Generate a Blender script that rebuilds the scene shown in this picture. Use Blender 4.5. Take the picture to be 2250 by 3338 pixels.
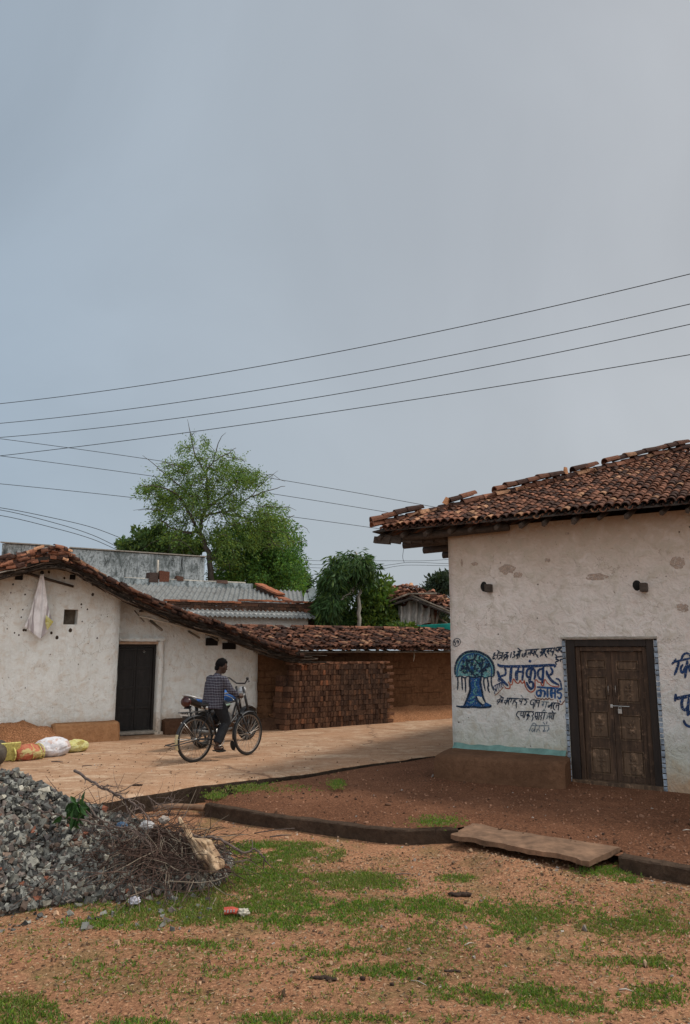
import bpy, bmesh, math, random
import numpy as np
from mathutils import Vector, Matrix, noise
random.seed(7); rng = np.random.default_rng(11)
S = bpy.context.scene
COL = S.collection
R = math.radians
for o in list(bpy.data.objects): bpy.data.objects.remove(o)

# ------------------------------------------------------------------ camera
F = 2450.0; CX = 1125.0; CY = 1669.0; EYE = 1.7
TH = math.atan(441.0 / F)
cam = bpy.data.cameras.new('camera'); camo = bpy.data.objects.new('camera', cam); COL.objects.link(camo)
camo.location = (0, 0, EYE); camo.rotation_euler = (math.pi/2 + TH, 0, 0)
cam.sensor_fit = 'VERTICAL'; cam.sensor_height = 36; cam.lens = F/3338.0*36
cam.clip_end = 2000; S.camera = camo
# ------------------------------------------------------------------ world
SUN_AZ = (0.96, 0.28); SUN_EL = R(58)
w = bpy.data.worlds.new('World'); S.world = w; w.use_nodes = True
nt = w.node_tree; nt.nodes.clear()
def wn(t, **k):
    n = nt.nodes.new(t)
    for a, b in k.items(): setattr(n, a, b)
    return n
sky = wn('ShaderNodeTexSky', sky_type='NISHITA', sun_disc=False, sun_elevation=SUN_EL,
         sun_rotation=math.atan2(SUN_AZ[0], SUN_AZ[1]), air_density=1.4, dust_density=4.0, ozone_density=1.5)
tc = wn('ShaderNodeTexCoord')
def dotn(vec):
    d = wn('ShaderNodeVectorMath', operation='DOT_PRODUCT'); d.inputs[1].default_value = vec
    nt.links.new(tc.outputs['Generated'], d.inputs[0]); return d.outputs['Value']
def ramp(val, stops):
    r = wn('ShaderNodeValToRGB'); el = r.color_ramp.elements
    while len(el) < len(stops): el.new(0.5)
    for e, (p, c) in zip(el, stops): e.position = p; e.color = (*c, 1)
    nt.links.new(val, r.inputs[0]); return r.outputs[0]
def mapr(v, a, b, c=0, d=1):
    m = wn('ShaderNodeMapRange'); m.inputs[1].default_value = a; m.inputs[2].default_value = b
    m.inputs[3].default_value = c; m.inputs[4].default_value = d
    nt.links.new(v, m.inputs[0]); return m.outputs[0]
# thin veil of high haze: blue-grey away from the sun, warm grey towards it, paler low down
veil = ramp(mapr(dotn(Vector((0.80, 0.42, 0.30)).normalized()), 0.0, 1.0),
            [(0.0, (.315, .395, .480)), (0.45, (.385, .435, .485)), (0.75, (.425, .450, .478)), (1.0, (.460, .468, .475))])
nz = wn('ShaderNodeTexNoise'); nz.inputs['Scale'].default_value = 2.2; nz.inputs['Detail'].default_value = 6; nz.inputs['Distortion'].default_value = .6
nt.links.new(tc.outputs['Generated'], nz.inputs['Vector'])
m1 = wn('ShaderNodeVectorMath', operation='SCALE'); nt.links.new(veil, m1.inputs[0])
nt.links.new(mapr(nz.outputs['Fac'], 0.3, 0.7, 8.4, 10.1), m1.inputs['Scale'])
low = wn('ShaderNodeVectorMath', operation='SCALE'); nt.links.new(m1.outputs[0], low.inputs[0]); nt.links.new(mapr(dotn((0, 0, 1)), 0.0, 0.5, 1.16, 0.97), low.inputs['Scale'])
back = wn('ShaderNodeMix', data_type='RGBA'); nt.links.new(low.outputs[0], back.inputs['A']); back.inputs['B'].default_value = (10.3, 10.4, 10.4, 1)  # bright fill added behind the camera to lift the shaded walls
nt.links.new(mapr(dotn((0.42, -0.90, 0.12)), -0.10, 0.75, 0.0, 1.0), back.inputs[0])
mx = wn('ShaderNodeMix', data_type='RGBA'); mx.inputs['Factor'].default_value = 0.9
nt.links.new(sky.outputs[0], mx.inputs['A']); nt.links.new(back.outputs['Result'], mx.inputs['B'])
bg = wn('ShaderNodeBackground'); bg.inputs['Strength'].default_value = 0.1
nt.links.new(mx.outputs['Result'], bg.inputs['Color'])
wo = wn('ShaderNodeOutputWorld'); nt.links.new(bg.outputs[0], wo.inputs[0])
# ------------------------------------------------------------------ sun
sl = bpy.data.lights.new('sun', 'SUN'); sl.energy = 2.0; sl.angle = R(10); sl.color = (1.0, .93, .83)
so = bpy.data.objects.new('sun', sl); COL.objects.link(so)
sd = Vector((SUN_AZ[0]*math.cos(SUN_EL), SUN_AZ[1]*math.cos(SUN_EL), math.sin(SUN_EL)))
so.rotation_euler = sd.to_track_quat('Z', 'Y').to_euler(); so.location = (10, 20, 30)
S.view_settings.view_transform = 'Standard'; S.view_settings.look = 'None'
S.view_settings.exposure = 0.20; S.view_settings.gamma = 1.0
S.cycles.max_bounces = 6

# ------------------------------------------------------------------ placing helpers
FW = Vector((0, math.cos(TH), math.sin(TH))); UP = Vector((0, -math.sin(TH), math.cos(TH)))
def ray(px, py): return Vector(((px-CX)/F, 0, 0)) + UP*(-(py-CY)/F) + FW
C0 = Vector((0, 0, EYE))
def G(px, py, z=0.0):
    d = ray(px, py); return C0 + d*((z-EYE)/d.z)
def D(px, py, Y):
    d = ray(px, py); return C0 + d*(Y/d.y)
def PLN(px, py, p, n):
    d = ray(px, py); n = Vector((n[0], n[1], 0)); return C0 + d*((Vector((p[0], p[1], EYE))-C0).dot(n)/d.dot(n))
def proj(p):
    v = Vector(p)-C0; z = v.dot(FW); return CX+F*v.x/z, CY-F*v.dot(UP)/z
def N3(x, y=0, z=0, s=1.0): return noise.noise(Vector((x*s, y*s, z*s)))

# ------------------------------------------------------------------ mesh helpers
class MB:
    def __init__(s): s.v = []; s.f = []; s.c = []; s.m = []
    def add(s, vs, fs, col=(1, 1, 1), m=0):
        b = len(s.v); s.v += [tuple(v) for v in vs]; s.c += [col]*len(vs)
        s.f += [tuple(b+i for i in f) for f in fs]; s.m += [m]*len(fs)
    def box(s, c, sx, sy, sz, M=None, col=(1, 1, 1), m=0, jit=0.0, bev=0.0):
        c = Vector(c); M = M or Matrix.Identity(3)
        if bev > 0:
            vs = []; fs = []
            bm = bmesh.new(); bmesh.ops.create_cube(bm, size=1)
            for v in bm.verts: v.co = Vector((v.co.x*sx, v.co.y*sy, v.co.z*sz))
            bmesh.ops.bevel(bm, geom=bm.edges[:], offset=bev, segments=2, affect='EDGES', profile=.6)
            bm.verts.index_update()
            vs = [c + M @ v.co for v in bm.verts]; fs = [[v.index for v in f.verts] for f in bm.faces]; bm.free()
            s.add(vs, fs, col, m); return
        vs = []
        for dx in (-.5, .5):
            for dy in (-.5, .5):
                for dz in (-.5, .5):
                    p = Vector((dx*sx, dy*sy, dz*sz))
                    if jit: p += Vector((random.uniform(-jit, jit) for _ in range(3)))
                    vs.append(c + M @ p)
        s.add(vs, [(0, 1, 3, 2), (4, 6, 7, 5), (0, 4, 5, 1), (2, 3, 7, 6), (0, 2, 6, 4), (1, 5, 7, 3)], col, m)
    def tube(s, pts, r, n=8, col=(1, 1, 1), m=0, cap=True, ell=None):
        pts = [Vector(p) for p in pts]
        if not isinstance(r, (list, tuple)): r = [r]*len(pts)
        vs = []; ref = None
        for i, p in enumerate(pts):
            t = (pts[min(i+1, len(pts)-1)]-pts[max(i-1, 0)])
            if t.length < 1e-9: t = Vector((0, 0, 1))
            t.normalize()
            if ref is None: ref = Vector((0, 0, 1)) if abs(t.z) < .9 else Vector((1, 0, 0))
            a = t.cross(ref)
            if a.length < 1e-6: a = t.cross(Vector((0, 1, 0)))
            a.normalize(); b = a.cross(t).normalized(); ref = b
            rr = r[i]
            ra, rb = (rr if isinstance(rr, tuple) else (rr, rr))
            for k in range(n):
                an = 2*math.pi*k/n; vs.append(p + a*math.cos(an)*ra + b*math.sin(an)*rb)
        fs = []
        for i in range(len(pts)-1):
            for k in range(n):
                k2 = (k+1) % n; fs.append((i*n+k, i*n+k2, (i+1)*n+k2, (i+1)*n+k))
        if cap: fs.append(tuple(range(n))[::-1]); fs.append(tuple((len(pts)-1)*n+k for k in range(n)))
        s.add(vs, fs, col, m)
    def ring(s, c, ax, R0, r, n=40, k=6, a0=0, a1=2*math.pi, col=(1, 1, 1), m=0, e1=None, ell=(1, 1)):
        c = Vector(c); ax = Vector(ax).normalized()
        e1 = Vector(e1) if e1 else (Vector((0, 0, 1)) if abs(ax.z) < .9 else Vector((1, 0, 0)))
        e1 = (e1-ax*e1.dot(ax)).normalized(); e2 = ax.cross(e1)
        full = abs(a1-a0-2*math.pi) < 1e-6; N = n if full else n+1
        vs = []
        for i in range(N):
            a = a0+(a1-a0)*i/n; d = e1*math.cos(a)+e2*math.sin(a)
            for j in range(k):
                b = 2*math.pi*j/k; vs.append(c+d*(R0+r*ell[0]*math.cos(b))+ax*(r*ell[1]*math.sin(b)))
        fs = []
        for i in range(n):
            i2 = (i+1) % N if full else i+1
            for j in range(k):
                j2 = (j+1) % k; fs.append((i*k+j, i2*k+j, i2*k+j2, i*k+j2))
        s.add(vs, fs, col, m)
    def ball(s, c, rx, ry, rz, M=None, n=14, k=10, col=(1, 1, 1), m=0, fn=None):
        c = Vector(c); M = M or Matrix.Identity(3); vs = []; fs = []
        for i in range(k+1):
            a = math.pi*i/k
            for j in range(n):
                b = 2*math.pi*j/n; p = Vector((math.sin(a)*math.cos(b), math.sin(a)*math.sin(b), math.cos(a)))
                q = fn(p) if fn else p
                vs.append(c+M @ Vector((q.x*rx, q.y*ry, q.z*rz)))
        for i in range(k):
            for j in range(n):
                j2 = (j+1) % n; fs.append((i*n+j, (i+1)*n+j, (i+1)*n+j2, i*n+j2))
        s.add(vs, fs, col, m)
    def build(s, name, mats, parent=None, smooth=False, merge=False):
        me = bpy.data.meshes.new(name); me.from_pydata(s.v, [], s.f)
        if not isinstance(mats, (list, tuple)): mats = [mats]
        for m in mats: me.materials.append(m)
        if len(mats) > 1: me.polygons.foreach_set('material_index', s.m)
        ca = me.color_attributes.new('Col', 'FLOAT_COLOR', 'POINT')
        arr = np.ones((len(s.v), 4), dtype=np.float32); arr[:, :3] = np.array(s.c, dtype=np.float32).reshape(-1, 3)
        ca.data.foreach_set('color', arr.ravel())
        if merge:
            bm = bmesh.new(); bm.from_mesh(me); bmesh.ops.remove_doubles(bm, verts=bm.verts, dist=merge if merge is not True else 1e-5)
            bmesh.ops.recalc_face_normals(bm, faces=bm.faces); bm.to_mesh(me); bm.free()
        me.polygons.foreach_set('use_smooth', [bool(smooth)]*len(me.polygons))
        me.update()
        o = bpy.data.objects.new(name, me); COL.objects.link(o); o.parent = parent; return o
def npmesh(name, V, Fc, mat, parent=None, col=None, smooth=False):
    V = np.asarray(V, dtype=np.float32); Fc = np.asarray(Fc, dtype=np.int32)
    me = bpy.data.meshes.new(name); k = Fc.shape[1]
    me.vertices.add(len(V)); me.vertices.foreach_set('co', V.ravel())
    me.loops.add(Fc.size); me.loops.foreach_set('vertex_index', Fc.ravel())
    me.polygons.add(len(Fc)); me.polygons.foreach_set('loop_start', np.arange(0, Fc.size, k, dtype=np.int32))
    me.polygons.foreach_set('loop_total', np.full(len(Fc), k, dtype=np.int32))
    me.polygons.foreach_set('use_smooth', np.full(len(Fc), bool(smooth)))
    me.materials.append(mat)
    if col is not None:
        ca = me.color_attributes.new('Col', 'FLOAT_COLOR', 'POINT')
        a = np.ones((len(V), 4), dtype=np.float32); a[:, :3] = col; ca.data.foreach_set('color', a.ravel())
    me.update(calc_edges=True); me.validate()
    o = bpy.data.objects.new(name, me); COL.objects.link(o); o.parent = parent; return o
def tag(o, label=None, cat=None, group=None, kind=None):
    if label: o['label'] = label
    if cat: o['category'] = cat
    if group: o['group'] = group
    if kind: o['kind'] = kind
    return o
def empty(name, loc, rz=0):
    o = bpy.data.objects.new(name, None); COL.objects.link(o); o.location = loc; o.rotation_euler = (0, 0, rz); o.empty_display_size = .2
    return o
def reparent(root, objs):
    """children meshes were written in world coordinates: keep them there under an empty that has its own place"""
    bpy.context.view_layer.update()
    inv = root.matrix_world.inverted()
    for o in objs: o.parent = root; o.matrix_parent_inverse = inv
def catmull(P, n=5):
    P = [Vector(p) for p in P]
    if len(P) < 3: return P
    out = []
    Q = [P[0]*2-P[1]]+P+[P[-1]*2-P[-2]]
    for i in range(1, len(Q)-2):
        a, b, c, d = Q[i-1:i+3]
        for k in range(n):
            t = k/n; out.append(.5*((2*b)+(c-a)*t+(2*a-5*b+4*c-d)*t*t+(3*b-a-3*c+d)*t**3))
    out.append(P[-1]); return out

# ------------------------------------------------------------------ materials
class NT:
    def __init__(s, name, rough=.9, spec=.2):
        s.m = bpy.data.materials.new(name); s.m.use_nodes = True; s.t = s.m.node_tree
        s.b = s.t.nodes['Principled BSDF']; s.b.inputs['Roughness'].default_value = rough
        s.b.inputs['Specular IOR Level'].default_value = spec
        s.tc = s.t.nodes.new('ShaderNodeTexCoord')
    def n(s, t, **k):
        x = s.t.nodes.new(t)
        for a, b in k.items(): setattr(x, a, b)
        return x
    def L(s, a, b): s.t.links.new(a, b)
    def noise(s, sc, det=4, rough=.6, vec=None, dist=0, out='Fac'):
        x = s.n('ShaderNodeTexNoise'); x.inputs['Scale'].default_value = sc; x.inputs['Detail'].default_value = det
        x.inputs['Roughness'].default_value = rough; x.inputs['Distortion'].default_value = dist
        s.L(vec if vec is not None else s.tc.outputs['Object'], x.inputs['Vector']); return x.outputs[out]
    def vor(s, sc, out='Distance', vec=None, feat='F1', rnd=1):
        x = s.n('ShaderNodeTexVoronoi', feature=feat); x.inputs['Scale'].default_value = sc; x.inputs['Randomness'].default_value = rnd
        s.L(vec if vec is not None else s.tc.outputs['Object'], x.inputs['Vector']); return x.outputs[out]
    def map(s, scale=(1, 1, 1), rot=(0, 0, 0), loc=(0, 0, 0), src='Object'):
        x = s.n('ShaderNodeMapping'); x.inputs['Scale'].default_value = scale; x.inputs['Rotation'].default_value = rot; x.inputs['Location'].default_value = loc
        s.L(s.tc.outputs[src], x.inputs['Vector']); return x.outputs[0]
    def ramp(s, v, stops, mode='LINEAR'):
        r = s.n('ShaderNodeValToRGB'); r.color_ramp.interpolation = mode; el = r.color_ramp.elements
        while len(el) < len(stops): el.new(.5)
        for e, (p, c) in zip(el, stops):
            e.position = p; e.color = (*c, 1) if isinstance(c, (tuple, list)) else (c, c, c, 1)
        s.L(v, r.inputs[0]); return r.outputs[0]
    def rng(s, v, a, b, c=0, d=1):
        m = s.n('ShaderNodeMapRange')
        for i, x in zip((1, 2, 3, 4), (a, b, c, d)): m.inputs[i].default_value = x
        s.L(v, m.inputs[0]); return m.outputs[0]
    def mix(s, f, a, b, mode='MIX'):
        x = s.n('ShaderNodeMix', data_type='RGBA', blend_type=mode)
        for key, v in (('Factor', f), ('A', a), ('B', b)):
            i = x.inputs[key] if key != 'Factor' else x.inputs[0]
            if isinstance(v, (int, float)) and key == 'Factor': i.default_value = v
            elif isinstance(v, (tuple, list)): i.default_value = (*v, 1)
            else: s.L(v, i)
        return x.outputs['Result']
    def math(s, op, a, b=None, clamp=False):
        x = s.n('ShaderNodeMath', operation=op); x.use_clamp = clamp
        for i, v in enumerate((a, b)):
            if v is None: continue
            if isinstance(v, (int, float)): x.inputs[i].default_value = v
            else: s.L(v, x.inputs[i])
        return x.outputs[0]
    def xyz(s, src='Object', vec=None):
        x = s.n('ShaderNodeSeparateXYZ'); s.L(vec if vec is not None else s.tc.outputs[src], x.inputs[0]); return x.outputs
    def attr(s, name='Col'):
        x = s.n('ShaderNodeAttribute'); x.attribute_name = name; return x.outputs['Color']
    def color(s, c):
        if isinstance(c, (tuple, list)): s.b.inputs['Base Color'].default_value = (*c, 1)
        else: s.L(c, s.b.inputs['Base Color'])
    def bump(s, h, dist=.01, strength=1.0, prev=None):
        x = s.n('ShaderNodeBump'); x.inputs['Distance'].default_value = dist; x.inputs['Strength'].default_value = strength
        s.L(h, x.inputs['Height'])
        if prev is not None: s.L(prev, x.inputs['Normal'])
        s.L(x.outputs[0], s.b.inputs['Normal']); return x.outputs[0]
def simple(name, c, rough=.8, metal=0, var=.25, sc=8, spec=.3, bump=0, stretch=(1, 1, 1)):
    t = NT(name, rough, spec); t.b.inputs['Metallic'].default_value = metal
    v = t.map(stretch); f = t.noise(sc, 5, .65, v)
    lo = tuple(x*(1-var) for x in c); hi = tuple(min(1, x*(1+var)) for x in c)
    t.color(t.ramp(f, [(.3, lo), (.7, hi)]))
    if bump: t.bump(f, bump, 1)
    return t.m
def flaky(m, amt=.5, sc=60):
    t = m.node_tree; nz_ = t.nodes.new('ShaderNodeTexNoise'); nz_.inputs['Scale'].default_value = sc; nz_.inputs['Detail'].default_value = 5; nz_.inputs['Roughness'].default_value = .75
    tc_ = t.nodes.new('ShaderNodeTexCoord'); t.links.new(tc_.outputs['Object'], nz_.inputs['Vector']); mr = t.nodes.new('ShaderNodeMapRange'); mr.inputs[1].default_value = .56-.1*amt; mr.inputs[2].default_value = .64; mr.inputs[4].default_value = .9
    t.links.new(nz_.outputs['Fac'], mr.inputs[0]); tr = t.nodes.new('ShaderNodeBsdfTransparent'); ms = t.nodes.new('ShaderNodeMixShader'); t.links.new(mr.outputs[0], ms.inputs[0]); t.links.new(t.nodes['Principled BSDF'].outputs[0], ms.inputs[1]); t.links.new(tr.outputs[0], ms.inputs[2]); t.links.new(ms.outputs[0], t.nodes['Material Output'].inputs['Surface']); return m
def vcol(name, rough=.9, var=.3, sc=20, bump=.004, spec=.15, translucent=0):
    t = NT(name, rough, spec); f = t.noise(sc, 5, .65)
    t.color(t.mix(1.0, t.attr(), t.ramp(f, [(.3, 1-var), (.7, 1+var*.0+.15)]), 'MULTIPLY'))
    if bump: t.bump(f, bump, 1)
    return t.m

def plaster(name, stops, spots=.5, zbase=None, scale=1.0, pitcol=(.10, .075, .055), upper=None):
    """limewashed mud wall: uneven wash, pits, dirt splashed up from the ground"""
    t = NT(name, .95, .1)
    big = t.noise(1.3*scale, 4, .6); mid = t.noise(7*scale, 5, .65, dist=.4); fine = t.noise(60, 4, .7)
    c = t.ramp(big, stops)
    c = t.mix(t.rng(mid, .35, .7, 0, .55), c, t.ramp(mid, [(.3, (.58, .57, .53)), (.7, (.76, .76, .73))]))
    z = t.xyz()[2]
    if upper:   # browner wash under the roof, eave shade painted into it, ragged lower edge
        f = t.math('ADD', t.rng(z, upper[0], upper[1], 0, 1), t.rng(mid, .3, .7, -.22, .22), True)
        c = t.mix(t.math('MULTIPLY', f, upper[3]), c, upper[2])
    if zbase:
        for z0, z1, colr, amt in zbase:
            f = t.math('ADD', t.rng(z, z0, z1, 1, 0), t.rng(mid, .3, .7, -.35, .35), True)
            c = t.mix(t.math('MULTIPLY', f, amt), c, colr)
    streak = t.noise(2.2, 6, .7, t.map((5, 5, .45)), dist=.3)
    c = t.mix(t.rng(streak, .52, .68, 0, .22), c, (.42, .37, .31))
    stain = t.noise(3.1*scale, 6, .7, t.map((1, 1, .35)), dist=.8)
    c = t.mix(t.rng(stain, .60, .72, 0, .22), c, (.34, .27, .20))
    ce = t.n('ShaderNodeTexVoronoi', feature='DISTANCE_TO_EDGE'); ce.inputs['Scale'].default_value = 1.7*scale
    wv = t.n('ShaderNodeVectorMath', operation='ADD'); t.L(t.tc.outputs['Object'], wv.inputs[0]); sc_ = t.n('ShaderNodeVectorMath', operation='SCALE'); sc_.inputs['Scale'].default_value = .5; t.L(t.noise(2.6, 5, .7, out='Color'), sc_.inputs[0]); t.L(sc_.outputs[0], wv.inputs[1]); t.L(wv.outputs[0], ce.inputs['Vector'])
    c = t.mix(t.math('MULTIPLY', t.rng(ce.outputs['Distance'], .002, .010, 1, 0), t.rng(t.noise(1.7), .52, .60, 0, .6)), c, (.25, .19, .14))
    # pits where the plaster has flaked
    pv = t.vor(9*scale, vec=t.map((1, 1, .8))); pn = t.noise(5*scale, 3)
    pit = t.math('MULTIPLY', t.rng(pv, .05, .11, 1, 0), t.rng(pn, .56-.06*spots, .60, 0, 1), True)
    pv2 = t.vor(26*scale); pit2 = t.math('MULTIPLY', t.rng(pv2, .09, .16, 1, 0), t.rng(t.noise(11), .58, .62, 0, .8), True)
    pit = t.math('MAXIMUM', pit, pit2)
    c = t.mix(pit, c, pitcol)
    t.color(c)
    b = t.bump(big, .06, .7); b = t.bump(mid, .045, .9, b); b = t.bump(t.noise(18*scale, 5, .7, t.map((1, 1, .6)), dist=.8), .02, .8, b); b = t.bump(fine, .004, .7, b)
    b = t.bump(t.math('SUBTRACT', 1.0, pit), .02, .8, b)
    return t.m
M = {}
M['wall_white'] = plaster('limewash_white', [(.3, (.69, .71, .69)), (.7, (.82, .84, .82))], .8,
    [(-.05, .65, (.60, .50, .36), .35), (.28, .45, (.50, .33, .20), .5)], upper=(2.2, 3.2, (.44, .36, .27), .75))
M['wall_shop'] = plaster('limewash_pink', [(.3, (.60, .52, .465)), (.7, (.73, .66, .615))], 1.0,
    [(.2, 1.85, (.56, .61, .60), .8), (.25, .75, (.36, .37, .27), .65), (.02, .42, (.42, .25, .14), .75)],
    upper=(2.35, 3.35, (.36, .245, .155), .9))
M['wall_mid'] = plaster('limewash_grey', [(.3, (.55, .55, .53)), (.7, (.66, .66, .64))], .2)
def mudmat(name, a, b, brick=False):
    t = NT(name, .97, .05)
    big = t.noise(2.5, 5, .65); mid = t.noise(14, 6, .7, dist=.3); fine = t.noise(80, 4, .7)
    c = t.ramp(mid, [(.3, a), (.7, b)])
    c = t.mix(t.rng(big, .35, .65, 0, .5), c, tuple(x*.6 for x in a))
    c = t.mix(t.rng(t.vor(30), .04, .1, .6, 0), c, tuple(x*.4 for x in a))
    t.color(c); p = t.bump(mid, .03, .9); p = t.bump(fine, .006, .9, p)
    if brick:
        br = t.n('ShaderNodeTexBrick'); br.inputs['Scale'].default_value = 1
        br.inputs['Brick Width'].default_value = .34; br.inputs['Row Height'].default_value = .15; br.inputs['Mortar Size'].default_value = .014
        br.inputs['Mortar Smooth'].default_value = .6
        # wall runs along (.857,.514): turn it onto x, and z onto y
        sp = t.xyz(); u = t.math('ADD', t.math('MULTIPLY', sp[0], .857), t.math('MULTIPLY', sp[1], .514))
        u = t.math('ADD', u, t.rng(mid, 0, 1, -.03, .03)); v = t.math('ADD', sp[2], t.rng(big, 0, 1, -.05, .05))
        cb = t.n('ShaderNodeCombineXYZ'); t.L(u, cb.inputs[0]); t.L(v, cb.inputs[1]); t.L(cb.outputs[0], br.inputs['Vector'])
        vis = t.rng(t.noise(1.1, 2), .50, .60, 0, .6)
        h = t.math('MULTIPLY', br.outputs['Fac'], vis)
        t.color(t.mix(t.math('MULTIPLY', h, .75), c, tuple(x*.35 for x in a)))
        t.bump(t.math('SUBTRACT', 1.0, h), .025, .9, p)
    return t.m
M['mud'] = mudmat('mud_plaster', (.125, .062, .033), (.25, .130, .070), True)
M['mud_dark'] = mudmat('dark_mud', (.075, .040, .026), (.14, .075, .045))
M['mud_bench'] = mudmat('bench_mud', (.120, .062, .036), (.19, .102, .060))
M['mud_orange'] = mudmat('orange_mud', (.30, .15, .07), (.46, .25, .13))
M['tile'] = vcol('clay_tile', .9, .5, 26, .006)
M['brick'] = None
def brickmat():
    t = NT('fired_brick', .95, .1)
    oi = t.n('ShaderNodeObjectInfo')
    f = t.noise(30, 5, .7); cl = t.noise(1.4, 3, .6, t.map((1, 1, 1), src='Object'))
    c = t.ramp(oi.outputs['Random'], [(0, (.060, .033, .023)), (.35, (.105, .055, .036)), (.7, (.140, .076, .048)), (.95, (.18, .088, .052)), (1, (.30, .12, .062))])
    t.color(t.mix(1.0, c, t.ramp(f, [(.3, .55), (.7, 1.2)]), 'MULTIPLY')); t.bump(f, .008, 1)
    return t.m
M['brick'] = brickmat()
M['brickv'] = vcol('fired_brick_pile', .95, .5, 30, .008)
def wood(name, a, b, axis=2, rough=.7, sc=9, spec=.3, wear=0.0):
    t = NT(name, rough, spec); s = [14, 14, 14]; s[axis] = 1.2
    v = t.map(tuple(x*sc/9 for x in s)); f = t.noise(1.6, 7, .7, v, .3); g = t.noise(3, 4, .6)
    c = t.ramp(f, [(.3, a), (.52, tuple((x+y)/2 for x, y in zip(a, b))), (.72, b)])
    c = t.mix(t.rng(g, .5, .75, 0, .5), c, tuple(x*.45 for x in a))
    if wear: c = t.mix(t.rng(t.noise(11, 6, .75), .55, .7, 0, wear), c, tuple(min(1, x*2.3+.02) for x in b))
    t.color(c); t.bump(f, .006, .9); return t.m
M['door_wood'] = wood('old_door_wood', (.022, .013, .008), (.105, .060, .036), wear=.5)
M['door_frame'] = wood('black_frame_wood', (.012, .009, .008), (.035, .023, .017))
M['panel_wood'] = wood('worn_panel_wood', (.035, .021, .013), (.17, .105, .063), wear=.7)
M['door_dark'] = wood('charred_door', (.010, .009, .009), (.028, .024, .022), rough=.6, wear=.25)
M['rafter'] = wood('rafter_wood', (.030, .022, .017), (.085, .063, .048), axis=1, wear=.2)
M['bamboo'] = simple('bamboo_pole', (.42, .38, .32), .6, var=.3, sc=10)
M['bamboo_dark'] = simple('dark_bamboo', (.16, .13, .10), .7, var=.4, sc=10)
M['reed'] = wood('reed_lining', (.020, .015, .012), (.060, .045, .034), axis=1)
M['black'] = simple('black_cavity', (.012, .011, .010), .95, var=.3)
M['paint_navy'] = simple('navy_paint', (.010, .036, .110), .75, var=.55, sc=14)
M['paint_blue'] = simple('blue_paint', (.012, .065, .19), .75, var=.5, sc=18)
M['paint_black'] = simple('blue_black_paint', (.010, .024, .050), .8, var=.5, sc=30)
M['paint_faded'] = simple('faded_blue_paint', (.13, .17, .21), .85, var=.45, sc=30)
M['paint_red'] = simple('red_outline_paint', (.32, .065, .030), .8, var=.4, sc=20)
M['paint_brown'] = simple('brown_outline_paint', (.20, .09, .06), .8, var=.4, sc=20)
M['paint_teal'] = simple('teal_wash_paint', (.11, .27, .28), .85, var=.6, sc=38)
M['paint_green'] = simple('green_leaf_paint', (.035, .15, .11), .8, var=.5, sc=38)
for k_ in ('paint_navy', 'paint_blue', 'paint_black', 'paint_red', 'paint_brown'): flaky(M[k_], .25, 55)
for k_ in ('paint_teal', 'paint_green', 'paint_faded'): flaky(M[k_], .9, 45)
M['teal_edge'] = simple('teal_limewash', (.13, .235, .21), .9, var=.3, sc=6, bump=.01)
M['steel'] = simple('dull_steel', (.45, .44, .42), .4, metal=.8, var=.3)
M['darksteel'] = simple('dark_steel', (.06, .06, .06), .5, metal=.5, var=.4)
M['rubber'] = simple('rubber', (.018, .017, .016), .8, var=.4)
M['rim'] = simple('rusty_rim', (.24, .20, .17), .45, metal=.7, var=.4)
M['cement'] = simple('old_cement', (.30, .27, .23), .95, var=.3, sc=14, bump=.01)

# ------------------------------------------------------------------ ground materials
def dirt(name, a, b, grain, dark, green=0.0):
    t = NT(name, .98, .05)
    big = t.noise(.55, 5, .6, dist=.3); mid = t.noise(4.5, 6, .7, dist=.2); fine = t.noise(46, 5, .75); f2 = t.noise(120, 3, .8)
    c = t.ramp(mid, [(.28, a), (.72, b)])
    c = t.mix(t.rng(big, .4, .62, 0, .7), c, tuple(x*.62 for x in a))
    c = t.mix(t.rng(fine, .52, .64, 0, .75), c, tuple(min(1, x*1.55) for x in b))
    c = t.mix(t.rng(fine, .47, .36, 0, .75), c, dark)
    c = t.mix(t.rng(t.vor(grain), .12, .24, .55, 0), c, tuple(x*.6 for x in dark))
    c = t.mix(t.rng(f2, .58, .7, 0, .45), c, tuple(min(1, x*1.8) for x in b))
    if green: c = t.mix(t.rng(t.noise(2.2, 6, .7), .50, .60, 0, green), c, (.12, .13, .05))
    t.color(c); p = t.bump(mid, .03, .8); p = t.bump(fine, .014, 1, p); t.bump(f2, .004, 1, p)
    return t.m
M['yard'] = dirt('yard_dirt', (.30, .138, .072), (.435, .232, .132), 34, (.13, .064, .038), .35)
M['plot'] = dirt('plot_soil', (.135, .060, .034), (.225, .106, .060), 30, (.075, .037, .024))
M['berm'] = dirt('berm_soil', (.29, .13, .06), (.42, .21, .11), 16, (.10, .045, .028))
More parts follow.
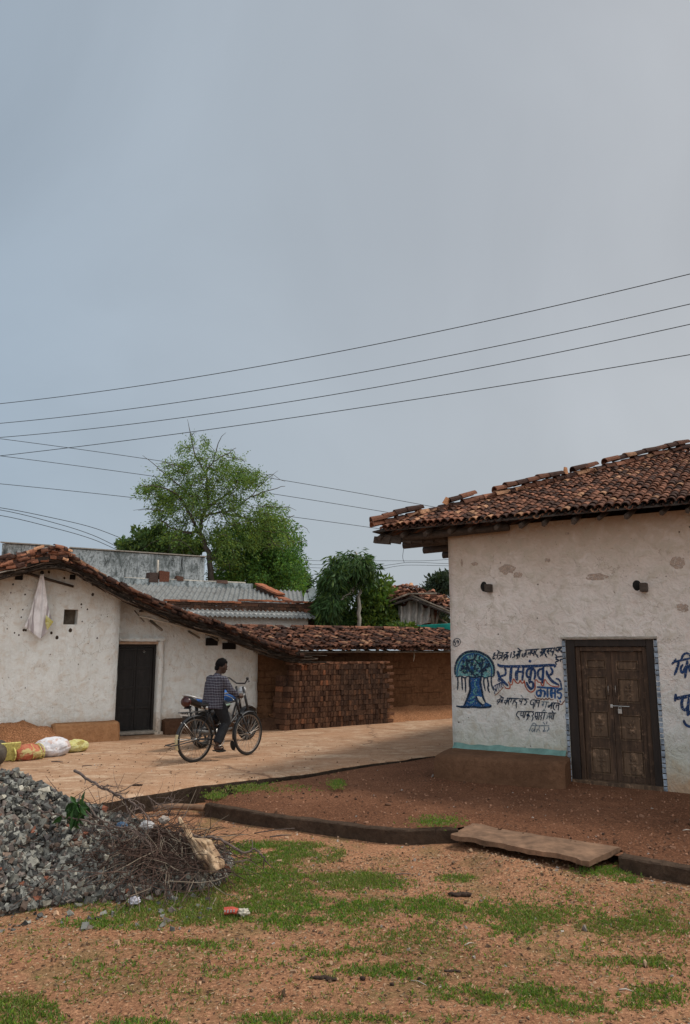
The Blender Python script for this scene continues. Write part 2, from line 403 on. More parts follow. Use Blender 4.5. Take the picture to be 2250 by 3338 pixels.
def roadmat():
    t = NT('dusty_concrete', .95, .08)
    big = t.noise(.8, 5, .6, dist=.5); st = t.noise(2.0, 6, .7, t.map((.8, 1.5, 1), (0, 0, R(-10))), dist=1.2); fine = t.noise(50, 5, .75)
    c = t.ramp(t.math('ADD', t.math('MULTIPLY', st, .6), t.math('MULTIPLY', t.noise(9, 6, .75), .4)), [(.36, (.27, .150, .085)), (.5, (.38, .235, .145)), (.60, (.55, .40, .28))])
    c = t.mix(t.rng(big, .42, .62, 0, .6), c, (.40, .22, .125))
    c = t.mix(t.rng(t.noise(7, 6, .8, t.map((.8, 1.7, 1)), dist=.8), .60, .66, 0, .8), c, (.20, .13, .09))
    c = t.mix(t.rng(fine, .55, .66, 0, .5), c, (.62, .50, .39))
    c = t.mix(t.rng(fine, .45, .36, 0, .5), c, (.22, .14, .09))
    x = t.n('ShaderNodeTexVoronoi', feature='DISTANCE_TO_EDGE'); x.inputs['Scale'].default_value = .45
    wv = t.n('ShaderNodeVectorMath', operation='ADD'); t.L(t.tc.outputs['Object'], wv.inputs[0])
    nn = t.noise(3, 3, .6, out='Color'); sc = t.n('ShaderNodeVectorMath', operation='SCALE'); t.L(nn, sc.inputs[0]); sc.inputs['Scale'].default_value = .35
    t.L(sc.outputs[0], wv.inputs[1]); t.L(wv.outputs[0], x.inputs['Vector'])
    cr = t.rng(x.outputs['Distance'], .004, .014, 1, 0)
    c = t.mix(t.math('MULTIPLY', cr, t.rng(t.noise(.9), .5, .56, 0, .75)), c, (.15, .09, .06))
    t.color(c); p = t.bump(st, .02, .8); t.bump(fine, .006, 1, p); return t.m
M['road'] = roadmat()
M['road_side'] = mudmat('slab_edge', (.028, .020, .015), (.085, .060, .043))
M['kerb'] = mudmat('kerb_cement', (.050, .034, .025), (.125, .083, .058))
M['slab'] = simple('cement_slab', (.185, .108, .066), .95, var=.5, sc=7, bump=.012)
#GEOMETRY
# ================================================================== GROUND
def interp(x, xs, ys): return float(np.interp(x, xs, ys))
def fz(x, y):      # foreground yard height
    return -.21 + .028*N3(x, y, 0, .9) + .012*N3(x, y, 5, 3.0) + .004*N3(x, y, 9, 9) - .03*max(0, min(1, (x-1.5)/2.5)) + .12*max(0, min(1, (x-1.08)/.22))*math.exp(-(max(0, x-1.45)/.42)**2-((y-6.80+1.0*(x-1.5))/.45)**2)
def sheet():
    xs = sorted(set(list(np.arange(-6, 6.01, .09)) + [-400, -150, -60, -25, -12, -8, 8, 12, 25, 60, 150, 400]))
    ys = sorted(set(list(np.arange(1.2, 9.6, .09)) + [-40, -10, -3, 0, 12, 16, 25, 50, 100, 200, 400]))
    V = [(x, y, fz(x, y) if abs(x) < 7 and 0 < y < 10 else -.25) for y in ys for x in xs]; nx = len(xs)
    Fc = [(j*nx+i, j*nx+i+1, (j+1)*nx+i+1, (j+1)*nx+i) for j in range(len(ys)-1) for i in range(nx-1)]
    return npmesh('ground', V, Fc, M['yard'], smooth=True)
tag(sheet(), kind='structure')
# road slab: near edge traced, thick broken side
edge_px = [(306, 2617), (380, 2605), (447, 2592), (530, 2580), (638, 2560), (765, 2546), (880, 2534), (1000, 2519), (1090, 2505), (1175, 2493), (1300, 2478), (1417, 2463)]
edge = [G(x, y, 0) for x, y in edge_px]
edge = [Vector((-9.5, 4.6, 0)), Vector((-5.4, 6.6, 0))] + edge + [Vector((3.6, 13.4, 0)), Vector((9, 17, 0))]
edge = catmull(edge, 8)
def road():
    mb = MB(); n = len(edge); rows = [0, .06, .25, .6, 1.2, 2, 3, 4.2, 5.6, 7.5, 10, 14, 22, 60]
    bd = Vector((-.10, 1, 0))
    V = []
    for i, p in enumerate(edge):
        jit = .03*N3(p.x, p.y, 1, 5)+.015*N3(p.x, p.y, 3, 14)
        for k, r in enumerate(rows):
            q = p + bd*r*1.0; 
            z = .012*N3(q.x, q.y, 0, 1.1) + .006*N3(q.x, q.y, 2, 4)
            if k == 0: q = q+bd*(jit+.02); z -= .018
            V.append((q.x, q.y, z))
    R_ = len(rows)
    Fc = [(i*R_+k, (i+1)*R_+k, (i+1)*R_+k+1, i*R_+k+1) for i in range(n-1) for k in range(R_-1)]
    mb.add(V, Fc, m=0)
    S2 = []
    for i, p in enumerate(edge):
        for j, (dz, off) in enumerate([(-.018, .02), (-.05, 0), (-.11, .015), (-.17, -.01), (-.34, -.03)]):
            jit = .03*N3(p.x, p.y, 1, 5)+.015*N3(p.x, p.y, 3, 14)
            o = off + (jit if j < 2 else jit*.6 + .03*N3(p.x*1.0, p.y, j*3.0, 9))
            q = p+bd*o; S2.append((q.x, q.y, dz + (0 if j else .012*N3(q.x, q.y, 0, 1.1)+.006*N3(q.x, q.y, 2, 4))))
    Fc = [(i*5+k, i*5+k+1, (i+1)*5+k+1, (i+1)*5+k) for i in range(n-1) for k in range(4)]
    mb.add(S2, Fc, m=1)
    return mb.build('road', [M['road'], M['road_side']], smooth=True)
tag(road(), kind='structure')

# right house frame of reference (needed by the plot)
g1 = G(1861, 2545, 0); g2 = G(2153, 2572, 0)
dR = Vector((.854, -.520, 0)).normalized(); nR = Vector((dR.y, -dR.x, 0)) # outward (towards camera)
if nR.y > 0: nR = -nR
gm = (g1+g2)/2
cR = PLN(1470, 2300, gm, nR); cR.z = 0     # house corner on the ground
def RU(px, py):                            # pixel -> (u along wall, z)
    p = PLN(px, py, cR, nR); return (p-cR).dot(dR), p.z
def RW(u, z, out=0.0): return Vector((cR.x+dR.x*u+nR.x*out, cR.y+dR.y*u+nR.y*out, z))

# plot: raised soil between the road edge, the house and the kerb
kerb_px = [(668, 2621), (720, 2629), (800, 2644), (900, 2661), (1000, 2671), (1100, 2684), (1201, 2697), (1330, 2707), (1440, 2704), (1494, 2702)]
kerbA = [G(x, y, -.07) for x, y in kerb_px]
kerbB = [G(x, y, -.09) for x, y in [(2016, 2790), (2110, 2808), (2250, 2833)]]
kerbB += [kerbB[-1]+(kerbB[-1]-kerbB[-2])*1.0, kerbB[-1]+(kerbB[-1]-kerbB[-2])*4]
slabq = [G(1468, 2727, -.105), G(1537, 2693, -.095), G(2025, 2770, -.10), G(1925, 2814, -.125)]
def plot():
    front = [p + Vector((0, .10, -.012)) for p in kerbA] + [slabq[1]+Vector((-.05, -.06, .012)), (slabq[1]+slabq[2])/2+Vector((0, -.07, .014)), slabq[2]+Vector((.02, -.03, .0))] + [p+Vector((0, .10, -.02)) for p in kerbB]
    back = [G(664, 2612, -.12), G(720, 2600, -.10), G(800, 2576, -.06), G(900, 2550, -.03), G(1000, 2536, -.02), G(1100, 2518, -.01), G(1200, 2500, .0), G(1330, 2483, .0), G(1415, 2468, 0)]
    back += [RW(.5, .0, -.2), RW(1.4, 0, -.2), RW(2.4, -.01, -.2), RW(3.4, -.02, -.2), RW(4.4, -.02, -.2), RW(6, -.02, -.2), RW(9, -.02, -.2)]
    def resample(P, n):
        P = [Vector(p) for p in P]; L = [0]
        for a, b in zip(P, P[1:]): L.append(L[-1]+(b-a).length)
        out = []
        for i in range(n):
            t = L[-1]*i/(n-1); k = max(0, min(len(P)-2, int(np.searchsorted(L, t))-1)); s = (t-L[k])/max(1e-6, L[k+1]-L[k]); out.append(P[k].lerp(P[k+1], min(1, s)))
        return out
    n, m = 130, 34; A = resample(front, n); B = resample(back, n); V = []
    for i in range(n):
        for j in range(m):
            t = j/(m-1); p = A[i].lerp(B[i], t)
            s = math.sin(math.pi*t)
            hump = .10*math.exp(-(((p.x+.35)/.75)**2+((p.y-8.9)/.55)**2)) + .05*math.exp(-(((p.x-.6)/.6)**2+((p.y-8.3)/.5)**2))
            z = p.z + s*(hump + .035*N3(p.x, p.y, 0, 1.3) + .018*N3(p.x, p.y, 4, 4) + .009*N3(p.x, p.y, 4, 12))
            V.append((p.x, p.y, z))
    Fc = [(i*m+j, (i+1)*m+j, (i+1)*m+j+1, i*m+j+1) for i in range(n-1) for j in range(m-1)]
    tag(npmesh('soil_plot', V, Fc, M['plot'], smooth=True), kind='structure')
    return A, B
PLA, PLB = plot()
def kerb(line, name, label, h=.17, wdt=.10, close=True):
    L = catmull(line, 6); mb = MB(); V = []; prof = None
    for i, p in enumerate(L):
        t = (L[min(i+1, len(L)-1)]-L[max(i-1, 0)]); t.z = 0; t.normalize(); nn = Vector((-t.y, t.x, 0))
        j = lambda k: .008*N3(p.x, p.y, k*2.0, 8)
        pr = [(-.0, -h-.12), (.004, -h*.5), (0, -.012), (.012, .0), (wdt-.012, .002), (wdt, -.012), (wdt, -h-.1)]
        V += [tuple(p + nn*(a+j(k)) + Vector((0, 0, b+j(k+9)))) for k, (a, b) in enumerate(pr)]
    K = 7; Fc = [(i*K+k, i*K+k+1, (i+1)*K+k+1, (i+1)*K+k) for i in range(len(L)-1) for k in range(K-1)]
    Fc += [tuple(range(K)), tuple((len(L)-1)*K+k for k in range(K))[::-1]]
    mb.add(V, Fc); o = mb.build(name, M['kerb'], smooth=False); tag(o, label, 'kerb'); return o
kerb(kerbA, 'drain_kerb', 'long low cement kerb curving along the brown soil plot left of the broken slab')
kerb(kerbB, 'drain_kerb', 'short thick cement kerb right of the broken slab, running out of the frame', h=.24, wdt=.13)
# broken cement slab bridging the drain
def slab():
    q = slabq; mb = MB(); n = 22; m = 8; top = []
    for i in range(n+1):
        for j in range(m+1):
            u, v = i/n, j/m; f = q[0].lerp(q[3], u); b = q[1].lerp(q[2], u); p = f.lerp(b, v)
            if j == 0: p = p + (f-b).normalized()*(.05*N3(p.x*1, p.y, 0, 6)+.02*N3(p.x, p.y, 2, 20))
            if j == m: p = p + (b-f).normalized()*(.06*N3(p.x*1, p.y, 5, 4))
            if i in (0, n): p.x += .04*N3(0, v*4, i, 1.5)
            top.append(p + Vector((0, 0, .022+.012*N3(p.x, p.y, 0, 4))))
    W_ = m+1; fs = [(i*W_+j, (i+1)*W_+j, (i+1)*W_+j+1, i*W_+j+1) for i in range(n) for j in range(m)]
    N_ = len(top); bot = [p - Vector((0, 0, .045+.015*N3(p.x, p.y, 7, 9))) for p in top]
    fs += [(N_+i*W_+j, N_+i*W_+j+1, N_+(i+1)*W_+j+1, N_+(i+1)*W_+j) for i in range(n) for j in range(m)]
    for i in range(n):
        a, b = i*W_, (i+1)*W_; fs.append((a, N_+a, N_+b, b)); a += m; b += m; fs.append((a, b, N_+b, N_+a))
    for j in range(m):
        fs.append((j, j+1, N_+j+1, N_+j)); a = n*W_+j; fs.append((a, N_+a, N_+a+1, a+1))
    mb.add(top+bot, fs); o = mb.build('cement_slab', M['slab'], smooth=False)
    tag(o, 'broken grey brown cement slab laid across the drain in front of the painted house', 'slab')
slab()
# thin cement lip by the drain mouth
def lip():
    a = [G(500, 2637, -.13), G(560, 2629, -.12), G(640, 2632, -.12), G(668, 2634, -.12)]
    L = catmull(a, 6); mb = MB()
    mb.tube([p for p in L], [(.05, .035)]*len(L), 8)
    tag(mb.build('cement_lip', M['slab'], smooth=True), 'thin pale cement lip at the mouth of the drain beside the dry branches', 'cement lip')
lip()

# ================================================================== ROOF TILES
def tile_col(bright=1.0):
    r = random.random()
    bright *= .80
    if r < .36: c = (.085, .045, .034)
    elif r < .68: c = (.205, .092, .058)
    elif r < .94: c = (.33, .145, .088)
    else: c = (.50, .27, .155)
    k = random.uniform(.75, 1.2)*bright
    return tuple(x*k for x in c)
def half_tube(mb, p, ax, up, r0, r1, L, th, col, seg=6, flip=False):
    """one barrel tile: p = centre of the lower end, ax = up-slope, up = outward; thickness shown at the lower end"""
    ax = ax.normalized(); sd = ax.cross(up).normalized(); u = sd.cross(ax).normalized()
    if flip: u = -u
    vs = []
    for (q, r) in ((p, r0), (p+ax*L, r1), (p, r0-th), (p+ax*L, r1-th)):
        for k in range(seg+1):
            a = math.pi*k/seg; vs.append(q+sd*math.cos(a)*r+u*math.sin(a)*r*.85)
    n = seg+1; fs = []
    for k in range(seg):
        fs.append((k, k+1, n+k+1, n+k)); fs.append((2*n+k, 3*n+k, 3*n+k+1, 2*n+k+1)); fs.append((k, 2*n+k, 2*n+k+1, k+1))
    fs.append((0, n, 3*n, 2*n)); fs.append((seg, 2*n+seg, 3*n+seg, n+seg))
    mb.add(vs, fs, col)
def tile_field(mb, O, U, V, Nn, width, vrange, pitch=.105, expo=.15, r=.052, jit=.006, trough=True, bright=1.0, messy=0.0, seg=6, L=None, sag=None):
    U = U.normalized(); V = V.normalized(); Nn = Nn.normalized(); L = L or expo*1.45
    n = int(width/pitch)
    for i in range(n+1):
        u = i*pitch; a, b = vrange(u)
        if b-a < expo*.5: continue
        v = a + random.uniform(-.02, .02) ; j = 0
        while v < b:
            P = O+U*(u+random.uniform(-jit, jit))+V*(v+random.uniform(-jit, jit)*2)
            if sag: P += Nn*sag(u, v)
            ax = (V + U*random.gauss(0, .035+messy*.10) + Nn*random.gauss(-.02, .012+messy*.06))
            if trough and j < 200:
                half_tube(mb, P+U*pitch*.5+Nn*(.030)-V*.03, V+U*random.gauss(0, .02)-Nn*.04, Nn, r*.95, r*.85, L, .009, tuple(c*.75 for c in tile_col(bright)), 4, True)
            if not (messy and random.random() < messy*.12):
                half_tube(mb, P+Nn*(.036+random.uniform(0, .012+messy*.02)), ax-Nn*.05, Nn, r*random.uniform(.95, 1.08), r*.84, L*random.uniform(.95, 1.08), .011, tile_col(bright), seg)
            v += expo; j += 1

# ================================================================== RIGHT HOUSE
def wall_grid(name, W, u0, u1, z0, top, holes, mats, bump, step=.06, parent=None, depth=.3, uvjit=True):
    """wall skin with real openings: W(u,z,out) -> point; holes (ua,ub,za,zb,depth)"""
    us = set(np.round(np.arange(u0, u1+1e-6, step), 4)) | {u1}; zmax = max(top(u) for u in np.linspace(u0, u1, 30))
    zs = set(np.round(np.arange(z0, zmax+1e-6, step), 4)) | {zmax}
    for h in holes:
        for a in h[:2]:
            us = {x for x in us if abs(x-a) > step*.4} | {a}
        for a in h[2:4]:
            zs = {x for x in zs if abs(x-a) > step*.4} | {a}
    us = sorted(us); zs = sorted(zs); mb = MB(); V = []
    for u in us:
        for z in zs:
            zz = min(z, top(u)); b = bump(u, zz); V.append(W(u, zz, b))
    nz_ = len(zs); fs = []
    def inh(u, z): return any(h[0] < u < h[1] and h[2] < z < h[3] for h in holes)
    for i in range(len(us)-1):
        for j in range(nz_-1):
            if inh((us[i]+us[i+1])/2, (zs[j]+zs[j+1])/2): continue
            if zs[j] >= top(us[i]) and zs[j] >= top(us[i+1]): continue
            fs.append((i*nz_+j, (i+1)*nz_+j, (i+1)*nz_+j+1, i*nz_+j+1))
    mb.add(V, fs)
    for (ua, ub, za, zb, dp) in holes:
        def st(pts):
            v = []; 
            for (u, z) in pts: b = bump(u, z); v += [W(u, z, b), W(u, z, -dp)]
            mb.add(v, [(2*k, 2*k+1, 2*k+3, 2*k+2) for k in range(len(pts)-1)])
        uu = [u for u in us if ua <= u <= ub]; zz = [z for z in zs if za <= z <= zb]
        st([(u, za) for u in uu]); st([(u, zb) for u in uu][::-1]); st([(ua, z) for z in zz][::-1]); st([(ub, z) for z in zz])
        mb.add([W(ua, za, -dp), W(ub, za, -dp), W(ub, zb, -dp), W(ua, zb, -dp)], [(0, 1, 2, 3)])
    return mb.build(name, mats, parent, smooth=True)
def bumpR(u, z):
    e = min(1, max(0, u/.10)); return .022*N3(u, z, 3, .9)+.010*N3(u, z, 8, 3)+.0035*N3(u, z, 1, 11) - .05*(1-e)**2
house = empty('painted_house', tuple(cR))
tag(house, 'pink white mud house with hand painted blue lettering and an overhanging clay tile roof', 'house')
HP = []
dl, dt_ = RU(1845, 2300)[0], RU(2000, 2079)[1]; dr = RU(2155, 2300)[0]; db = 0.0
WTOP = 3.36
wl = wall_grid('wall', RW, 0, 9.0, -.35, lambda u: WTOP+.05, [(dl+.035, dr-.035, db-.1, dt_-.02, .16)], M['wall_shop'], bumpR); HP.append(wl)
# side, back and far walls
mb = MB()
bk = -nR
def HW(u, b, z): return Vector((cR.x+dR.x*u+bk.x*b, cR.y+dR.y*u+bk.y*b, z))
def sidewall(mb, a, b, z0, z1, nseg=60):
    V = []; 
    for i in range(nseg+1):
        p = a.lerp(b, i/nseg)
        for j in range(26):
            z = z0+(z1-z0)*j/25; nn = (b-a).cross(Vector((0, 0, 1))).normalized(); q = p+nn*.02*N3(p.x, p.y, z, 2); V.append((q.x, q.y, z))
    mb.add(V, [(i*26+j, (i+1)*26+j, (i+1)*26+j+1, i*26+j+1) for i in range(nseg) for j in range(25)])
sidewall(mb, HW(0, 7.2, 0)+dR*.03, HW(0, 0.02, 0)+dR*.03, -.3, WTOP); sidewall(mb, HW(9, 7.2, 0), HW(0, 7.2, 0), -.3, WTOP); sidewall(mb, HW(9, 0, 0), HW(9, 7.2, 0), -.3, WTOP)
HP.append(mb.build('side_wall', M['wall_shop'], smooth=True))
# roof: front plane with the hip rising to the right
TAN = math.tan(R(21.8)); OV = .36; OVL = 1.06
ez = 3.43
E0 = HW(-OVL, -OV, ez)
VS = (bk+Vector((0, 0, TAN))).normalized(); NRr = dR.cross(VS).normalized()
if NRr.z < 0: NRr = -NRr
cosv = 1/math.sqrt(1+TAN*TAN)
HB = 3.9   # horizontal run to the ridge
def sagR(u, v): return .03*N3(u, v, 0, .7)+.008*N3(u, v, 3, 3)
def vr(u):
    run = min(HB, max(.05, u*1.0)); run = min(run, max(.05, (10.6-u)))
    return (0, run/cosv-.05)
mb = MB()
tile_field(mb, E0+VS*.02, dR, VS, NRr, 10.6, lambda u: (0, vr(u)[1]) if u < 6.2 else (0, vr(u)[1]), pitch=.108, expo=.150, r=.054, sag=sagR)
HP.append(mb.build('roof_tiles', M['tile'], smooth=False))
# side plane (left hip), plainer, same tiles
VL = (dR+Vector((0, 0, TAN))).normalized(); NL = VL.cross(bk).normalized()
if NL.z < 0: NL = -NL
mb = MB()
def vl(u): 
    run = min(HB, u+.0, 7.9-u+.02); return (0, run/cosv-.05) if run > .1 else (0, 0)
tile_field(mb, E0+VL*.02, bk, VL, NL, 7.9, vl, pitch=.13, expo=.19, r=.064, trough=True, seg=4)
HP.append(mb.build('side_roof_tiles', M['tile']))
# boards under the tiles (underside seen at the eave) + back plane
mb = MB()
ridgeL = E0+(dR+bk)*HB+Vector((0, 0, TAN*HB)); E1 = HW(9.5, -OV, ez); ridgeR = E1+(bk-dR)*HB+Vector((0, 0, TAN*HB)); E2 = HW(-OVL, 7.5, ez); E3 = HW(9.5, 7.5, ez)
def plate(mb, P, th=.03):
    P = [Vector(p)+Vector((0, 0, .004)) for p in P]; Q = [p-Vector((0, 0, th*.6)) for p in P]; n = len(P)
    mb.add(P+Q, [tuple(range(n)), tuple(range(2*n-1, n-1, -1))]+[(i, n+i, n+(i+1) % n, (i+1) % n) for i in range(n)])
plate(mb, [E0, E1, ridgeR, ridgeL]); plate(mb, [E2, E0, ridgeL]); plate(mb, [E3, E2, ridgeL, ridgeR]); plate(mb, [E1, E3, ridgeR])
HP.append(mb.build('roof_lining', M['reed']))
# hip and ridge tiles
mb = MB(); hd = (dR+bk+Vector((0, 0, TAN))); hl = (ridgeL-E0).length; hdn = hd.normalized(); s = .02
hup = (NRr+NL).normalized()
while s < hl:
    half_tube(mb, E0+hdn*s+hup*(.055+random.uniform(0, .02))+dR*random.uniform(-.02, .02), hdn+hup*random.uniform(-.08, .02)+dR*random.gauss(0, .03), hup, .095*random.uniform(.9, 1.1), .078, .26, .016, tile_col(1.1), 7)
    s += .19
# second course of loose ridge tiles lying on the first one
for a, b in ((.02, .75), (1.35, 1.75), (2.15, 2.5), (2.55, 3.3), (3.62, 3.95), (4.25, 5.35), (5.5, 5.85)):
    s = a
    while s < b:
        half_tube(mb, E0+hdn*s+hup*(.14+random.uniform(0, .02)), hdn+hup*random.uniform(-.05, .06)+dR*random.gauss(0, .04), hup, .10*random.uniform(.9, 1.08), .08, .27, .018, tile_col(.9), 7); s += .20
for k in range(30):
    s = k*.25; half_tube(mb, ridgeL+dR*s+Vector((0, 0, .06)), dR, Vector((0, 0, 1)), .085, .07, .30, .014, tile_col(), 6)
for s, t in ((3.45, .3), (1.25, 1.5)):
    half_tube(mb, E0+hdn*s+hup*.13, Vector((t*.3, 0, 1)), dR, .08, .05, .12, .014, (.50, .24, .12), 6)
HP.append(mb.build('ridge_tiles', M['tile']))
# rafter ends under the eave: rough poles, cut with a slant
for i in range(26):
    u = -.95+i*.36+random.uniform(-.05, .05)
    if u > 9.2: break
    mb = MB(); rr = random.uniform(.030, .046); out = OV-.02+random.uniform(-.04, .03)
    a = HW(u, -out, 0); a.z = ez-.085-rr*.6+(OV-out)*TAN; run = 1.3
    b = a+(bk+Vector((0, 0, TAN)))*run
    side = dR*random.gauss(0, .05)
    mb.tube([a, a+(b-a)*.1+side*.2, a.lerp(b, .5)+side, b], [(rr*.8, rr), (rr, rr*1.1), (rr, rr), (rr, rr)], 5, col=(1, 1, 1)); HP.append(mb.build('rafter', M['rafter'], smooth=False))
# wall plate and the beams that stick out under the overhanging end
for b_, r_ in ((-.12, .05), (.55, .055), (1.3, .055), (2.1, .055), (3.0, .05)):
    mb = MB(); a = HW(-OVL+.06, b_, ez-.06); c = HW(1.0, b_, ez-.03+min(b_+OV, 1)*.0)
    a.z = ez-.11; c.z = ez-.07
    mb.tube([a, a.lerp(c, .5)+Vector((0, 0, .01)), c], [(r_*.8, r_*1.1), (r_, r_*1.2), r_], 7); HP.append(mb.build('beam', M['rafter'], smooth=True))
for k in range(7):   # slanted boards carrying the left verge, seen from below as a saw-tooth
    mb = MB(); t = k*.17; a = HW(-OVL+.10+t*.9, -OV+.12+t*.35, ez-.10); 
    mb.box(a+Vector((0, 0, -.02)), .26, .07, .10, Matrix.Rotation(math.atan2(dR.y, dR.x)+.25, 3, 'Z') @ Matrix.Rotation(R(12+random.uniform(-5, 5)), 3, 'Y'), jit=.012); HP.append(mb.build('verge_board', M['rafter']))
# two beam-end holes in the wall with square beams set in them
for px, py in ((1590, 1915), (2092, 1912)):
    u, z = RU(px, py); mb = MB()
    c = RW(u, z, -.0); b0 = bumpR(u, z)
    mb.ball(RW(u-.055, z+.01, b0-.012), .065, .022, .088, Matrix.Rotation(math.atan2(dR.y, dR.x), 3, 'Z'), n=12, k=8); HP.append(mb.build('beam_hole', M['black'], smooth=True))
    mb = MB(); mb.box(RW(u+.035, z-.015, b0+.03), .085, .16, .11, Matrix.Rotation(math.atan2(dR.y, dR.x), 3, 'Z'), jit=.01, bev=.006); HP.append(mb.build('beam_end', M['rafter']))
# flaked plaster patches (shallow, with their own rim)
def patch(px, py, rw, rh, seed, mat):
    u, z = RU(px, py); mb = MB(); n = 26; vs = [RW(u, z, bumpR(u, z)+.004)]
    for k in range(n):
        a = 2*math.pi*k/n; r = 1+.45*N3(math.cos(a)*1.3, math.sin(a)*1.3, seed, 1.6); uu = u+rw*math.cos(a)*r; zz = z+rh*math.sin(a)*r
        vs.append(RW(uu, zz, bumpR(uu, zz)+.0035))
    mb.add(vs, [(0, 1+k, 1+(k+1) % n) for k in range(n)]); HP.append(mb.build('flaked_plaster', mat))
M['flake'] = simple('bare_mud_patch', (.38, .29, .23), .97, var=.28, sc=25, bump=.01)
for i, (px, py, a, b) in enumerate([(1655, 1855, .12, .07), (1690, 1875, .07, .04), (1548, 1838, .05, .025), (2210, 1835, .085, .075), (1945, 1880, .14, .045), (1506, 1835, .018, .055), (1786, 1826, .04, .03), (2225, 1980, .07, .05), (1850, 1740, .03, .02)]):
    patch(px, py, a, b, i*3.1, M['flake'])
flaky(M['flake'], 1.6, 30)
# ------------------------------------------------------------------ door of the right house
RZ = Matrix.Rotation(math.atan2(dR.y, dR.x), 3, 'Z')
def rbox(mb, ua, ub, za, zb, oa, ob, bev=0.0, m=0, jit=0.0):
    mb.box(RW((ua+ub)/2, (za+zb)/2, (oa+ob)/2), ub-ua, abs(ob-oa), zb-za, RZ, m=m, bev=bev, jit=jit)
door = MB()
OL, OR_ = dl+.035, dr-.035; OT = dt_-.02
mbf = MB(); fw = .115
rbox(mbf, OL+.004, OL+fw, -.05, OT-.004, -.14, .002, .008); rbox(mbf, OR_-fw+.02, OR_-.004, -.05, OT-.004, -.14, .002, .008); rbox(mbf, OL+fw+.001, OR_-fw+.019, OT-.09, OT-.005, -.14, .001, .008)
frame_ = mbf.build('door_frame', M['door_frame'])
mbi = MB(); a, b = OL+fw, OR_-fw+.02; it = OT-.09; iw = .055
rbox(mbi, a+.002, a+iw, -.02, it-.004, -.13, -.035, .006); rbox(mbi, b-iw, b-.002, -.02, it-.004, -.13, -.035, .006); rbox(mbi, a+iw+.001, b-iw-.001, it-.06, it-.004, -.13, -.034, .006)
inner_ = mbi.build('inner_frame', M['door_wood'])
HP.append(frame_); HP.append(inner_)
la, lb = a+iw+.003, b-iw-.003; lt = it-.065; lm = (la+lb)/2 - .01
def leaf(ua, ub, zb, panels):
    mb = MB(); o0, o1 = -.115, -.078
    st = .062 
    rbox(mb, ua, ua+st, .03, zb, o0, o1, .003); rbox(mb, ub-st, ub, .03, zb, o0, o1, .003)
    edges_ = [.03]+[z for p in panels for z in p]+[zb]
    for k in range(0, len(edges_), 2): rbox(mb, ua+st+.001, ub-st-.001, edges_[k], edges_[k+1], o0, o1-.001, .003)
    lf = mb.build('door_leaf', M['door_wood']); HP.append(lf)
    for (z0, z1) in panels:
        mb = MB(); rbox(mb, ua+st-.002, ub-st+.002, z0-.002, z1+.002, o0+.004, o1-.022)
        m_ = .022; rbox(mb, ua+st+m_, ub-st-m_, z0+m_, z1-m_, o0+.004, o1-.008, .006)
        # moulding strips round the panel
        for (x0, x1, y0, y1) in ((ua+st, ua+st+.010, z0, z1), (ub-st-.010, ub-st, z0, z1), (ua+st+.011, ub-st-.011, z0, z0+.010), (ua+st+.011, ub-st-.011, z1-.010, z1)):
            rbox(mb, x0, x1, y0, y1, o1-.02, o1+.004, .002)
        # carved relief: petals round a boss
        if z1-z0 > .15:
            cx, cz = (ua+ub)/2, (z0+z1)/2
            for k in range(8):
                an = k*math.pi/4; mb.ball(RW(cx+.03*math.cos(an), cz+.07*math.sin(an), o1-.008), .016, .007, .03, RZ @ Matrix.Rotation(-an+math.pi/2, 3, 'Y'), 8, 5)
        pn = mb.build('door_panel', M['panel_wood']); pn.parent = lf
    return lf
P4 = [(.10, .42), (.53, .86), (.99, 1.29), (1.38, 1.50)]
sc_ = lt/1.60
P4 = [(x*sc_, y*sc_) for x, y in P4]
leafL = leaf(la, lm-.002, lt, P4); leafR = leaf(lm+.002, lb, lt, [(.10*sc_, .40*sc_), (.52*sc_, .83*sc_), (.97*sc_, 1.27*sc_), (1.36*sc_, 1.49*sc_)])
for u in (lm-.045, lm+.045):
    mb = MB(); z = 1.12*sc_; o1 = -.076
    mb.tube([RW(u, z-.06, o1), RW(u, z-.055, o1+.03), RW(u, z+.055, o1+.03), RW(u, z+.06, o1)], .007, 6); HP.append(mb.build('handle', M['rim'], smooth=True))
mb = MB(); z = .93*sc_; mb.tube([RW(lm-.02, z+.002, -.066), RW(lm+.20, z, -.066)], .006, 6); mb.box(RW(lm-.02, z, -.072), .03, .014, .04, RZ, bev=.002)
HP.append(mb.build('bolt', M['steel'], smooth=False))
mb = MB(); pu = lm+.085; mb.ring(RW(pu, z-.02, -.05), nR, .017, .004, 16, 6, e1=(0, 0, 1)); mb.box(RW(pu, z-.062, -.05), .048, .022, .058, RZ, bev=.005)
HP.append(mb.build('padlock', M['steel']))
mb = MB(); rbox(mb, OL+.01, OR_-.0, -.06, .028, -.15, .035, .008, jit=.0); HP.append(mb.build('threshold', M['panel_wood']))
# painted plaster beads up both jambs and a grey strip over the door
M['bead'] = simple('blue_white_bead', (.22, .26, .31), .9, var=.75, sc=11, bump=.004)
for ua, ub in ((dl-.006, dl+.034), (dr-.034, dr+.010)):
    mb = MB(); z = -.02; 
    while z < dt_-.03:
        h = random.uniform(.055, .085); rbox(mb, ua+random.uniform(-.004, .004), ub, z, z+h-.012, -.02, .018+random.uniform(0, .006), .006); z += h
    HP.append(mb.build('jamb_beading', M['bead'], smooth=False))
    mb = MB(); rbox(mb, ua+.004, ub-.002, -.05, dt_-.015, -.03, .012); HP.append(mb.build('jamb_strip', M['door_frame']))
mb = MB()
x = dl-.02
while x < dr+.01:
    L = random.uniform(.06, .2); rbox(mb, x, min(dr+.012, x+L), dt_-.012+random.uniform(-.003, .003), dt_+.012+random.uniform(0, .008), -.02, .03+random.uniform(0, .008), .004); x += L-.005
